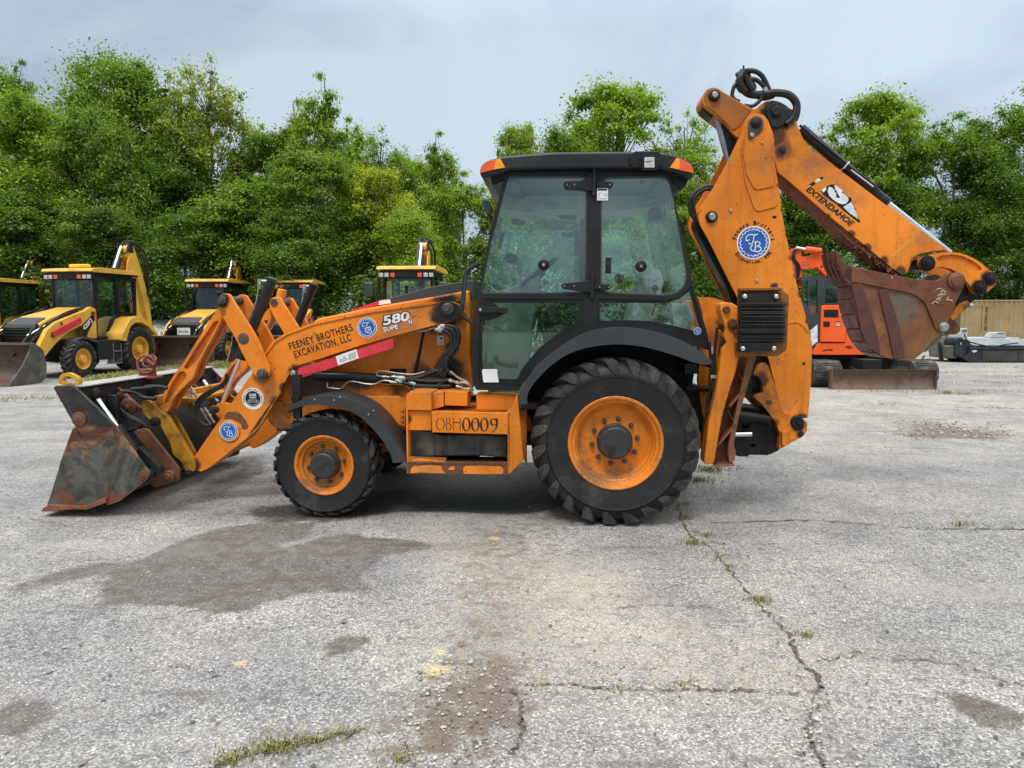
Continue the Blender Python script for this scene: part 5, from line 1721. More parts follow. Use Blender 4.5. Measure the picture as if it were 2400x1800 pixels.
lowb = mix_px([('D', 205, 700), ('D', 300, 560), ('D', 420, 640), ('D', 500, 760), ('D', 560, 920), ('D', 640, 1200), ('E', 1080, 640), ('E', 1060, 1150), ('E', 950, 1140), ('E', 840, 730), ('D', 420, 1080), ('D', 210, 780)], S0, 6)
mb.prism(lowb, S0 + .025, 2 * CY - S0 - .025)
mb.prism(mix_px([('D', 372, 350), ('D', 410, 275), ('D', 450, 275), ('D', 490, 330), ('D', 450, 400), ('D', 400, 460)], S0, 6), 2 * CY - S0 - .06, 2 * CY - S0 - .025)
# raised doubler plates near the top and the weld line low down
mb.prism(mix_px([('D', 366, 455), ('D', 385, 335), ('D', 410, 285), ('D', 440, 274), ('D', 470, 285), ('D', 520, 395), ('D', 520, 500), ('D', 545, 690), ('D', 538, 716), ('D', 450, 738), ('D', 430, 728), ('D', 385, 600)], S0, 7), S0 - .009, S0)
mb.prism(mix_px([('D', 374, 455), ('D', 392, 340), ('D', 412, 297), ('D', 440, 284), ('D', 466, 295), ('D', 514, 397), ('D', 514, 500), ('D', 526, 600), ('D', 520, 618), ('D', 445, 634), ('D', 425, 625), ('D', 390, 560)], S0, 7), S0 - .018, S0 - .009)
mb.tube([FB.P('E', x, y, S0 - .002) for x, y in ((950, 455), (1010, 450), (1050, 462), (1085, 495), (1110, 530))], .006)
BM = part(mb, 'boom', boom_mat, bevel=.004)
mb = MB()
fl_ = mix_px([('F', 1060, 860), ('F', 1075, 790), ('F', 1130, 745), ('F', 1200, 745), ('F', 1255, 790), ('F', 1258, 870), ('F', 1200, 930), ('F', 1140, 1010), ('F', 1110, 1040), ('F', 1070, 1040), ('F', 1058, 1000)], S0, 6)
mb.mat(0).prism(fl_, S0 - .032, S0 - .018)
mb.mat(1)
c = FB.V('F', 1160, 835, S0); mb.pin(c[0], c[1], S0 - .055, .042, .03).pin(c[0], c[1], S0 - .06, .030, .01).pin(c[0], c[1], S0 - .064, .01, .01)
mb.mat(2); c = FB.V('F', 1105, 990, S0); mb.pin(c[0], c[1], S0 - .045, .018, .02, 8)
part(mb, 'boom_pin', [M['pinsteel'], M['grease'], M['zinc']], BM, bevel=.002)
mb = MB()
c = FB.V('D', 223, 765, S0)
mb.mat(1).pin(c[0], c[1], S0 - .03, .048, .03)
mb.mat(0).pin(c[0], c[1], S0 - .038, .030, .02)
for (x, y, r) in ((316, 733, .014), (444, 1074, .014), (466, 407, .010)):
    c = FB.V('D', x, y, S0); mb.pin(c[0], c[1], S0 - .012 - (.018 if y < 500 else 0), r, .014, 8)
part(mb, 'cylinder_pin', [M['zinc'], M['grease']], BM, bevel=.002)
mb = MB()
# black boom cylinder along the back of the boom
mb.prism(mix_px([('D', 150, 765), ('D', 142, 800), ('D', 160, 850), ('D', 230, 980), ('D', 300, 1110), ('D', 325, 1185), ('D', 360, 1200), ('D', 400, 1180), ('D', 240, 880), ('D', 180, 770)], S0 + .08, 6), S0 + .08, 1.12)
part(mb, 'boom_cylinder', M['black'], BM, bevel=.02)
mb = MB()
emblem(FB, 'G', 652, 668, 202, S0, 'emblem', BM)
c = FB.P('G', 652, 668, S0); r = abs(FB.V('G', 652 + 202, 668, S0)[0] - c.x)
cc = (c.x, c.y - .003, c.z)
arc_text(mb, 'Feeney Brothers', cc, r * 1.08, rad(172), rad(4), r * .22, r * .052)
arc_text(mb, 'Excavation, LLC', cc, r * 1.10, rad(210), rad(332), r * .21, r * .050, inside=True)
mb.build('lettering', M['maroon'], BM, smooth=0, recalc=False)
mb = MB()
c = FB.V('E', 1075, 770, S0); mb.pin(c[0], c[1], S0 - .003, .013, .004, 14)
c = FB.V('D', 533, 765, S0); mb.pin(c[0], c[1], S0 - .003, .012, .004, 14)
part(mb, 'drain_hole', M['dark'], BM, bevel=0)
for pts in ([(238, 622), (200, 615), (150, 640), (120, 690), (125, 750), (160, 790)], [(238, 630), (190, 630), (150, 660), (135, 710), (145, 770)]):
    pipe('boom_hose', 'D', pts, S0 + .08, .017, M['hose'], parent=BM)

# dipper (extending stick)
T0 = .93
T1 = 1.21
dp = [('F', 470, 520), ('F', 490, 440), ('F', 545, 375), ('F', 620, 355), ('F', 690, 375), ('F', 760, 425), ('F', 980, 555), ('F', 1160, 650), ('F', 1230, 580), ('F', 1310, 535), ('F', 1400, 525), ('F', 1480, 545), ('F', 1580, 600), ('F', 1650, 670),
      ('F', 1690, 790), ('F', 1730, 900), ('F', 1800, 1060), ('F', 1950, 1220), ('D', 730, 445), ('D', 860, 545), ('D', 1070, 705), ('D', 1250, 835), ('D', 1370, 925), ('D', 1290, 932), ('D', 1225, 945), ('D', 1195, 985), ('D', 1175, 1035), ('D', 1150, 1050),
      ('D', 1060, 980), ('D', 900, 845), ('D', 760, 730), ('D', 600, 590), ('D', 545, 548), ('D', 520, 450), ('D', 430, 420), ('F', 900, 990), ('F', 760, 800), ('F', 600, 680), ('F', 500, 600)]
do = mix_px(dp, T0, 7)
dip_mat = orange('dipper_paint', [(FB.P('F', 1420, 680, T0), .16, 1), (FB.P('F', 1500, 760, T0), .14, 1), (FB.P('F', 1500, 1190, T0), .07, .95), (FB.P('F', 1420, 1000, T0), .12, .9), (FB.P('D', 1235, 1000, T0), .10, 1), (FB.P('F', 620, 470, T0), .07, .7), (FB.P('D', 570, 440, T0), .10, .65), (FB.P('D', 640, 640, T0), .025, .6), (FB.P('D', 790, 760, T0), .03, .7), (FB.P('D', 900, 850, T0), .045, .85), (FB.P('D', 980, 915, T0), .05, .9), (FB.P('D', 1060, 975, T0), .05, .9), (FB.P('D', 1140, 1030, T0), .06, .9)], .45, .15, .6)
mb = MB()
mb.prism(do, T0, T1)
DP = part(mb, 'dipper', dip_mat, bevel=.008)
mb = MB()   # shield over the upper ear, rustier paint
slab(mb, 'F', [(500, 520), (510, 450), (560, 390), (625, 372), (690, 392), (770, 440), (1110, 655), (1040, 740), (960, 860), (880, 920), (760, 790), (640, 680), (530, 600)], T0 - .008, T0, 8)
part(mb, 'dipper_shield', orange('shield_paint', [(FB.P('F', 620, 470, T0), .06, .9), (FB.P('F', 930, 960, T0), .06, .8)], .8, .5, .4, (.45, .14, .02)), DP, bevel=.003)
mb = MB()
for (zz, x, y, r, dz) in (('F', 625, 475, .046, .05), ('F', 1420, 680, .032, .03), ('D', 568, 440, .020, .01), ('D', 1272, 988, .040, .04)):
    c = FB.V(zz, x, y, T0)
    mb.mat(0).pin(c[0], c[1], T0 - dz, r, dz)
    if zz == 'F' and x < 700:
        mb.mat(1).pin(c[0], c[1], T0 - dz - .008, r * .55, .02)
part(mb, 'dipper_pin', [M['grease'], M['zinc']], DP, bevel=.002)
mb = MB()   # inner slide seen along the underside
mb.prism(mix_px([('D', 540, 545), ('D', 600, 585), ('D', 760, 722), ('D', 900, 838), ('D', 1060, 975), ('D', 1160, 1050), ('D', 1150, 1058), ('D', 1060, 1000), ('D', 900, 878), ('D', 870, 850), ('D', 760, 745), ('D', 600, 605), ('D', 548, 565)], T0, 3), T0 + .03, T1 - .03)
rg = random.Random(4)
for i in range(150):
    t_ = rg.random()
    p = FB.V('D', 870 + 290 * t_, 820 + 235 * t_, T0)
    q = rg.uniform(.008, .02)
    mb.obox((p[0] + rg.uniform(-.02, .02), rg.uniform(T0, T1), p[1] - rg.uniform(.03, .07)), (p[0] + q, rg.uniform(T0, T1), p[1] - .05 + q), q, q)
part(mb, 'dipper_slide', rust('slide_rust', (.16, .05, .02), (.22, .08, .03), (.04, .018, .012), 5, .7), DP, bevel=.003)
mb = MB()
a, b = FB.P('D', 655, 335, T0 + .10), FB.P('D', 1072, 695, T0 + .10)
mb.cyl(a, b, .046, n=20)
mb.lathe(b - (b - a).normalized() * .05, b - a, [(0, .05), (.06, .05), (.064, .04)], 20)
mb.tube([FB.P('D', x, y, T0 + .06) for x, y in ((652, 318), (760, 410), (860, 490), (950, 560), (1030, 622))], .012)
mb.tube([FB.P('D', x, y, T0 + .03) for x, y in ((700, 360), (860, 488), (960, 580), (1040, 635))], .008)
part(mb, 'bucket_cylinder', M['cylblack'], DP, bevel=.003)
mb = MB()
a2 = FB.P('D', 1378, 940, T0 + .10)
mb.cyl(b, a2, .030, n=16)
part(mb, 'bucket_cylinder_rod', M['chrome'], DP, bevel=0)
mb = MB()
a, b2 = FB.P('D', 852, 535, T0 + .04), FB.P('D', 882, 502, T0 + .04)
mb.obox(a, b2, .12, .012, up=(1, 0, 0))
a, b2 = FB.P('D', 900, 535, T0 + .02), FB.P('D', 1010, 618, T0 + .02)
mb.cyl(a, b2, .006)
part(mb, 'pipe_clamp', M['chrome'], DP, bevel=.001)
mb = MB()   # faded yellow stripe
slab(mb, 'D', [(1205, 855), (1212, 862), (1100, 960), (1090, 958)], T0 - .001, T0)
part(mb, 'stripe', paint('stripe_paint', (.70, .34, .04), .5, (.3, .12, .03), .5, 8), DP, bevel=0)
# brand block, half torn off, and the lettering under it
mb = MB()
y_ = T0
blk = [(530, 560), (560, 545), (640, 470), (720, 435), (790, 430), (800, 445), (960, 560), (960, 585), (930, 600), (1010, 630), (1060, 680), (1120, 690), (1130, 760), (1180, 860), (1230, 960), (1270, 1110), (1305, 1150), (1270, 1180), (920, 900), (840, 820), (720, 740), (580, 640)]
mb.mat(0); slab(mb, 'W', blk, y_ - .0015, y_, 3)
mb.mat(1)
slab(mb, 'W', [(660, 560), (690, 475), (740, 490), (800, 545), (800, 580), (830, 600), (830, 690), (890, 700), (900, 680), (810, 520), (790, 450), (830, 455), (960, 560), (930, 600), (1005, 635), (1060, 690), (1070, 730), (1030, 800), (960, 820), (860, 790), (760, 720), (690, 650)], y_ - .003, y_ - .0015, 3)
slab(mb, 'W', [(965, 870), (1120, 775), (1130, 790), (1175, 870), (1180, 910), (1225, 960), (1260, 1110), (1100, 1000)], y_ - .003, y_ - .0015, 2)
slab(mb, 'W', [(545, 545), (640, 475), (630, 540), (580, 590)], y_ - .003, y_ - .0015, 1)
mb.mat(0)
slab(mb, 'W', [(310, 430), (390, 375), (430, 415), (370, 470)], y_ - .0015, y_, 1)
slab(mb, 'W', [(490, 310), (570, 280), (580, 300), (550, 355)], y_ - .0015, y_, 1)
mb.mat(1); slab(mb, 'W', [(410, 365), (480, 315), (545, 335), (530, 360), (440, 400)], y_ - .0015, y_, 1)
mb.mat(0); txt(mb, FB, 'EXTENDAHOE', 'W', (232, 545), (1120, 1262), 105, y_, bold=.03, shear=.25, lift=.002)
mb.build('model_lettering', [M['black'], M['silver']], DP, smooth=0, recalc=False)
# hose tangle on top
for pts, r, s_ in (([(860, 480), (870, 400), (900, 330), (950, 290)], .017, 1.0), ([(860, 470), (900, 520), (960, 545)], .017, 1.0), ([(1060, 140), (1160, 150), (1240, 200), (1290, 280), (1340, 390)], .022, 1.05), ([(1100, 250), (1170, 260), (1240, 310), (1290, 370)], .020, 1.0),
                   ([(1010, 130), (1000, 220), (980, 320), (1020, 400), (1110, 450), (1250, 450), (1400, 430), (1540, 440), (1630, 480), (1690, 560), (1700, 650), (1680, 740), (1650, 790)], .034, 1.02),
                   ([(1080, 130), (1060, 200), (1110, 300), (1140, 360), (1100, 420), (1180, 460), (1280, 490), (1400, 460)], .028, 1.1), ([(930, 220), (990, 180), (1020, 150)], .034, 1.0), ([(940, 260), (1000, 320), (1060, 380), (1130, 430)], .045, 1.05),
                   ([(1010, 75), (1012, 130)], .008, 1.0), ([(1640, 660), (1600, 730), (1520, 790), (1450, 850)], .03, .98), ([(1300, 380), (1250, 440), (1230, 520), (1130, 600), (1020, 590)], .016, 1.0), ([(1690, 600), (1665, 700), (1640, 760), (1560, 830)], .022, .92),
                   ([(1000, 200), (960, 260), (990, 350), (1050, 420)], .03, .98), ([(1060, 230), (1090, 320), (1130, 380)], .03, .96)):
    pipe('dipper_hose', 'F', pts, s_, r, M['hose'], parent=DP)
mb = MB()
slab(mb, 'F', [(1300, 640), (1400, 560), (1560, 620), (1660, 700), (1660, 760), (1560, 820), (1450, 880), (1380, 870), (1330, 760)], T0 - .02, T0 + .05, 12)
c = FB.V('F', 1420, 680, T0); mb.pin(c[0], c[1], T0 - .045, .042, .03)
slab(mb, 'F', [(950, 200), (1020, 150), (1090, 220), (1150, 330), (1140, 370), (1060, 400), (990, 370), (930, 270)], .98, 1.1, 12)
part(mb, 'greasy_guard', M['grease'], DP, bevel=.012)
mb = MB()
c = FB.P('F', 1290, 388, .95); mb.lathe(c, (0, -1, 0), [(0, .018), (.02, .018)], 10)
part(mb, 'hose_coupling', M['zinc'], DP, bevel=0)
mb = MB()   # dipper cylinder rod going down inside the boom
a, b = FB.P('F', 620, 560, CY - .06), FB.P('F', 830, 1350, CY - .06)
mb.cyl(a, b, .032, n=16)
part(mb, 'dipper_cylinder_rod', plain('dull_rod', (.35, .36, .38), .3, .8), BM, bevel=0)
mb = MB()
mb.prism(mix_px([('F', 468, 520), ('F', 480, 640), ('F', 600, 760), ('F', 640, 700), ('F', 600, 620), ('F', 520, 580)], T0 + .06, 4), T0 + .06, T1 - .06)
mb.prism(mix_px([('F', 740, 820), ('F', 860, 920), ('F', 930, 1000), ('F', 850, 1250), ('F', 820, 1200), ('F', 790, 1000)], T0 + .05, 4), T0 + .05, T1 - .08)
part(mb, 'dipper_guard', M['black'], DP, bevel=.01)

# bucket linkage
mb = MB()
K0 = .87
lk = [('H', 1080, 300), ('H', 1100, 250), ('H', 1160, 228), ('H', 1260, 195), ('H', 1370, 172), ('H', 1480, 165), ('H', 1600, 180), ('H', 1720, 220), ('H', 1850, 290), ('H', 1960, 380), ('H', 2050, 445), ('H', 2085, 510), ('H', 2075, 590), ('H', 2000, 660), ('H', 1900, 715), ('H', 1830, 720),
      ('H', 1770, 690), ('H', 1745, 620), ('H', 1700, 560), ('H', 1600, 455), ('H', 1480, 385), ('H', 1380, 365), ('H', 1270, 372), ('H', 1220, 398), ('H', 1150, 395), ('H', 1095, 360)]
rc_ = mix_px([('H', 1295, 245), ('H', 1380, 215), ('H', 1500, 200), ('H', 1650, 225), ('H', 1780, 290), ('H', 1880, 365), ('H', 1890, 405), ('H', 1840, 400), ('H', 1730, 380), ('H', 1600, 300), ('H', 1450, 285), ('H', 1320, 285)], K0, 5)
lo2 = mix_px(lk, K0, 6)
for y0, y1, rr in ((K0, K0 + .05, 0), (2 * CY - K0 - .05, 2 * CY - K0, 1)):
    mb.prism(lo2, y0, y1, [rc_])
    mb.prism(lo2, y0 + .022, y1 - .022)
LK = part(mb, 'bucket_bell_crank', orange('curved_link_paint', [(FB.P('H', 1980, 520, K0), .085, 1), (FB.P('H', 1850, 630, K0), .075, 1), (FB.P('H', 1175, 320, K0), .07, 1)], .55, .2, .4), bevel=.006)
mb = MB()
for (x, y, r) in ((1985, 515, .038), (1855, 630, .042), (1175, 318, .046)):
    c = FB.V('H', x, y, K0)
    mb.cyl((c[0], K0 - .03, c[1]), (c[0], 2 * CY - K0 + .03, c[1]), r)
    mb.pin(c[0], c[1], K0 - .045, r * .6, .03).pin(c[0], c[1], K0 - .05, r * .25, .03)
    mb.lathe((c[0], K0 - .004, c[1]), (0, -1, 0), [(0, r * 1.5), (.006, r * 1.4)], 24)
part(mb, 'link_pin', M['grease'], LK, bevel=.002)
mb = MB()
mb.prism(mix_px([('H', 1620, 480), ('H', 1750, 560), ('H', 1860, 700), ('H', 1800, 760), ('H', 1700, 840), ('H', 1600, 930), ('H', 1540, 960), ('H', 1530, 800), ('H', 1600, 680)], CY - .1, 6), CY - .14, CY + .14)
part(mb, 'linkage_casting', M['grease'], LK, bevel=.02)
mb = MB()
mb.prism(mix_px([('H', 1540, 860), ('H', 1680, 790), ('H', 1710, 850), ('H', 1620, 950), ('H', 1540, 1000)], CY - .12, 5), CY - .15, CY + .16)
mb.prism(mix_px([('H', 1430, 1010), ('H', 1530, 860), ('H', 1540, 1010), ('H', 1460, 1060)], CY - .12, 5), CY - .17, CY - .12)
part(mb, 'tipping_link', M['orange_dirty'], LK, bevel=.015)
mb = MB()
mb.prism(mix_px([('H', 1420, 1060), ('H', 1520, 1040), ('H', 1580, 1090), ('H', 1620, 1180), ('H', 1560, 1240), ('H', 1450, 1240), ('H', 1420, 1180)], CY - .1, 8), CY - .1, CY + .2)
mb.prism(mix_px([('H', 1640, 900), ('H', 1740, 830), ('H', 1800, 810), ('H', 1800, 870), ('H', 1760, 905), ('H', 1680, 920)], CY - .1, 8), CY + .1, CY + .14)
part(mb, 'link_foot', M['rust'], LK, bevel=.01)
mb = MB()
for (x, y, r) in ((1395, 1140, .040), (1750, 865, .020)):
    c = FB.V('H', x, y, .87); mb.cyl((c[0], .86, c[1]), (c[0], 1.3, c[1]), r); mb.pin(c[0], c[1], .85, r * .7, .02)
part(mb, 'bucket_pin', M['zinc'], LK, bevel=.003)

# hoe bucket
HB0, HB1 = .90, 1.22
sd = [('O', 480, 265), ('O', 590, 250), ('O', 760, 290), ('O', 980, 335), ('O', 1200, 375), ('O', 1300, 388), ('O', 1390, 390), ('O', 1440, 370), ('O', 1490, 322), ('O', 1560, 300), ('O', 1625, 325), ('O', 1652, 390), ('O', 1640, 450), ('O', 1570, 590), ('O', 1500, 770), ('O', 1475, 850),
      ('O', 1390, 930), ('O', 1290, 1040), ('O', 1200, 1115), ('O', 1090, 1115), ('O', 960, 1105), ('O', 860, 1070), ('O', 760, 975), ('O', 712, 850), ('O', 668, 720), ('O', 635, 580), ('O', 610, 425), ('O', 560, 330)]
ho = mix_px(sd, HB0, 6)
hi_ = mix_px([('O', 600, 275), ('O', 760, 305), ('O', 1200, 395), ('O', 1400, 600), ('O', 1400, 850), ('O', 1200, 1080), ('O', 1090, 1085), ('O', 960, 1070), ('O', 870, 1040), ('O', 770, 960), ('O', 700, 860), ('O', 640, 720), ('O', 600, 580), ('O', 560, 430)], HB0, 6)
mb = MB()
mb.mat(0).prism(ho, HB0, HB0 + .025)
mb.prism(ho, HB1 - .025, HB1)
mb.mat(1)
# curved shell: strip between outer outline of back and slightly inside it
outer_pts = ['O', (1475, 850), (1390, 930), (1290, 1040), (1200, 1112), (1090, 1112), (960, 1102), (860, 1067), (765, 980), (712, 850), (668, 720), (635, 580), (610, 425), (520, 290)]
op = smooth_path([Vector((*FB.V('O', *q, HB0), 0)) for q in outer_pts[1:]], 4)
cen_ = Vector((*FB.V('O', 1050, 650, HB0), 0))
shell = [(p.x, p.y) for p in op] + [tuple((p + (cen_ - p).normalized() * .025)[:2]) for p in reversed(op)]
mb.prism(shell, HB0 + .025, HB1 - .025)
HB = part(mb, 'hoe_bucket', [M['hoeside'], M['hoerust']], bevel=.004)
mb = MB()
# side cutter band with the ear, and the two wear bars
ear = mix_px([('O', 590, 250), ('O', 760, 288), ('O', 980, 333), ('O', 1200, 373), ('O', 1390, 390), ('O', 1440, 370), ('O', 1490, 322), ('O', 1560, 298), ('O', 1628, 325), ('O', 1655, 390), ('O', 1640, 450), ('O', 1570, 590), ('O', 1500, 770), ('O', 1465, 850), ('O', 1420, 860), ('O', 1390, 840),
              ('O', 1330, 690), ('O', 1280, 580), ('O', 1200, 520), ('O', 1100, 490), ('O', 940, 460), ('O', 700, 410), ('O', 590, 395), ('O', 520, 330)], HB0, 6)
mb.mat(0).prism(ear, HB0 - .02, HB0)
mb.prism(ear, HB1, HB1 + .02)
mb.mat(1)
mb.prism(mix_px([('O', 610, 425), ('O', 700, 412), ('O', 720, 450), ('O', 800, 700), ('O', 850, 880), ('O', 880, 1068), ('O', 760, 1000), ('O', 700, 850), ('O', 650, 600)], HB0, 3), HB0 - .018, HB0)
mb.prism(mix_px([('O', 860, 480), ('O', 940, 462), ('O', 960, 520), ('O', 1050, 800), ('O', 1105, 1105), ('O', 1000, 1100), ('O', 960, 900), ('O', 890, 620)], HB0, 3), HB0 - .018, HB0)
part(mb, 'side_cutter', [M['hoerust'], M['wearbar']], HB, bevel=.006)
mb = MB()
for k in range(0):
    zf = [(('O', 545, 560), ('O', 660, 555), ('O', 680, 700), ('O', 580, 705)), (('O', 585, 712), ('O', 684, 706), ('O', 720, 840), ('O', 635, 845)), (('O', 640, 852), ('O', 726, 848), ('O', 800, 950), ('O', 700, 960)), (('O', 520, 400), ('O', 610, 420), ('O', 650, 550), ('O', 545, 552)), (('O', 710, 968), ('O', 806, 962), ('O', 880, 1066), ('O', 800, 1045))][k]
    mb.prism(mix_px(list(zf), HB0, 3), HB0 - .010, HB0 + .0)
for k in range(6):      # welded heel strips across the back of the bucket
    q = [(612, 440), (632, 560), (662, 700), (706, 835), (756, 950), (840, 1048)][k]
    q2 = [(630, 548), (660, 690), (702, 822), (750, 940), (830, 1040), (930, 1092)][k]
    a, b = FB.V('O', *q, HB0), FB.V('O', *q2, HB0)
    d_ = Vector((b[0] - a[0], b[1] - a[1])).normalized(); n_ = Vector((d_.y, -d_.x)) * .014
    if n_.x > 0: n_ = -n_
    mb.prism([a, b, (b[0] + n_.x, b[1] + n_.y), (a[0] + n_.x, a[1] + n_.y)], HB0 + .01, HB1 - .01)
part(mb, 'heel_plate', M['wearbar'], HB, bevel=.004)
mb = MB()
# teeth
for k in range(4):
    y0 = HB0 - .02 + k * (HB1 - HB0 - .04) / 3
    o_ = mix_px([('O', 458, 112), ('O', 478, 116), ('O', 540, 225), ('O', 610, 258), ('O', 610, 420), ('O', 570, 415), ('O', 515, 310), ('O', 475, 215)], HB0, 3)
    mb.prism(o_, y0, y0 + .055)
mb.prism(mix_px([('O', 530, 262), ('O', 610, 275), ('O', 620, 340), ('O', 590, 430), ('O', 545, 360)], HB0, 3), HB0, HB1)
part(mb, 'bucket_teeth', rust('teeth_rust', (.085, .030, .018), (.13, .045, .022), (.04, .018, .012), 7, .6), HB, bevel=.006)
mb = MB()
c = FB.V('O', 1565, 388, HB0)
mb.pin(c[0], c[1], HB0 - .045, .070, .03, 28).pin(c[0], c[1], HB0 - .06, .050, .03, 28)
mb.lathe((FB.V('H', 1345, 745, HB0)[0], HB0 - .02, FB.V('H', 1345, 745, HB0)[1]), (0, -1, 0), [(0, .072), (.004, .070)], 32)
part(mb, 'ear_boss', M['hoerust'], HB, bevel=.004)
mb = MB()
y_ = HB0 - .027
for pa in ([(1300, 790), (1330, 760), (1345, 780), (1330, 800)], [(1315, 740), (1345, 715), (1365, 735), (1350, 760)], [(1350, 690), (1385, 665), (1415, 690), (1400, 725), (1365, 700)], [(1300, 650), (1345, 640), (1360, 650)], [(1425, 795), (1440, 780), (1450, 745)], [(1450, 785), (1510, 800)],
           [(1240, 840), (1280, 810), (1325, 830)], [(1480, 470), (1520, 455), (1560, 465)], [(1500, 530), (1560, 500), (1590, 540), (1570, 600)], [(720, 485), (724, 515)]):
    ribbon(mb, smooth_path([FB.P('H', p[0], p[1], y_) for p in pa], 4), .006)
mb.build('chalk_marks', plain('chalk', (.62, .50, .45), .8), HB, smooth=0, recalc=False)
mb = MB()
mb.prism(mix_px([('O', 1300, 1042), ('O', 1470, 860), ('O', 1500, 850), ('O', 1440, 960), ('O', 1310, 1050)], HB0, 3), HB0 + .02, HB1)
part(mb, 'bucket_back', M['steel'] if False else rust('back_scraped', (.14, .135, .12), (.17, .16, .14), (.09, .05, .03), 3, .5), HB, bevel=.004)
# ================================================================ the asphalt lot
def poly_px(z, pts):
    return [tuple(ground(*zp(z, *p))[:2]) for p in pts]


def inside(px_, py_, poly):
    r = np.zeros(px_.shape, bool)
    n = len(poly)
    for i in range(n):
        x0, y0 = poly[i]; x1, y1 = poly[(i + 1) % n]
        c = ((y0 > py_) != (y1 > py_))
        with np.errstate(divide='ignore', invalid='ignore'):
            xi = (x1 - x0) * (py_ - y0) / (y1 - y0 + 1e-12) + x0
        r ^= c & (px_ < xi)
    return r


def axis_pts(lo, hi, a, b, step, far):
    v = list(np.arange(a, b + 1e-6, step))
    d = step
    x = a
    left = []
    while x > lo:
        d *= 1.35; x -= d; left.append(max(x, lo))
    x = b; d = step; right = []
    while x < hi:
        d *= 1.35; x += d; right.append(min(x, hi))
    return np.array(left[::-1] + v + right)


gx = axis_pts(-420, 420, -6.6, 6.6, .036, 0)
gy = axis_pts(-120, 420, 1.9, 9.6, .036, 0)
XX, YY = np.meshgrid(gx, gy)
oil = np.zeros(XX.shape); dirt = np.zeros(XX.shape); wet_shade = np.zeros(XX.shape); sand = np.zeros(XX.shape)
OIL = [('Q', [(-60, 350), (150, 290), (290, 240), (400, 215), (590, 215), (720, 150), (860, 95), (980, 60), (1080, 55), (1180, 30), (1260, 35), (1240, 55), (1140, 60), (1170, 70), (1330, 38), (1400, 42), (1330, 75), (1370, 95), (1290, 120), (1200, 135), (1185, 155),
               (1290, 140), (1420, 100), (1540, 90), (1600, 110), (1700, 115), (1790, 120), (1880, 140), (1860, 165), (1740, 170), (1660, 190), (1600, 240), (1540, 290), (1610, 320), (1600, 350), (1480, 345), (1300, 350), (1150, 395), (1040, 435), (900, 430), (780, 395), (650, 395),
               (500, 400), (430, 405), (470, 300), (560, 240)], .85),
       ('Q', [(-60, 350), (150, 290), (290, 240), (400, 215), (590, 215), (500, 300), (480, 405), (350, 410), (250, 400), (230, 370), (100, 380), (-60, 400)], .30),
       ('Q', [(1420, 550), (1600, 530), (1600, 550), (1520, 590), (1410, 635), (1420, 590)], 1.35), ('Q', [(-40, 880), (60, 800), (180, 785), (195, 870), (150, 940), (-40, 965)], 1.0),
       ('Q', [(200, 840), (380, 800), (400, 850), (200, 920)], .35), ('Q', [(1180, 660), (1330, 630), (1320, 650), (1190, 690)], .4),
       ('R', [(1820, 1320), (1900, 1320), (2040, 1380), (2240, 1430), (2190, 1485), (2060, 1480), (1960, 1430), (1940, 1370)], 1.35), ('R', [(1820, 1380), (1880, 1385), (1870, 1410), (1820, 1400)], .8),
       ('R', [(1440, 980), (1640, 985), (1600, 1010), (1500, 1005)], .55), ('R', [(1160, 715), (1310, 708), (1300, 730), (1200, 728)], .4), ('R', [(1790, 1515), (1860, 1520), (1850, 1540), (1790, 1530)], .5), ('R', [(1920, 1490), (1970, 1500), (1960, 1530), (1920, 1510)], .5)]
DIRT = [('Q', [(1700, 930), (1800, 880), (1900, 830), (2060, 740), (2150, 660), (2300, 620), (2300, 900), (2120, 960), (1980, 1010), (1850, 1040), (1690, 1030)], .9), ('R', [(1245, 1190), (1330, 1200), (1345, 1300), (1330, 1440), (1290, 1490), (1270, 1330)], .9),
        ('R', [(1290, 1490), (1330, 1480), (1400, 1660), (1330, 1660)], .6), ('R', [(1680, 160), (2040, 185), (2160, 215), (2100, 240), (1900, 235), (1640, 225), (1700, 200)], .9), ('Q', [(1650, 1106), (1640, 980), (1720, 820), (1860, 640), (1960, 420), (1940, 220), (2050, 60), (2212, 40), (2212, 1106)], .40),
        ('R', [(-20, 300), (200, 420), (300, 620), (200, 820), (60, 1000), (-20, 1400)], .34), ('R', [(720, 500), (800, 540), (880, 680), (960, 780), (920, 810), (840, 720), (740, 640)], .5),
        ('Q', [(950, 1090), (1100, 1030), (1300, 985), (1600, 925), (1600, 945), (1300, 1015), (1100, 1070), (1000, 1106)], .6)]
WET_SHADE = [('P', [(640, 1120), (900, 1075), (1270, 1085), (1330, 1180), (1240, 1205), (1000, 1195), (780, 1200)], 1.3), ('P', [(420, 1080), (620, 1060), (640, 1110), (450, 1150)], .5), ('P', [(560, 1190), (760, 1170), (960, 1190), (800, 1225), (600, 1222)], .7)]  # wet asphalt together with painted shadow under the machine
SAND = [('R', [(-300, 900), (0, 700), (300, 760), (560, 840), (640, 980), (1240, 1180), (1240, 1330), (500, 1320), (0, 1290), (-300, 1300)], .75), ('Q', [(1700, 0), (1900, 60), (2212, 200), (2212, 600), (1900, 850), (1650, 800), (1900, 560), (1950, 300)], .7),
        ('R', [(900, 800), (1100, 900), (1300, 1100), (1500, 1180), (1400, 1200), (1150, 1080)], .7), ('R', [(1200, 20), (2300, 20), (2300, 160), (1500, 170), (1200, 130)], .5), ('Q', [(1600, 950), (1700, 900), (1750, 1106), (1600, 1106)], .5)]
for arr, lst in ((oil, OIL), (dirt, DIRT), (wet_shade, WET_SHADE), (sand, SAND)):
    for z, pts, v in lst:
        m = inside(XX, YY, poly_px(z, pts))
        arr[m] = np.maximum(arr[m], v)


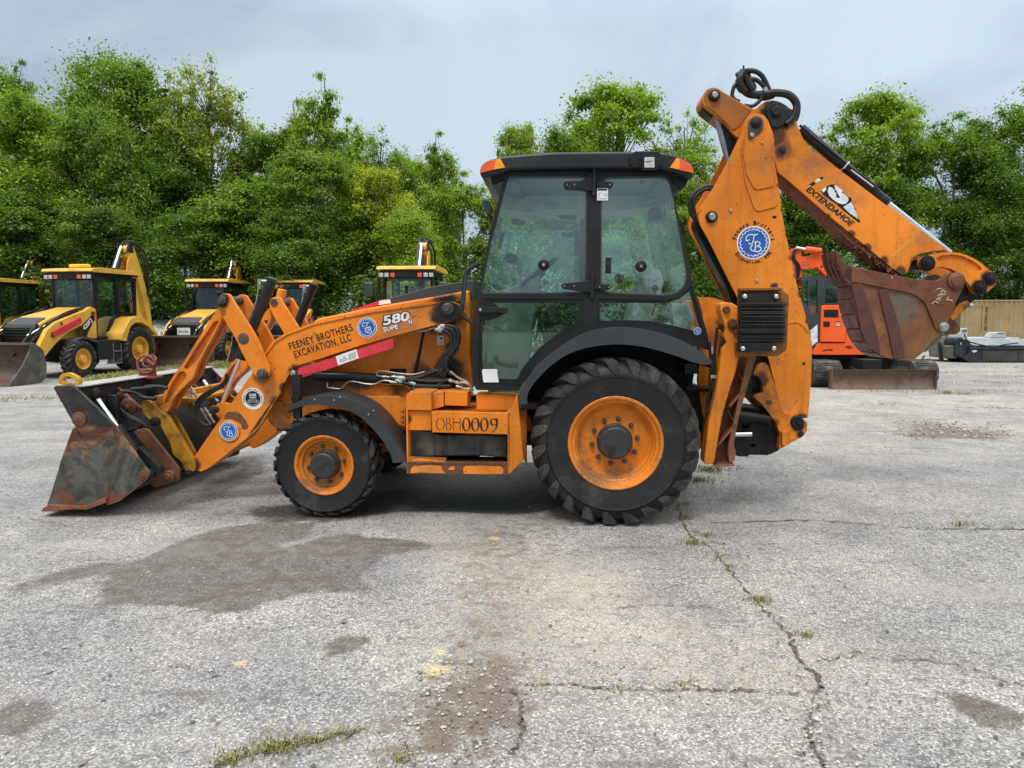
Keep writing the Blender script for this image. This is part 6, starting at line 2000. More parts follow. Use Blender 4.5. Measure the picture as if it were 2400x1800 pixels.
def blur(a, n):
    for _ in range(n):
        b = a.copy()
        b[1:-1, 1:-1] = (a[1:-1, 1:-1] * 2 + a[:-2, 1:-1] + a[2:, 1:-1] + a[1:-1, :-2] + a[1:-1, 2:]) / 6
        a = b
    return a


oil = blur(oil, 6); dirt = blur(dirt, 30); wet_shade = blur(wet_shade, 16); sand = blur(sand, 60)
nx, ny = len(gx), len(gy)
ZZ = np.zeros(XX.shape)
for j in range(ny):
    if gy[j] > 12 or gy[j] < 0: continue
    for i in range(0, nx):
        if abs(gx[i]) < 8:
            ZZ[j, i] = -.004 + .004 * noise.noise((gx[i] * 1.3, gy[j] * 1.3, 0))
me = bpy.data.meshes.new('ground')
vs = np.stack([XX.ravel(), YY.ravel(), ZZ.ravel()], 1)
idx = np.arange(nx * ny).reshape(ny, nx)
q = np.stack([idx[:-1, :-1], idx[:-1, 1:], idx[1:, 1:], idx[1:, :-1]], -1).reshape(-1, 4)
me.vertices.add(len(vs)); me.vertices.foreach_set('co', vs.ravel())
me.loops.add(q.size); me.loops.foreach_set('vertex_index', q.ravel())
me.polygons.add(len(q)); me.polygons.foreach_set('loop_start', np.arange(0, q.size, 4)); me.polygons.foreach_set('loop_total', np.full(len(q), 4))
me.update()
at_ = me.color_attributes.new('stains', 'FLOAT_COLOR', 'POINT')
at_.data.foreach_set('color', np.stack([oil.ravel(), dirt.ravel(), wet_shade.ravel(), sand.ravel()], 1).astype(np.float32).ravel())
me.shade_smooth()
t = NT('asphalt')
co = t.tc.outputs['Object']
at1 = t.n('ShaderNodeAttribute'); at1.attribute_name = 'stains'
sp_ = t.n('ShaderNodeSeparateColor'); t.l(at1.outputs['Color'], sp_.inputs[0])
n_big = t.noise(.35, 5, .6); n_mid = t.noise(1.6, 7, .62, dist=.3); n_f = t.noise(9, 6, .65); n_g = t.noise(150, 3, .6)
vo = t.n('ShaderNodeTexVoronoi'); vo.inputs['Scale'].default_value = 118; t.l(co, vo.inputs['Vector'])
sv = t.n('ShaderNodeSeparateColor'); t.l(vo.outputs['Color'], sv.inputs[0])
vo2 = t.n('ShaderNodeTexVoronoi'); vo2.inputs['Scale'].default_value = 34; t.l(co, vo2.inputs['Vector'])
sv2 = t.n('ShaderNodeSeparateColor'); t.l(vo2.outputs['Color'], sv2.inputs[0])
stone = t.mix(sv.outputs[1], (.205, .204, .207), (.445, .44, .43))
stone = t.mix(t.ramp(sv.outputs[0], .60, .66), stone, (.15, .146, .146))
stone = t.mix(t.ramp(sv.outputs[2], .90, .93), stone, (.66, .64, .60))
stone = t.mix(t.math('MULTIPLY', t.ramp(sv2.outputs[0], .9, .93), .55), stone, (.07, .065, .065))
c = t.mix(t.ramp(n_g, .3, .7, .0, .45), stone, (.30, .292, .285))
tone = t.mix(t.ramp(n_mid, .3, .7), (.76, .765, .785), (1.16, 1.15, 1.12))
c = t.mix(1.0, c, tone, 'MULTIPLY')
c = t.mix(1.0, c, t.mix(t.ramp(t.noise(.22, 4, .6, dist=.5), .38, .62), (.84, .85, .88), (1.06, 1.05, 1.02)), 'MULTIPLY')
sandf = t.math('MINIMUM', t.math('ADD', t.math('MULTIPLY', t.ramp(n_big, .46, .70), .4), t.math('MULTIPLY', at1.outputs['Alpha'], .75)), 1.0)
sandf = t.math('MULTIPLY', sandf, t.ramp(n_f, .3, .62))
c = t.mix(t.math('MULTIPLY', sandf, .62), c, (.53, .445, .335))
c = t.mix(t.math('MULTIPLY', t.ramp(t.noise(.9, 8, .7, sc3=(1, 2.2, 1)), .58, .74), .5), c, (.15, .135, .12))
# weathered, washed-out light surface and dark drag marks further away
c = t.mix(t.math('MULTIPLY', t.ramp(t.noise(1.0, 6, .6, sc3=(.25, 1.4, 1)), .5, .7), .4), c, (.36, .345, .32))
c = t.mix(t.math('MULTIPLY', t.ramp(t.noise(1.0, 8, .7, sc3=(.5, 3.2, 1)), .57, .68), .6), c, (.12, .11, .10))
jit = t.math('SUBTRACT', n_f, .5)
oilf = t.ramp(t.math('ADD', sp_.outputs[0], t.math('MULTIPLY', jit, .8)), .26, .62)
c = t.mix(t.math('MULTIPLY', oilf, t.math('MULTIPLY', t.ramp(n_mid, .3, .7, .55, .9), t.ramp(n_f, .3, .65, .65, 1.0))), c, (.075, .060, .045))
dirtf = t.ramp(t.math('ADD', sp_.outputs[1], t.math('MULTIPLY', jit, 1.9)), .18, .72)
c = t.mix(t.math('MULTIPLY', dirtf, .8), c, t.mix(n_g, (.055, .037, .026), (.20, .15, .11)))
wet_shade_f = t.ramp(t.math('ADD', sp_.outputs[2], t.math('MULTIPLY', jit, .6)), .25, .7)
c = t.mix(t.math('MULTIPLY', wet_shade_f, .8), c, (.012, .012, .012))  # near-black colour: damp ground plus the machine's shade painted in
# worn scraps of yellow lot paint
for p_, r_ in ((ground(*zp('Q', 1880, 685)), .060), (ground(*zp('Q', 1900, 600)), .04), (ground(*zp('Q', 1048, 650)), .03), (ground(*zp('P', 1160, 1260)), .05)):
    d = t.n('ShaderNodeVectorMath', operation='DISTANCE'); t.l(co, d.inputs[0]); d.inputs[1].default_value = tuple(p_)
    f = t.ramp(t.math('ADD', d.outputs['Value'], t.math('MULTIPLY', jit, .12)), r_ * .3, r_ * 1.3, .6, 0.0)
    c = t.mix(t.math('MULTIPLY', f, t.ramp(n_g, .35, .55)), c, (.72, .56, .18))
rg_ = t.mix(wet_shade_f, (.86,) * 3, (.62,) * 3)
t.l(rg_, t.b.inputs['Roughness'])
t.b.inputs['Base Color'].default_value = (0, 0, 0, 1)
t.l(c, t.b.inputs['Base Color'])
t.l(t.mix(wet_shade_f, (.3,) * 3, (.12,) * 3), t.b.inputs['Specular IOR Level'])
h = t.math('ADD', t.math('MULTIPLY', vo.outputs['Distance'], -.8), t.math('MULTIPLY', n_f, .8))
t.bump(h, .55, .006)
me.materials.append(t.m)
g = bpy.data.objects.new('ground', me); COL.objects.link(g)
tag(g, kind='structure')

# cracks in the asphalt
mb = MB()
rg = random.Random(21)


def crack(z, pts, w0=.016, dz=.0):
    P = smooth_path([ground(*zp(z, *p)) for p in pts], 14)
    P = [p + Vector((rg.gauss(0, .010), rg.gauss(0, .010), 0)) for p in P]
    vs = []
    for i, p in enumerate(P):
        d = (P[min(i + 1, len(P) - 1)] - P[max(i - 1, 0)]).normalized()
        n_ = Vector((-d.y, d.x, 0)); w_ = max(.0015, w0 * rg.uniform(.1, 1.0) ** 1.6) * (.3 if i in (0, len(P) - 1) else 1)
        vs += [p + n_ * w_ * .5 + Vector((0, 0, .004 + dz)), p - n_ * w_ * .5 + Vector((0, 0, .004 + dz))]
    mb.add(vs, [(2 * i, 2 * i + 1, 2 * i + 3, 2 * i + 2) for i in range(len(P) - 1)])


crack('R', [(60, 1300), (240, 1300), (430, 1320), (620, 1325), (800, 1320), (1000, 1325), (1240, 1330)])
crack('R', [(720, 520), (760, 640), (860, 710), (940, 800), (1040, 930), (1180, 1060), (1250, 1200), (1330, 1280), (1290, 1420), (1300, 1560), (1350, 1659)], .023)
crack('R', [(1330, 1190), (1500, 1180), (1900, 1210), (2060, 1260), (2300, 1330)], .012)
crack('R', [(0, 1320), (40, 1400), (40, 1500), (10, 1600)], .018)
crack('R', [(860, 600), (1300, 590), (1680, 620), (1850, 625), (2300, 628)], .022)
crack('R', [(780, 620), (870, 680), (920, 690)], .014)
crack('R', [(420, 970), (640, 955), (880, 965)], .012)
crack('R', [(1450, 270), (1650, 275), (1900, 282)], .02)
crack('R', [(1900, 100), (2100, 105), (2300, 108)], .05)
crack('R', [(1190, 15), (1500, 22), (1800, 40), (2300, 36)], .04)
crack('Q', [(930, 1106), (1100, 1040), (1300, 1000), (1600, 930)], .03)
crack('Q', [(300, 60), (120, 30), (-80, 20)], .012)
crack('P', [(0, 940), (120, 945), (300, 930)], .05)
mb.build('asphalt_crack', plain('crack_dirt', (.095, .076, .057), .95, var=.4, scale=30), None, smooth=0, recalc=False)['kind'] = 'structure'

# loose stones
mb = MB()


def pebble(p, r):
    vs = [p + Vector((rg.uniform(.7, 1.3) * r * a, rg.uniform(.7, 1.3) * r * b, max(0, rg.uniform(.6, 1.1) * r * (c_ + .55))))
          for a, b, c_ in ((1, 0, 0), (.2, 1, 0), (-1, .1, 0), (0, -1, 0), (0, 0, .8), (.6, .6, .35), (-.6, -.5, .35))]
    mb.add(vs, [(0, 5, 4), (5, 1, 4), (1, 2, 4), (2, 6, 4), (6, 3, 4), (3, 0, 4), (0, 1, 5), (2, 3, 6)])


for z, x0, x1, y0, y1, n_, rr in (('Q', 1700, 2212, 650, 1106, 420, .0048), ('R', 0, 1240, 1040, 1340, 420, .0036), ('R', 1230, 1380, 1180, 1659, 150, .0045), ('R', 0, 2212, 500, 1659, 420, .005), ('Q', 0, 2212, 200, 1106, 380, .0045), ('R', 1650, 2160, 165, 235, 260, .014), ('R', 700, 2212, 0, 500, 200, .010)):
    for _ in range(n_):
        p = ground(*zp(z, rg.uniform(x0, x1), rg.uniform(y0, y1)))
        mb.mat(rg.choice((0, 0, 0, 1, 1, 2))); pebble(p, rr * rg.lognormvariate(0, .38))
for q_, r_ in (((1487, 477), .022), ((210, 695), .016), ((925, 708), .013), ((350, 1092), .016), ((437, 600), .010)):
    mb.mat(1); pebble(ground(*zp('Q', *q_)), r_)
tag(mb.build('gravel', [plain('stone_light', (.48, .46, .42), .9), plain('stone_mid', (.22, .20, .18), .9), plain('stone_dark', (.10, .092, .085), .9)], None, smooth=0, recalc=False),
    'loose gravel and chips scattered over the cracked asphalt', 'gravel', kind='stuff')

# weeds and grass
rgw = random.Random(5)
gv = []; gf = []


def blades(p, n_, h_, spread, lean=.5):
    for _ in range(n_):
        a = rgw.uniform(0, 6.283); r_ = abs(rgw.gauss(0, spread))
        b = Vector((p.x + math.cos(a) * r_ * 1.5, p.y + math.sin(a) * r_, 0))
        hh = h_ * rgw.uniform(.4, 1.2); a2 = rgw.uniform(0, 6.283); w_ = hh * .045 + .0014
        d = Vector((math.cos(a2), math.sin(a2), 0)); s_ = Vector((-d.y, d.x, 0)) * w_
        m_ = b + d * hh * lean * .35 + Vector((0, 0, hh * .65)); e_ = b + d * hh * lean * rgw.uniform(.6, 1.5) + Vector((0, 0, hh * .95))
        k = len(gv)
        gv.extend([b - s_, b + s_, m_ + s_ * .8, m_ - s_ * .8, e_])
        gf.extend([(k, k + 1, k + 2, k + 3), (k + 3, k + 2, k + 4)])


for z, x, y, n_, h_, s_ in (('R', 780, 690, 150, .035, .05), ('R', 750, 520, 60, .03, .05), ('R', 750, 580, 60, .03, .04), ('R', 840, 655, 80, .03, .04), ('R', 900, 750, 90, .022, .06), ('R', 940, 790, 60, .022, .04), ('R', 1070, 935, 130, .03, .04), ('R', 1265, 1087, 80, .025, .025),
                            ('R', 1935, 612, 50, .045, .05), ('R', 1800, 622, 34, .02, .12), ('R', 2060, 622, 50, .025, .16), ('R', 2160, 625, 34, .022, .1), ('R', 850, 375, 240, .06, .10), ('R', 810, 420, 140, .05, .08), ('R', 130, 1300, 40, .014, .03), ('R', 460, 1313, 40, .014, .03),
                            ('R', 730, 1303, 60, .016, .03), ('R', 1490, 1160, 50, .012, .02), ('Q', 1000, 1075, 240, .02, .045), ('Q', 1180, 1025, 330, .02, .05), ('Q', 1240, 1005, 200, .018, .04), ('Q', 1360, 990, 260, .018, .045), ('Q', 1460, 960, 140, .015, .04), ('Q', 1560, 940, 50, .012, .03), ('Q', 1730, 1070, 120, .016, .04),
                            ('R', 1880, 42, 80, .10, .12), ('R', 1970, 44, 60, .06, .15), ('R', 2100, 105, 60, .05, .15), ('R', 1600, 90, 60, .05, .2)):
    blades(ground(*zp(z, x, y)), n_, h_, s_)
for _ in range(520):     # strip of grass between the parked machines
    x, y = rgw.uniform(180, 900), 0
    t_ = rgw.random()
    px_, py_ = 215 + 215 * t_ + rgw.gauss(0, 8), 893 - 30 * t_ + rgw.gauss(0, 2.5)
    blades(ground(px_, py_), 9, .11, .16)
for _ in range(260):
    px_, py_ = rgw.uniform(470, 560), 858 + rgw.gauss(0, 3)
    blades(ground(px_, py_), 8, .16, .2)
for _ in range(160):
    px_, py_ = rgw.uniform(0, 260), 935 + rgw.gauss(0, 3)
    blades(ground(px_, py_), 6, .05, .2)
for _ in range(170):
    px_, py_ = rgw.uniform(1950, 2400), rgw.choice((862, 874, 884, 898, 918)) + rgw.gauss(0, 1.2)
    blades(ground(px_, py_), 6, .07, .25)
me = bpy.data.meshes.new('grass'); me.from_pydata([tuple(v) for v in gv], [], gf)
t = NT('grass_blades')
gi = t.n('ShaderNodeNewGeometry')
c = t.mix(gi.outputs['Random Per Island'], (.13, .165, .03), (.36, .33, .11))
c = t.mix(t.ramp(gi.outputs['Random Per Island'], .86, .9), c, (.34, .24, .10))
me.materials.append(t.set(c, .6))
g = bpy.data.objects.new('grass', me); COL.objects.link(g)
tag(g, 'green and dry yellow grass and weeds growing in the cracks of the lot', 'grass', kind='stuff')
# ================================================================ the wood behind the lot
def leaf_material(name, c0, c1, c2):
    t = NT(name)
    t.t.nodes.remove(t.b)
    o = t.t.nodes['Material Output']
    gi = t.n('ShaderNodeNewGeometry'); oi = t.n('ShaderNodeObjectInfo')
    n1 = t.noise(.75, 4, .6)
    c = t.mix(t.ramp(n1, .40, .60), c0, c1)
    c = t.mix(t.math('MULTIPLY', gi.outputs['Random Per Island'], .55), c, c2)
    c = t.mix(1.0, c, oi.outputs['Color'], 'MULTIPLY')
    d = t.n('ShaderNodeBsdfDiffuse'); tr = t.n('ShaderNodeBsdfTranslucent'); gl = t.n('ShaderNodeBsdfGlossy')
    gl.inputs['Roughness'].default_value = .5; gl.inputs[0].default_value = (.8, .9, .8, 1)
    t.l(c, d.inputs[0])
    c2_ = t.mix(1.0, c, (1.15, 1.35, .5), 'MULTIPLY'); t.l(c2_, tr.inputs[0])
    m = t.n('ShaderNodeMixShader'); m.inputs[0].default_value = .38
    t.l(d.outputs[0], m.inputs[1]); t.l(tr.outputs[0], m.inputs[2])
    m2 = t.n('ShaderNodeMixShader'); m2.inputs[0].default_value = .035
    t.l(m.outputs[0], m2.inputs[1]); t.l(gl.outputs[0], m2.inputs[2])
    t.l(m2.outputs[0], o.inputs[0])
    return t.m


M['leaf'] = leaf_material('tree_leaves', (.072, .150, .020), (.190, .290, .035), (.30, .38, .075))
M['bark'] = paint('bark', (.13, .11, .088), .9, (.03, .024, .018), .6, 6, bump=.6)


def leaf_mesh(name, centers, radii, counts, size, seed, flat=.6, mat=None):
    "leaf-sized quads scattered through clumps; centers (n,3), radii (n), counts (n)"
    rs = np.random.RandomState(seed)
    tot = int(sum(counts))
    ci = np.repeat(np.arange(len(centers)), counts)
    d = rs.normal(size=(tot, 3)); d /= np.linalg.norm(d, axis=1)[:, None]
    rr = np.minimum(np.abs(rs.normal(0, .62, tot)) + .10, 1.45)
    fl = flat * rs.uniform(.65, 1.9, len(centers))[ci]
    P = centers[ci] + d * (radii[ci] * rr)[:, None] * np.stack([np.ones(tot), np.ones(tot), fl], 1)
    nrm = d * .35 + np.array([0, 0, .95]) + rs.normal(size=(tot, 3)) * .48
    nrm /= np.linalg.norm(nrm, axis=1)[:, None]
    a = np.cross(nrm, rs.normal(size=(tot, 3))); a /= np.linalg.norm(a, axis=1)[:, None]
    b = np.cross(nrm, a)
    s = size * .82 * rs.uniform(.4, 1.5, tot)[:, None]
    V = np.stack([P - a * s * .62, P + b * s * .36 - a * s * .05, P + a * s * .62, P - b * s * .36 + a * s * .05], 1)
    V[:, 2] += nrm * s * -.15
    me = bpy.data.meshes.new(name)
    me.vertices.add(tot * 4); me.vertices.foreach_set('co', V.astype(np.float32).ravel())
    me.loops.add(tot * 4); me.loops.foreach_set('vertex_index', np.arange(tot * 4))
    me.polygons.add(tot); me.polygons.foreach_set('loop_start', np.arange(0, tot * 4, 4)); me.polygons.foreach_set('loop_total', np.full(tot, 4))
    me.update()
    me.materials.append(mat or M['leaf'])
    return me


def tree_proto(kind, seed, lobes, nclump, cr, leaves, size, trunk_r=.24, base=.0, cover=.45, limbs_bare=0, flat=.46):
    """lobes: (x, y, z, rx, ry, rz) ellipsoids of the crown; the tree is about 12 m tall"""
    rs = np.random.RandomState(seed); rgt = random.Random(seed)
    vol = np.array([l[3] * l[4] * l[5] for l in lobes]) ** .67
    pick = rs.choice(len(lobes), nclump, p=vol / vol.sum())
    L_ = np.array(lobes)[pick]
    d = rs.normal(size=(nclump, 3)); d /= np.linalg.norm(d, axis=1)[:, None]
    r = rs.uniform(cover, 1.0, nclump)[:, None]
    C_ = L_[:, :3] + d * r * L_[:, 3:]
    C_[:, 2] = np.maximum(C_[:, 2], base + .6)
    R_ = cr * rs.uniform(.45, 1.55, nclump)
    cnt = (leaves * 1.25 * (R_ / cr) ** 2).astype(int)
    root = empty(kind)
    mb = MB()
    top = max(l[2] + l[5] * .5 for l in lobes)
    tp = [Vector((0, 0, -.1)), Vector((rgt.gauss(0, .12), rgt.gauss(0, .12), top * .3)), Vector((rgt.gauss(0, .3), rgt.gauss(0, .3), top * .62)), Vector((rgt.gauss(0, .3), 0, top))]
    mb.tube(tp, [trunk_r, trunk_r * .22], 9, 5)
    ends = []
    for l in lobes:
        c = Vector(l[:3]); z0 = max(1.5, c.z - l[5] * 1.1 - abs(c.x) * .4)
        t_ = min(.95, z0 / top)
        s = tp[0].lerp(tp[3], t_)
        mid = s.lerp(c, .55) + Vector((0, 0, .25))
        mb.tube([s, mid, c], [trunk_r * .58, trunk_r * .18], 7, 4)
        ends.append((s, mid, c))
    for i in range(0, nclump, 2 if not limbs_bare else 1):
        c = Vector(C_[i]); s, m_, e_ = ends[pick[i]]
        st = m_.lerp(e_, rgt.uniform(.0, .9))
        k = st.lerp(c, .5) + Vector((rgt.gauss(0, .15), rgt.gauss(0, .15), rgt.uniform(-.1, .25)))
        mb.tube([st, k, c], [trunk_r * .19, trunk_r * .05], 4, 3)
    mb.build('trunk', M['bark'], root, smooth=60, recalc=False)
    me = leaf_mesh('crown', C_, R_, cnt, size, seed + 1, flat=flat)
    cr_ = bpy.data.objects.new('crown', me); COL.objects.link(cr_); cr_.parent = root
    w_ = (C_[:, 0] + R_).max() - (C_[:, 0] - R_).min()
    root['_w'] = float(w_); root['_h'] = float((C_[:, 2] + R_ * .6).max())
    root['_cx'] = float(((C_[:, 0] + R_).max() + (C_[:, 0] - R_).min()) / 2)
    return root


PROTO = {
    'broad': tree_proto('broadleaf_tree', 1, [(0, 0, 7.6, 3.0, 3.0, 3.6), (-2.2, .3, 5.8, 2.4, 2.4, 2.4), (2.3, -.3, 6.2, 2.2, 2.4, 2.6), (.6, -1.0, 4.0, 3.2, 2.4, 2.2), (0, 0, 9.5, 2.5, 2.3, 1.9)], 200, .85, 400, .155),
    'broad2': tree_proto('broadleaf_tree', 2, [(-1.0, 0, 8.4, 2.3, 2.3, 2.6), (1.6, 0, 7.4, 2.4, 2.4, 2.8), (-2.5, 0, 5.2, 2.0, 2.2, 2.2), (2.6, .3, 4.4, 2.0, 2.2, 2.0), (0, -.8, 4.2, 2.6, 2.4, 2.4), (1.1, 0, 9.9, 1.6, 1.5, 1.4)], 185, .78, 360, .16),
    'layered': tree_proto('layered_tree', 3, [(0, 0, 10.2, 1.5, 1.5, 1.1), (-1.5, 0, 8.4, 1.9, 1.9, .9), (1.7, 0, 7.9, 2.1, 1.9, .9), (-2.2, 0, 6.0, 2.2, 2.2, 1.0), (2.3, 0, 5.2, 2.3, 2.2, 1.0), (0, -.6, 4.0, 3.0, 2.6, 1.2), (.2, 0, 6.6, 2.0, 2.0, 1.2)], 170, .72, 300, .18, cover=.2, flat=.40),
    'sparse': tree_proto('open_tree', 4, [(0, 0, 9.4, 2.4, 2.2, 2.2), (-2.0, 0, 8.0, 2.0, 1.8, 2.2), (2.3, 0, 7.6, 2.1, 1.8, 2.4), (0, 0, 6.4, 2.6, 2.2, 2.2), (.4, 0, 4.2, 2.4, 2.0, 1.8)], 260, .55, 90, .145, .17, cover=.3, limbs_bare=1),
    'spire': tree_proto('slender_tree', 5, [(0, 0, 9.9, .75, .7, 1.9), (-.9, 0, 8.6, 1.5, 1.3, 1.7), (1.1, 0, 8.0, 1.7, 1.4, 1.6), (-1.2, 0, 6.6, 1.5, 1.4, 1.2), (1.0, 0, 5.4, 1.9, 1.6, 1.4), (-.8, 0, 4.2, 2.0, 1.8, 1.4)], 170, .52, 170, .16, .15, cover=.3, limbs_bare=1),
    'round': tree_proto('round_topped_tree', 6, [(0, 0, 8.2, 3.4, 3.2, 2.9), (-2.4, 0, 6.4, 1.9, 2.0, 2.0), (2.5, 0, 6.6, 1.9, 2.0, 2.0), (.5, -.6, 4.6, 2.8, 2.6, 2.0), (-.9, 0, 10.2, 1.4, 1.4, 1.0), (1.2, 0, 10.0, 1.4, 1.4, 1.0)], 205, .68, 250, .165, cover=.5),
    'stems': tree_proto('many_stemmed_tree', 7, [(-2.4, 0, 9.6, 1.7, 1.6, 1.7), (.2, 0, 10.0, 2.0, 1.8, 1.6), (2.6, 0, 9.0, 1.7, 1.6, 1.9), (-1.6, 0, 7.0, 1.9, 1.6, 1.4), (1.6, 0, 6.6, 2.0, 1.6, 1.3), (0, 0, 4.4, 2.2, 1.8, 1.0)], 240, .62, 180, .155, .17, cover=.25, limbs_bare=1),
}
USED = set()


def tree(kind, px_, top, wpx, D, tint, label, rz=0.0, seed=0):
    p = at(px_, 740, D)
    dy = at(px_, top, D).z
    pr = PROTO[kind]
    if kind in USED:
        o = copy_tree(pr)
    else:
        o = pr; USED.add(kind)
    sc_h = dy / pr['_h']; sc_w = (wpx / FPX * D) / pr['_w']
    o.location = (p.x, D, 0)
    o.scale = (sc_w, sc_w, sc_h)
    o.rotation_euler = (0, 0, rz)
    for ch in o.children:
        if ch.name.startswith('crown'):
            ch.color = (*tint, 1)
    tag(o, label, 'tree', 'trees along the far edge of the lot')
    return o


DK, MD, LT, YL, OL = (.66, .76, .60), (.95, 1.0, .70), (1.35, 1.3, .75), (2.0, 1.5, .65), (1.6, 1.25, 1.2)
T = [
    ('broad2', -40, 150, 354, 34, MD, 'broadleaf tree cut by the left edge of the photo, beyond the leftmost yellow machine', .4),
    ('layered', 72, 128, 177, 41, DK, 'dark tree with spiky outstretched top branches, second crown from the left edge', 1.0),
    ('broad', 120, 215, 389, 32, LT, 'bushy mid green tree straight behind the yellow backhoe with the roof beacon', 2.0),
    ('broad', 312, 104, 389, 35, MD, 'tallest dense broad crown, rising left of the pale open tree', .3),
    ('broad2', 245, 235, 283, 31, MD, 'dense green tree below and left of the tallest crown', 3.0),
    ('sparse', 505, 120, 354, 36, OL, 'open tree with thin olive leaves and bare twigs, right of the tallest crown', .8),
    ('sparse', 440, 175, 259, 39, OL, 'thin see-through tree between the tallest crown and the olive one', 2.3),
    ('stems', 385, 330, 300, 33, DK, 'dark tree with bare grey stems under the tallest crown', 4.4),
    ('spire', 775, 166, 206, 34, LT, 'slender tree with a single pointed top, tallest left of the cab', .2),
    ('spire', 700, 225, 177, 36, MD, 'slender lower tree just left of the pointed one', 2.2),
    ('round', 745, 345, 354, 30, MD, 'full rounded tree with deep green leaves in front of the pointed tree', .5),
    ('layered', 590, 400, 354, 30, MD, 'layered tree behind the two upright black loader cylinders', 1.4),
    ('sparse', 895, 290, 247, 38, MD, 'thin tree with sky showing through, right of the pointed one', 1.1),
    ('spire', 1025, 298, 153, 38, MD, 'small airy tree just left of the black cab roof', 3.1),
    ('round', 880, 385, 283, 31, YL, 'yellow-green tree above the yellow cab with two mirrors', 2.7),
    ('stems', 1090, 390, 236, 33, LT, 'light green tree right beside the windscreen of the orange machine', .0),
    ('broad2', 960, 480, 306, 29, LT, 'low bright tree between the yellow cabs and the orange machine', 1.9),
    ('broad', 700, 470, 306, 28.5, DK, 'dark low tree behind the second yellow cab from the right', 5.0),
    ('broad2', 480, 480, 354, 28.5, DK, 'dark low tree over the brown loader bucket', .9),
    ('layered', 60, 420, 354, 29, DK, 'dark low tree behind the leftmost yellow boom', 2.2),
    ('broad2', 250, 470, 306, 29, DK, 'dark low tree behind the upright yellow boom with the white cylinder rod', 3.6),
    ('round', 1215, 282, 177, 42, LT, 'round light green crown peeping over the cab roof at its front end', .3),
    ('round', 1440, 186, 389, 38, LT, 'big rounded light green crown over the rear of the cab roof', .6),
    ('broad', 1330, 290, 283, 36, MD, 'green tree seen through the front cab windows', 1.3),
    ('sparse', 1600, 250, 283, 37, LT, 'airy tree between the cab and the raised orange boom', 2.0),
    ('round', 1570, 400, 306, 33, MD, 'green tree low behind the boom hoses', 4.0),
    ('broad2', 1450, 430, 306, 33, LT, 'green tree seen through the rear cab windows', 5.0),
    ('stems', 1830, 262, 259, 50, LT, 'tree standing in the angle between the boom and the dipper', .4),
    ('round', 2040, 208, 354, 50, LT, 'big light green crown right above the dipper', 1.0),
    ('sparse', 1900, 285, 236, 50, MD, 'thin tree above the chrome pipe clamp of the dipper', .2),
    ('stems', 2220, 250, 295, 50, MD, 'tree with several dark leaning stems right of the dipper', .0),
    ('round', 640, 300, 300, 37, MD, 'middling round tree filling the dip right of the olive tree', 2.2),
    ('broad', 980, 350, 260, 40, LT, 'light green tree filling the dip beside the cab windscreen', .9),
    ('sparse', 830, 270, 220, 41, MD, 'open tree with bare twigs between the pointed tree and the cab', 4.0),
    ('stems', 2380, 182, 306, 50, MD, 'tall dark tree at the right edge above the tan container', 2.9),
    ('broad', 2290, 330, 283, 50, DK, 'dark tree filling in behind the leaning stems', .7),
    ('broad', 2480, 260, 354, 50, DK, 'dark tree cut by the right edge of the photo', 1.7),
    ('broad', 1880, 420, 306, 50, DK, 'dark tree behind the small red excavator boom', 2.5),
    ('stems', 2060, 400, 354, 50, DK, 'dark tree behind the lower half of the dipper', 1.2),
    ('broad2', 1720, 440, 283, 40, MD, 'green tree low behind the boom', 3.3),
]
for a in T:
    tree(*a)

# the leafy wall at the foot of the trees
rs = np.random.RandomState(12)
C_, R_, K_ = [], [], []
for (xa, xb, D, hgt, n_) in ((-32, -3, 28.2, 3.6, 420), (-36, 4, 33.5, 5.0, 260), (-4, 16, 33, 4.8, 300), (8, 38, 50, 5.5, 420), (5, 40, 55, 8.5, 330)):
    x = rs.uniform(xa, xb, n_)
    hz = hgt * (.72 + .28 * np.sin(x * .9 + D) * np.cos(x * .37)) * rs.uniform(.05, 1.0, n_)
    y = D + rs.normal(0, .5, n_) - (1 - hz / hgt) * .8
    C_.append(np.stack([x, y, np.maximum(hz, .3)], 1)); R_.append(rs.uniform(.6, 1.2, n_) * (1.3 if D > 30 else 1)); K_.append(np.full(n_, 200))
me = leaf_mesh('undergrowth', np.concatenate(C_), np.concatenate(R_), np.concatenate(K_), .165, 31)
o = bpy.data.objects.new('undergrowth', me); COL.objects.link(o); o.color = (.55, .65, .55, 1)
tag(o, 'dark leafy undergrowth massed at the foot of the trees', 'undergrowth', kind='stuff')

# far tree line on the opposite side of the lot, mirrored in the cab glass
x = rs.uniform(-80, 80, 520)
h_ = 5.2 * (.75 + .25 * np.sin(x * .35)) * rs.uniform(.05, 1, 520)
me = leaf_mesh('tree_line', np.stack([x, -60 + rs.normal(0, 1, 520), h_], 1), rs.uniform(.9, 1.7, 520), np.full(520, 90), .5, 77, flat=.8)
o = bpy.data.objects.new('tree_line', me); COL.objects.link(o); o.color = (.6, .7, .6, 1)
tag(o, 'distant dark tree line mirrored in the side windows of the big cab', 'trees', kind='stuff')
# ================================================================ yellow backhoes parked in a row
YW = {'rubber': M['rubber'], 'tread': rubber('yellow_row_tread', (.03, .03, .029), (.13, .115, .09), .42), 'rim': paint('rim_yellow', (.62, .33, .035), .45, (.2, .12, .06), .5, 4), 'hub': M['yellow']}
M['ybucket'] = rust('yellow_machine_bucket', (.14, .085, .06), (.19, .12, .085), (.075, .045, .03), 1.6, .5, (.15, .135, .115), .55)
M['yside'] = rust('yellow_bucket_side', (.055, .054, .05), (.15, .135, .11), (.03, .03, .03), 2.2, .5, (.12, .07, .045), .62)


def ypart(mb, name, mats, parent, bevel=.008, **k):
    return mb.build_apart(name, mats, parent, bevel, **k)


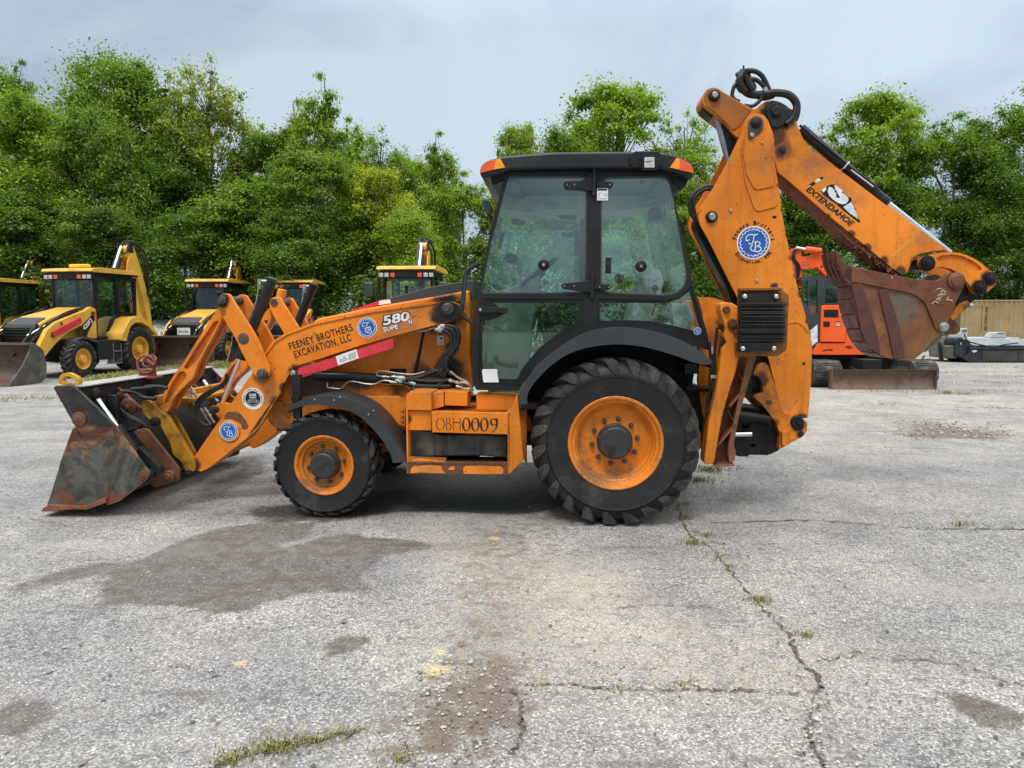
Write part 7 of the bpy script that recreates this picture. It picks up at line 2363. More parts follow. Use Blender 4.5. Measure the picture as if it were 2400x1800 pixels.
def yellow_backhoe():
    r = empty('backhoe_loader')
    fw = build_wheel('front_wheel', r, (1.08, 0, .485), rad(90), .49, .245, .33, .022, 20, 8, .12, .10, YW, .03, .07, .015)
    f2 = copy_tree(fw, r); f2.location = (-1.08, 0, .485); f2.rotation_euler = (0, 0, rad(-90))
    rw = build_wheel('rear_wheel', r, (1.12, 2.2, .65), rad(90), .66, .33, .48, .028, 20, 10, .16, .12, YW, .02, .13)
    r2 = copy_tree(rw, r); r2.location = (-1.12, 2.2, .65); r2.rotation_euler = (0, 0, rad(-90))
    mb = MB()
    mb.box(-.42, .42, -.55, 3.0, .48, .98)
    mb.cyl((-.9, 0, .48), (.9, 0, .48), .08).cyl((-.9, 2.2, .65), (.9, 2.2, .65), .13)
    mb.box(.42, 1.0, .62, 1.45, .42, .95); mb.box(-1.0, -.42, .62, 1.45, .42, .95)
    ypart(mb, 'chassis', M['dark'], r)
    mb = MB()
    mb.prism([(-.72, 1.12), (-.70, 1.42), (-.3, 1.60), (.95, 1.86), (.95, 1.0), (-.5, .98)], -.46, .46, axis='x')
    ypart(mb, 'hood', M['yellow'], r, .05, seg=3)
    mb = MB()
    mb.mat(0).prism([(-.86, .86), (-.88, 1.32), (-.78, 1.40), (-.66, 1.40), (-.6, .86)], -.44, .44, axis='x')
    mb.mat(1).prism([(-.80, 1.385), (-.72, 1.44), (-.42, 1.58), (-.42, 1.54), (-.66, 1.40)], -.40, .40, axis='x')
    for k in range(6):
        mb.mat(0).box(-.40, .40, -.905, -.87, .90 + k * .07, .925 + k * .07)
    ypart(mb, 'grille', [M['black'], M['plastic']], r, .012)
    for s in (-1, 1):
        x0 = s * .60 if s > 0 else -.60 - .13
        x1 = x0 + .13
        mb = MB()
        arm = rnd([(.95, 1.62), (.90, 1.78), (.70, 1.80), (-.45, 1.46), (-.75, 1.28), (-1.05, .85), (-1.38, .46), (-1.42, .30), (-1.36, .22), (-1.20, .32), (-.85, .62), (-.55, .88), (-.1, 1.18), (.75, 1.48)], .06)
        mb.prism(arm, x0, x1, axis='x')
        am = ypart(mb, 'loader_arm', M['yellow'], r, .01)
        mb = MB(); xo = x1 if s > 0 else x0 - .04
        a, b = Vector((xo + .02, .35, 1.52)), Vector((xo + .02, -.62, 1.14))
        mb.obox(a, b, .07, .16)
        ypart(mb, 'safety_strut', M['red'], am, .01)
        mb = MB(); a, b = Vector((s * .50, .55, 1.78)), Vector((s * .50, -.42, 1.42))
        mb.cyl(a, b, .055)
        ypart(mb, 'loader_cylinder', M['black'], am, .004)
        mb = MB(); mb.cyl(b, Vector((s * .50, -1.15, 1.12)), .030)
        ypart(mb, 'cylinder_rod', M['chrome'], am, 0)
        mb = MB(); mb.prism([(-.98, 1.30), (-.88, 1.36), (-1.45, .70), (-1.60, .62)], s * .50 - .03, s * .50 + .03, axis='x')
        ypart(mb, 'bucket_link', M['black'], am, .005)
        mb = MB()
        for k in range(3):
            xx = s * (.56 + .02 * k)
            mb.tube([Vector((xx, .75, 1.86)), Vector((xx, .1, 1.72 - k * .03)), Vector((xx + s * .03, -.45, 1.50)), Vector((xx, -.80, 1.30 - .05 * k)), Vector((xx - s * .04, -1.25, .75 + .06 * k))], .016)
        mb.box(*sorted((s * .44, s * .58)), -.95, -.75, .95, 1.15)
        mb.box(*sorted((s * .48, s * .70)), .75, 1.02, 1.5, 1.84)
        mb.build('loader_hose', M['grease'], am, .004)
        mb = MB()
        for (y, z, rr) in ((.82, 1.68, .06), (-.62, 1.12, .045), (-1.30, .38, .05), (-.30, 1.42, .035)):
            xx = x1 if s > 0 else x0
            mb.cyl((xx - s * .01, y, z), (xx + s * .03, y, z), rr, n=14)
        mb.build('arm_pin', M['pinsteel'], am, .002)
        # step and fender
        mb = MB()
        for z in (.28, .62):
            mb.box(s * .80 - .02, s * .80 + .24 * s if s > 0 else s * .80 + .02, 1.18, 1.52, z, z + .025) if s > 0 else mb.box(-1.04, -.80, 1.18, 1.52, z, z + .025)
        for y in (1.18, 1.50):
            mb.box(min(s * .82, s * 1.02), max(s * .82, s * 1.02), y, y + .02, .28, .85)
        ypart(mb, 'step', M['zinc'], r, .002)
        mb = MB()
        fo_ = [(1.42, .92), (1.46, 1.12), (1.78, 1.52), (2.05, 1.60), (2.30, 1.58), (2.72, 1.36), (2.98, 1.10), (3.0, 1.02), (2.90, 1.04), (2.60, 1.28), (2.30, 1.42), (2.0, 1.42), (1.78, 1.30), (1.62, .98), (1.62, .90)]
        mb.prism(rnd(fo_, .06), *sorted((s * .60, s * 1.13)), axis='x')
        mb.prism([(1.5, .95), (1.80, 1.50), (2.3, 1.54), (2.9, 1.08), (2.9, .7), (1.5, .7)], *sorted((s * .58, s * .62)), axis='x')
        ypart(mb, 'rear_fender', M['yellow'], r, .03, seg=3)
        mb = MB()
        mb.prism([(-.25, .80), (-.2, .98), (.0, 1.06), (.3, 1.05), (.55, .95), (.62, .90), (.5, .90), (.25, .99), (0, 1.0), (-.2, .9)], *sorted((s * .72, s * 1.04)), axis='x')
        ypart(mb, 'front_fender', M['plastic'], r, .008)
    # bucket
    mb = MB()
    side = rnd([(-2.42, .03), (-1.62, .0), (-1.42, .12), (-1.38, .45), (-1.46, .80), (-1.72, .99), (-1.80, .97), (-1.85, .80), (-2.10, .42), (-2.45, .08)], .04)
    mb.mat(1).prism(side, -1.22, -1.19, axis='x').prism(side, 1.19, 1.22, axis='x')
    shell = [(-2.45, .02), (-1.75, .015), (-1.55, .08), (-1.45, .28), (-1.47, .60), (-1.62, .86), (-1.80, .97)]
    sh = [tuple(p) for p in [(q.x, q.y) for q in smooth_path([Vector((*p, 0)) for p in shell], 4)]]
    mb.mat(0).prism(sh + [(p[0] + .03, p[1] + .0) for p in reversed(sh)], -1.19, 1.19, axis='x')
    mb.mat(0).box(-1.19, 1.19, -1.86, -1.80, .93, .985)
    ypart(mb, 'loader_bucket', [M['ybucket'], M['yside']], r, .008)
    # cab
    mb = MB()
    for s in (-1, 1):
        x0, x1 = sorted((s * .60, s * .66))
        fr = [(.92, 1.00), (.98, 1.80), (1.05, 2.78), (2.75, 2.74), (2.70, 1.62), (2.10, 1.62), (1.80, 1.55), (1.52, 1.1), (1.50, .92)]
        h1 = rnd([(1.06, 1.05), (1.12, 1.95), (1.16, 2.68), (1.86, 2.68), (1.86, 1.62), (1.70, 1.52), (1.46, 1.10), (1.44, 1.02)], .03)
        h2 = rnd([(1.98, 1.72), (1.98, 2.68), (2.66, 2.64), (2.62, 1.72)], .03)
        mb.prism(fr, x0, x1, [h1, h2], axis='x')
    mb.box(-.68, .68, .92, 2.82, 2.765, 2.83); mb.box(-.60, .60, 1.02, 1.10, 2.66, 2.76); mb.box(-.60, .60, 2.64, 2.72, 2.62, 2.74); mb.box(-.60, .60, .93, .99, 1.0, 1.25)
    mb.box(-.60, .60, 1.0, 2.7, .92, .98)
    ypart(mb, 'cab_frame', M['black'], r, .006)
    for s in (-1, 1):
        mb = MB(); x = s * .61
        mb.add([(x, 1.06, 1.0), (x, 1.14, 2.7), (x, 1.88, 2.7), (x, 1.88, 1.6), (x, 1.5, 1.05)], [(0, 1, 2, 3, 4)])
        mb.add([(x, 1.96, 1.7), (x, 1.96, 2.7), (x, 2.68, 2.66), (x, 2.64, 1.7)], [(0, 1, 2, 3)])
        mb.build('side_window', M['glass3'], r, smooth=0, recalc=False)
    mb = MB(); mb.add([(-.60, 1.00, 1.22), (.60, 1.00, 1.22), (.60, 1.05, 2.68), (-.60, 1.05, 2.68)], [(0, 1, 2, 3)])
    mb.build('windscreen', M['glass'], r, smooth=0, recalc=False)
    mb = MB(); mb.add([(-.60, 2.68, 1.7), (.60, 2.68, 1.7), (.60, 2.70, 2.64), (-.60, 2.70, 2.64)], [(0, 1, 2, 3)])
    mb.build('rear_window', M['glass'], r, smooth=0, recalc=False)
    mb = MB()
    mb.box(-.25, .25, 1.75, 2.2, 1.2, 1.5); mb.box(-.22, .22, 2.15, 2.28, 1.45, 2.05)
    mb.prism([(1.1, .98), (1.1, 1.5), (1.28, 1.75), (1.36, 1.72), (1.3, .98)], -.2, .2, axis='x')
    mb.tube([Vector((math.cos(k * math.pi / 8) * .2, 1.42 + math.sin(k * math.pi / 8) * .10, 1.82 + math.sin(k * math.pi / 8) * .16)) for k in range(17)], .016, m=2)
    mb.box(-.58, .58, 2.2, 2.6, .98, 1.6)
    ypart(mb, 'operator_seat', M['liner'], r, .03)
    mb = MB()
    mb.tube([Vector((-.38, .96, 1.45)), Vector((-.42, .965, 1.75)), Vector((-.50, .99, 2.15))], .010)
    mb.tube([Vector((-.30, .96, 1.40)), Vector((-.36, .965, 1.75)), Vector((-.44, .99, 2.10))], .008)
    ypart(mb, 'wiper', M['black'], r, 0)
    mb = MB()
    mb.prism(rnd([(.80, 2.83), (.86, 2.90), (1.3, 2.95), (2.6, 2.92), (2.9, 2.86), (2.92, 2.82), (2.75, 2.81), (.9, 2.81)], .02), -.78, .78, axis='x')
    RF = ypart(mb, 'roof', M['yellow'], r, .03, seg=3)
    mb = MB()
    mb.box(-.72, .72, .86, .98, 2.62, 2.80)
    ypart(mb, 'lamp_bar', M['black'], RF, .01)
    for s in (-1, 1):
        for (x, m_) in ((.66, 'lens'), (.52, 'lens'), (.36, 'redlens')):
            mb = MB(); mb.box(s * x - .055, s * x + .055, .83, .86, 2.63, 2.735)
            mb.build('headlight' if m_ == 'lens' else 'turn_signal', M[m_], RF, .006)
    # backhoe at the rear
    mb = MB()
    bm = rnd([(3.35, .6), (3.25, 1.2), (3.02, 2.1), (2.96, 2.7), (3.10, 3.3), (3.30, 3.55), (3.46, 3.4), (3.38, 2.8), (3.52, 1.9), (3.76, 1.2), (3.72, .6)], .06)
    mb.prism(bm, -.16, -.12, axis='x').prism(bm, .12, .16, axis='x')
    mb.prism([(3.4, .7), (3.3, 1.3), (3.2, 1.9), (3.4, 2.0), (3.6, 1.3), (3.65, .7)], -.12, .12, axis='x')
    BO = ypart(mb, 'boom', M['yellow'], r, .01)
    mb = MB()
    mb.prism(rnd([(3.08, 3.66), (3.25, 3.82), (3.46, 3.74), (3.66, 3.3), (4.05, 2.2), (4.16, 1.3), (3.96, 1.25), (3.80, 2.1), (3.45, 3.1), (3.12, 3.45)], .05), -.11, .11, axis='x')
    ypart(mb, 'dipper', M['yellow'], BO, .01)
    mb = MB()
    mb.cyl((0, 2.74, 2.9), (0, 2.95, 3.36), .075); mb.cyl((.0, 3.2, 1.7), (.0, 3.1, 2.5), .07)
    mb.prism([(2.60, 2.82), (2.70, 2.76), (3.14, 3.62), (3.06, 3.68)], -.13, -.06, axis='x'); mb.box(-.1, .05, 3.0, 3.2, 2.2, 3.0)
    ypart(mb, 'boom_cylinder', M['black'], BO, .004)
    mb = MB(); mb.cyl((-.02, 2.71, 3.04), (-.02, 3.06, 3.70), .045)
    ypart(mb, 'cylinder_rod', M['chrome'], BO, 0)
    mb = MB()
    rgh = random.Random(9)
    for k in range(6):
        y = 3.45 + .06 * k; x = rgh.uniform(-.15, .15)
        mb.tube([Vector((x, 3.1, 3.5)), Vector((x + rgh.uniform(-.1, .1), y - .2, 3.9)), Vector((x + rgh.uniform(0, .22), 3.85, 3.5)), Vector((x * .5 + .1, 3.98, 2.6 - k * .1))], .018)
    mb.prism([(3.1, 3.55), (3.22, 3.84), (3.36, 3.80), (3.4, 3.55)], -.15, .15, axis='x')
    ypart(mb, 'boom_hose', M['hose'], BO, 0)
    mb = MB()
    for s in (-1, 1):
        mb.prism([(2.95, .5), (2.9, 1.15), (3.1, 1.2), (3.2, .5)], *sorted((s * .55, s * .75)), axis='x')
    mb.box(-.7, .7, 2.86, 3.05, .62, 1.05)
    ypart(mb, 'rear_frame', M['coupler'], r, .01)
    mb = MB()
    mb.prism([(3.30, .30), (3.6, .75), (3.9, .9), (4.05, .55), (3.8, .2), (3.45, .15)], -.33, .33, axis='x')
    ypart(mb, 'hoe_bucket', M['rust'], r, .01)
    # maker's name panel on the boom and number panel beside the hood
    mb = MB()
    mb.mat(0).prism([(3.04, 2.10), (3.00, 2.62), (3.08, 2.80), (3.22, 2.84), (3.28, 2.3), (3.20, 2.05)], .16, .163, axis='x')
    mb.mat(1); put_text(mb, 'CAT', (.1645, 3.19, 2.12), Vector((0, -.08, .72)).normalized(), Vector((0, -.72, -.08)).normalized() * 1.0, width=.56, cap=.12, bold=.03, shear=.1)
    mb.mat(2).prism([(3.06, 2.02), (3.05, 2.08), (3.24, 2.08), (3.24, 2.02)], .163, .1635, axis='x')
    mb.build('maker_panel', [M['black'], M['white'], M['redlens']], BO, smooth=0)
    mb = MB()
    mb.mat(0).prism([(.42, 1.10), (.40, 1.36), (.92, 1.74), (.94, 1.60), (.80, 1.42), (.52, 1.05)], .735, .74, axis='x')
    mb.mat(1); put_text(mb, '420F2', (.742, .47, 1.22), Vector((0, .8, .6)), Vector((0, -.6, .8)), width=.42, cap=.12, bold=.02)
    mb.mat(2).prism([(.86, 1.70), (.94, 1.74), (.95, 1.50), (.88, 1.46)], .74, .742, axis='x')
    mb.build('number_panel', [M['black'], M['white'], M['redlens']], r, smooth=0)
    mb = MB(); mb.prism([(.58, 1.0), (.62, 1.8), (.78, 1.86), (.95, 1.8), (.93, 1.0)], .47, .735, axis='x')
    ypart(mb, 'side_tower', M['yellow'], r, .01)
    return r


YB = yellow_backhoe()
ROW = 'yellow backhoe loaders parked in a row'


def put_row(o, px_, D, rz, label):
    p = at(px_, 740, D)
    o.location = (p.x, D, 0); o.rotation_euler = (0, 0, rz)
    return tag(o, label, 'backhoe loader', ROW)


fx_ = ground(181, 885)
y2 = put_row(YB, 100, fx_.y, rad(-9), 'yellow backhoe loader with a flat yellow beacon on its roof, wholly in view')
y2.location.x = fx_.x - .88; y2.location.y = fx_.y + .2
mk = lambda px_, D, rz, lab: put_row(copy_tree(YB), px_, D, rz, lab)
y3 = mk(461, 24.6, rad(-2), 'yellow backhoe loader with white paper on its grille, behind the orange bell cranks')
y4 = mk(668, 25.2, rad(1), 'yellow backhoe loader mostly hidden, its cab between the two upright black cylinders')
y1 = mk(-100, 24.4, rad(-10), 'yellow backhoe loader cut off beside its cab, only cab side and boom in view')
y5 = mk(936, 17.9, rad(-4), 'yellow backhoe loader with two grey mirrors, only its cab in view over the orange hood')
mb = MB(); mb.box(-.34, .22, 1.3, 1.5, 2.96, 3.06)
ypart(mb, 'beacon', plain('beacon_yellow', (.8, .52, .02), .35), y2, .03)
mb = MB(); mb.mat(0).box(-.24, .20, -.915, -.91, .98, 1.22)
mb.mat(1).box(-.20, .14, -.917, -.915, 1.06, 1.13)
mb.build('paper_notice', [M['white'], plain('print_blue', (.35, .42, .5), .6)], y3)
for o in (y5, y3, y4):
    for s in ((-1, 1) if o is y5 else (-1,)):
        mb = MB()
        mb.prism(rnd([(.80, 2.10), (.80, 2.48), (.9, 2.50), (.92, 2.12)], .03), *sorted((s * .88, s * 1.10)), axis='x')
        mb.tube([Vector((s * .62, 1.06, 2.45)), Vector((s * .8, .9, 2.52)), Vector((s * .98, .88, 2.48))], .014)
        if o is y5: mb.build('wing_mirror', M['plastic'], o, .03)
    mb = MB()
    mb.cyl((-.70, .72, 1.3), (-.70, .72, 2.35), .055).cyl((-.70, .72, 2.35), (-.66, .66, 2.62), .042)
    for k in range(9):
        mb.box(-.762, -.638, .655, .66, 1.5 + k * .09, 1.53 + k * .09)
    mb.build('exhaust_stack', M['black'], o, .003)

# small white loader with a roll hoop, glimpsed between two of them
p = at(395, 740, 27.5)
WL = empty('compact_loader', (p.x, 27.5, 0), rad(25))
tag(WL, 'small white machine with a grey hoop, glimpsed behind the yellow backhoe with the grille notice', 'loader')
mb = MB()
mb.prism([(-1.2, .5), (-1.1, .95), (-.1, 1.45), (.9, 1.5), (1.1, .6)], -.55, .55, axis='x')
mb.build('body', M['white'], WL, .05)
mb = MB(); mb.box(-.5, .5, .2, .95, 1.5, 1.95)
mb.build('cab', M['glass2'], WL, .05)
mb = MB()
mb.tube([Vector((-.5, .3, 1.2)), Vector((-.5, .3, 2.2)), Vector((-.35, .3, 2.4)), Vector((.35, .3, 2.4)), Vector((.5, .3, 2.2)), Vector((.5, .3, 1.2))], .03)
mb.build('roll_hoop', M['plastic'], WL, 0)
wp = build_wheel('wheel', WL, (.85, -.6, .38), rad(90), .38, .2, .25, .015, 18, 6, .1, .07, {'rubber': M['rubber'], 'tread': M['tread'], 'rim': M['white'], 'hub': M['plastic']})
for x, y, a in ((-.85, -.6, -90), (.85, .7, 90), (-.85, .7, -90)):
    c_ = copy_tree(wp, WL); c_.location = (x, y, .38); c_.rotation_euler = (0, 0, rad(a))

# ================================================================ small red excavator
EXO = ground(2060, 912)
EF = Frame((EXO.x, EXO.y), 0)
EX = empty('mini_excavator', (EXO.x, EXO.y, 0))
tag(EX, 'small bright red excavator with a brown dozer blade, behind the raised hoe bucket', 'excavator')
M['exred'] = paint('excavator_red', (.88, .115, .014), .38, (.25, .04, .02), .25, 2.5, fade=.08)


def esl(mb, z, pts, s0, s1, r=0, holes=()):
    f = lambda l: [EF.V(z, q[0], q[1], s0) for q in rnd(l, r)]
    mb.prism(f(pts), s0, s1, [f(h) for h in holes])


mb = MB()
xa, xb = EF.V('O', 422, 1300, 0)[0], EF.V('O', 1400, 1300, 0)[0]
ht = EF.V('O', 900, 1208, 0)[1]
arc = [(-.05, 0), (.02, .02), (.07, ht * .3), (.07, ht * .6), (.0, ht * .93), (-.05, ht)]
a_ = smooth_path([Vector((*p, 0)) for p in arc], 4)
mb.prism([(p.x, p.y) for p in a_] + [(p.x + .03, p.y) for p in reversed(a_)], xa, xb, axis='x')
mb.box(xa, xa + .02, -.05, .12, .01, ht); mb.box(xb - .02, xb, -.05, .12, .01, ht)
mb.build('dozer_blade', M['bladerust'], EX, .006)
mb = MB()
for x in (xa + .8, xb - .8):
    mb.obox((x, .1, .25), (x + (.15 if x < 0 else -.15), 1.1, .38), .10, .12)
mb.box(xa + .95, xb - .95, .5, 1.9, .3, .62)
mb.build('blade_arms', M['dark'], EX, .01)
M['track'] = paint('track_rubber', (.03, .03, .03), .7, (.14, .12, .09), .8, 6)
for x0, x1 in ((EF.V('O', 215, 1200, .6)[0], EF.V('O', 470, 1200, .6)[0]), (EF.V('O', 1130, 1200, .6)[0], EF.V('O', 1345, 1200, .6)[0])):
    mb = MB()
    pr = rnd([(.42, .06), (.30, .22), (.30, .42), (.44, .56), (2.5, .56), (2.66, .38), (2.5, .03), (.6, .03)], .06, 3)
    mb.prism(pr, x0, x1, axis='x')
    n_ = len(pr)
    sm = [Vector((*p, 0)) for p in pr]
    for i in range(n_):
        a, b = sm[i], sm[(i + 1) % n_]
        k = max(1, int((b - a).length / .11))
        for j in range(k):
            c = a.lerp(b, (j + .5) / k); d = (b - a).normalized()
            nrm = Vector((d.y, -d.x, 0))
            for sg in (1,):
                q = c + (nrm if (c + nrm * .1 - Vector((1.5, .3, 0))).length > (c - Vector((1.5, .3, 0))).length else -nrm) * .02
                mb.obox((x0 - .005, q.x, q.y), (x1 + .005, q.x, q.y), .05, .045, up=(0, -d.y, d.x))
    tr_ = mb.build('track', M['track'], EX, .004)
    mb = MB()
    mb.box(x0 - .012, x0 - .001, .6, 2.3, .18, .44)
    mb.build('track_frame', M['mud'], tr_, .01)
mb = MB()
esl(mb, 'O', [(262, 1068), (268, 1030), (300, 965), (560, 965), (572, 800), (590, 790), (620, 870), (660, 960), (760, 1055), (1000, 1060), (1000, 1075), (270, 1075)], 1.0, 2.6, 8)
mb.build('body', M['exred'], EX, .03, seg=3)
mb = MB()
esl(mb, 'O', [(250, 1070), (1150, 1070), (1150, 1125), (250, 1125)], 1.2, 2.4, 6)
mb.build('slew_ring', M['dark'], EX, .01)
mb = MB()
esl(mb, 'O', [(340, 622), (360, 614), (525, 612), (545, 640), (575, 770), (558, 958), (328, 955), (332, 800)], .97, 2.5, 8)
mb.build('engine_door', M['exred'], EX, .02, seg=3)
mb = MB()
esl(mb, 'O', [(362, 655), (493, 655), (495, 725), (362, 722)], .955, .97, 8)
esl(mb, 'O', [(357, 765), (415, 765), (415, 812), (357, 812)], .955, .97, 6)
mb.build('air_inlet', M['black'], EX, .004)
mb = MB()
mb.mat(0); esl(mb, 'O', [(460, 765), (518, 760), (518, 812), (460, 812)], .966, .97, 2)
mb.mat(1); esl(mb, 'O', [(468, 775), (474, 775), (474, 800), (505, 800), (505, 775), (511, 775), (511, 806), (468, 806)], .963, .966)
esl(mb, 'O', [(484, 775), (496, 775), (496, 792), (484, 792)], .963, .966)
mb.mat(2); esl(mb, 'O', [(550, 1000), (592, 982), (635, 1002), (594, 1022)], .996, 1.0)
esl(mb, 'O', [(345, 1030), (380, 1020), (440, 1018), (440, 1040), (400, 1034), (350, 1042)], .996, 1.0)
mb.build('maker_mark', [plain('deep_red', (.45, .03, .01), .4), M['white'], plain('dark_red', (.28, .015, .008), .4)], EX)
mb = MB()
esl(mb, 'O', [(162, 380), (190, 350), (345, 340), (385, 350), (383, 380), (365, 600), (330, 620), (318, 1002), (250, 1010), (235, 800), (195, 690), (170, 620)], 1.02, 1.10, 6, [rnd([(225, 388), (302, 376), (302, 690), (238, 705), (225, 640)], 4), rnd([(175, 390), (212, 385), (214, 640), (180, 600)], 4)])
esl(mb, 'O', [(345, 345), (640, 350), (640, 395), (372, 392)], 1.05, 2.2, 6)
esl(mb, 'O', [(362, 590), (640, 600), (640, 622), (350, 615)], 1.05, 2.2, 3)
esl(mb, 'O', [(340, 350), (385, 352), (368, 600), (335, 610)], 1.05, 1.12, 3)
esl(mb, 'O', [(170, 352), (600, 345), (600, 365), (168, 372)], 1.05, 2.2, 4)
esl(mb, 'O', [(240, 1000), (300, 700), (318, 720), (318, 1000)], 1.1, 2.2, 4)
mb.build('cab_frame', M['plastic'], EX, .012)
mb = MB()
for s_ in (1.06, 2.15):
    esl(mb, 'O', [(222, 380), (305, 372), (305, 695), (235, 710)], s_, s_ + .004)
    esl(mb, 'O', [(375, 392), (640, 392), (640, 605), (365, 600)], s_ + .02, s_ + .024)
mb.build('cab_window', M['glass2'], EX, smooth=0)
mb = MB(); esl(mb, 'O', [(232, 850), (300, 790), (302, 950), (250, 990)], 1.012, 1.02, 4)
esl(mb, 'O', [(235, 915), (302, 870), (302, 900), (240, 945)], 1.008, 1.012, 4)
mb.build('side_panel', M['silver'], EX, .004)
mb = MB(); c_ = EF.P('O', 430, 500, 1.7); mb.box(c_.x - .25, c_.x + .2, 1.5, 2.0, c_.z - .5, c_.z + .1)
mb.build('operator_seat', M['liner'], EX, .04)
mb = MB(); esl(mb, 'O', [(388, 345), (440, 345), (444, 385), (388, 383)], 1.15, 1.3, 5)
mb.build('beacon', M['amber'], EX, .02)
mb = MB()
esl(mb, 'O', [(80, 88), (130, 76), (150, 100), (158, 168), (350, 128), (372, 150), (405, 335), (360, 335), (340, 275), (170, 282), (105, 275), (68, 190)], 1.6, 1.85, 6)
XB = mb.build('boom', M['exred'], EX, .01)
mb = MB(); esl(mb, 'O', [(95, 265), (165, 268), (160, 330), (150, 440), (118, 445), (96, 330)], 1.64, 1.82, 5)
mb.build('dipper', M['exred'], XB, .01)
mb = MB()
mb.cyl(EF.P('O', 190, 98, 1.55), EF.P('O', 330, 112, 1.55), .075)
mb.cyl(EF.P('O', 290, 250, 1.55), EF.P('O', 372, 335, 1.55), .06)
mb.build('boom_cylinder', M['exred'], XB, .004)
mb = MB(); mb.cyl(EF.P('O', 100, 82, 1.55), EF.P('O', 200, 98, 1.55), .035)
mb.build('cylinder_rod', M['chrome'], XB, 0)
mb = MB()
for k in range(5):
    mb.tube([EF.P('O', 80 + 6 * k, 100, 1.58), EF.P('O', 60 + 8 * k, 180, 1.56), EF.P('O', 100 + 10 * k, 260, 1.57), EF.P('O', 110, 420, 1.6)], .012)
for k in range(4):
    mb.tube([EF.P('O', 200 + 20 * k, 85, 1.55), EF.P('O', 270 + 20 * k, 66 - 3 * k, 1.55), EF.P('O', 350 + 10 * k, 90, 1.55), EF.P('O', 380, 180, 1.58)], .010)
esl(mb, 'O', [(300, 255), (345, 245), (348, 268), (305, 275)], 1.5, 1.58, 4)
mb.build('boom_hose', M['hose'], XB)
mb = MB(); mb.mat(0); esl(mb, 'O', [(160, 215), (225, 203), (232, 240), (165, 250)], 1.594, 1.6, 2)
mb.build('faded_mark', plain('faded_red', (.55, .10, .06), .5), XB)

# ================================================================ tan container, black attachments
p = at(2253, 740, 44.5)
TC = empty('shipping_container', (p.x, 44.5, 0), rad(-9))
tag(TC, 'tan corrugated steel shipping container at the right edge', 'container')
prof = []
L_, pitch = 12.2, .278
x = 0
while x < L_:
    prof += [(x, 0), (x + .07, 0), (x + .14, .045), (x + .208, .045)]
    x += pitch
mb = MB()
mb.prism(prof + [(L_, 0), (L_, 2.4), (0, 2.4)], .14, 2.50, axis='z')
tan = paint('container_tan', (.36, .27, .13), .5, (.14, .075, .035), .45, 1.2, streak=.35)
W_ = mb.build('corrugated_wall', tan, TC, smooth=0)
mb = MB()
mb.box(-.02, L_, -.02, 2.42, 2.5, 2.59); mb.box(-.02, L_, -.03, 2.42, .0, .14)
for x in (-.04, L_ - .1):
    mb.box(x, x + .14, -.035, .12, 0, 2.6)
mb.build('corner_frame', tan, TC, .01)
mb = MB()
mb.mat(0).box(1.16, 1.185, -.008, -.002, .55, 2.25)
put_text(mb, 'BG-TWN1-IN4', (1.50, -.006, .72), (0, 0, 1), (-1, 0, 0), width=1.45, cap=.14, bold=.03)
mb.build('lettering', M['black'], TC, smooth=0, recalc=False)

SWO = ground(2330, 850)
SF = Frame((SWO.x, SWO.y), 0)
SW = empty('sweeper_attachment', (SWO.x, SWO.y, 0))
tag(SW, 'long low black machine attachment with a grey top, on the ground before the tan container', 'attachment')


def ssl(mb, pts, s0, s1, r=0, fr=SF):
    mb.prism([fr.V('U', q[0], q[1], s0) for q in rnd(pts, r)], s0, s1)


M['swblack'] = paint('attachment_black', (.022, .026, .032), .4, (.07, .06, .05), .5, 4)
mb = MB()
ssl(mb, [(440, 1275), (2600, 1290), (2600, 1578), (440, 1575), (330, 1500), (420, 1400)], 0, 1.2, 4)
ssl(mb, [(165, 1180), (200, 1110), (260, 1090), (440, 1150), (470, 1290), (440, 1560), (320, 1500), (160, 1420)], .1, 1.2, 20)
SWB = mb.build('housing', M['swblack'], SW, .02)
mb = MB()
for a, b in ((690, 1370), (1395, 2300)):
    ssl(mb, [(a, 1320), (b, 1330), (b, 1335), (a, 1326)], -.03, 0)
    ssl(mb, [(a, 1340), (b, 1345), (b, 1545), (a, 1545)], -.012, 0)
ssl(mb, [(440, 1285), (2600, 1300), (2600, 1315), (440, 1300)], -.05, 0)
mb.build('front_panel', plain('panel_dark', (.045, .04, .036), .5, var=.4, scale=3), SWB, .004)
mb = MB()
z1 = SF.V('U', 900, 1115, 1.0)[1]; x0_, x1_ = SF.V('U', 450, 1200, .3)[0], SF.V('U', 2600, 1200, .3)[0]
z0 = SF.V('U', 900, 1235, .1)[1]
mb.prism([(.05, z0), (1.1, z1), (1.15, z1 - .05), (.1, z0 - .06)], x0_, x1_, axis='x')
mb.build('top_cover', plain('grey_sheet', (.30, .34, .37), .35, .3, var=.2, scale=3), SW, .01)
mb = MB()
mb.tube([SF.P('U', x, y, -.02) for x, y in ((250, 1110), (430, 1170), (640, 1225), (900, 1270), (1080, 1230), (1380, 1190))], .022)
mb.tube([SF.P('U', x, y, .0) for x, y in ((330, 1020), (360, 1100), (400, 1150))], .02)
mb.build('hose', M['hose'], SW)
mb = MB(); ssl(mb, [(470, 1340), (560, 1330), (590, 1350), (520, 1380)], -.004, 0, 6)
ssl(mb, [(260, 1190), (275, 1185), (280, 1225), (262, 1225)], .09, .1, 2)
mb.build('torn_sticker', M['white'], SWB)
GF = Frame((ground(2225, 848).x, ground(2225, 848).y), 0)
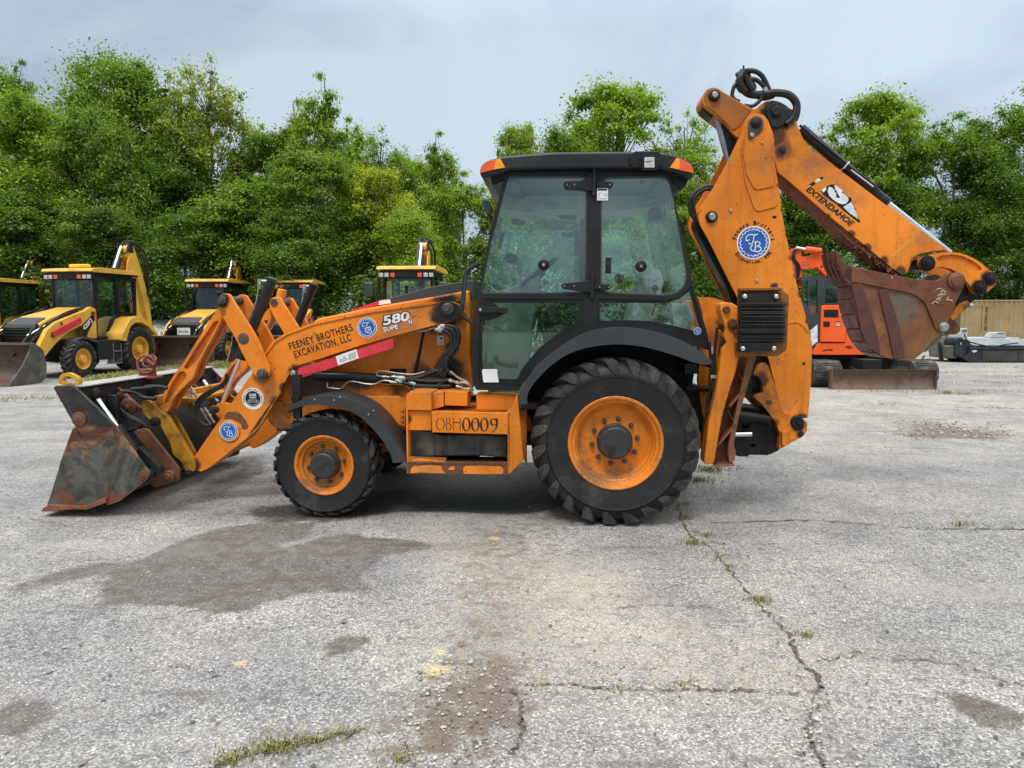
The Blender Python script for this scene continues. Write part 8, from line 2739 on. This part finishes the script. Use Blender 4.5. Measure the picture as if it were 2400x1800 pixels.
GB = empty('small_attachment', (GF.o.x, GF.o.y, 0))
tag(GB, 'grey machine attachment with a tan drum, left of the long black one', 'attachment')
mb = MB()
ssl(mb, [(-140, 1100), (-60, 1060), (150, 1090), (140, 1230), (-60, 1260), (-160, 1480), (-180, 1300)], .3, .9, 6, GF)
mb.build('housing', plain('grey_body', (.17, .18, .18), .5, var=.3), GB, .02)
mb = MB(); c_ = GF.P('U', 60, 1400, .0)
mb.lathe((c_.x, .0, .12), (0, 0, 1), [(0, .20), (.02, .24), (.42, .25), (.46, .22)], 20)
mb.build('drum', M['mud'], GB, .006)
mb = MB()
ssl(mb, [(-160, 1180), (-120, 1180), (-60, 1540), (-130, 1540)], .1, .2, 4, GF)
ssl(mb, [(-60, 1540), (140, 1540), (140, 1580), (-60, 1580)], .0, .9, 2, GF)
mb.build('frame', M['swblack'], GB, .01)
# white vehicle roof peeping over them
p = at(2262, 740, 33)
WV = empty('white_loader', (p.x, 33, 0))
tag(WV, 'white machine almost hidden between the black attachment and the container', 'loader')
mb = MB()
mb.box(-.5, 2.6, 0, 1.6, .3, .60)
mb.prism([(-.45, .6), (-.3, 1.02), (.15, 1.04), (.2, .6)], 0, .5)
mb.prism([(1.2, .6), (1.4, .86), (1.9, .86), (2.0, .6)], 0, .5)
mb.build('body', plain('dusty_white', (.42, .43, .43), .6), WV, .04)
mb = MB(); mb.box(-.1, .12, -.012, 0, .86, .98); mb.box(1.55, 1.85, -.012, 0, .78, .84)
mb.build('window', M['glass2'], WV)
# rusty scrap lying below the hoe bucket
mb = MB()
o_ = ground(2150, 848)
rgs = random.Random(8)
for k in range(7):
    mb.obox((rgs.uniform(-.5, .5), rgs.uniform(-.2, .2), .05), (rgs.uniform(-.6, .6), rgs.uniform(-.2, .2), rgs.uniform(.05, .3)), .06, .06)
s_ = mb.build('scrap_attachment', M['rust'], None, .004); s_.location = (o_.x, o_.y, 0)
tag(s_, 'low rusty iron scrap lying under the raised hoe bucket', 'scrap')
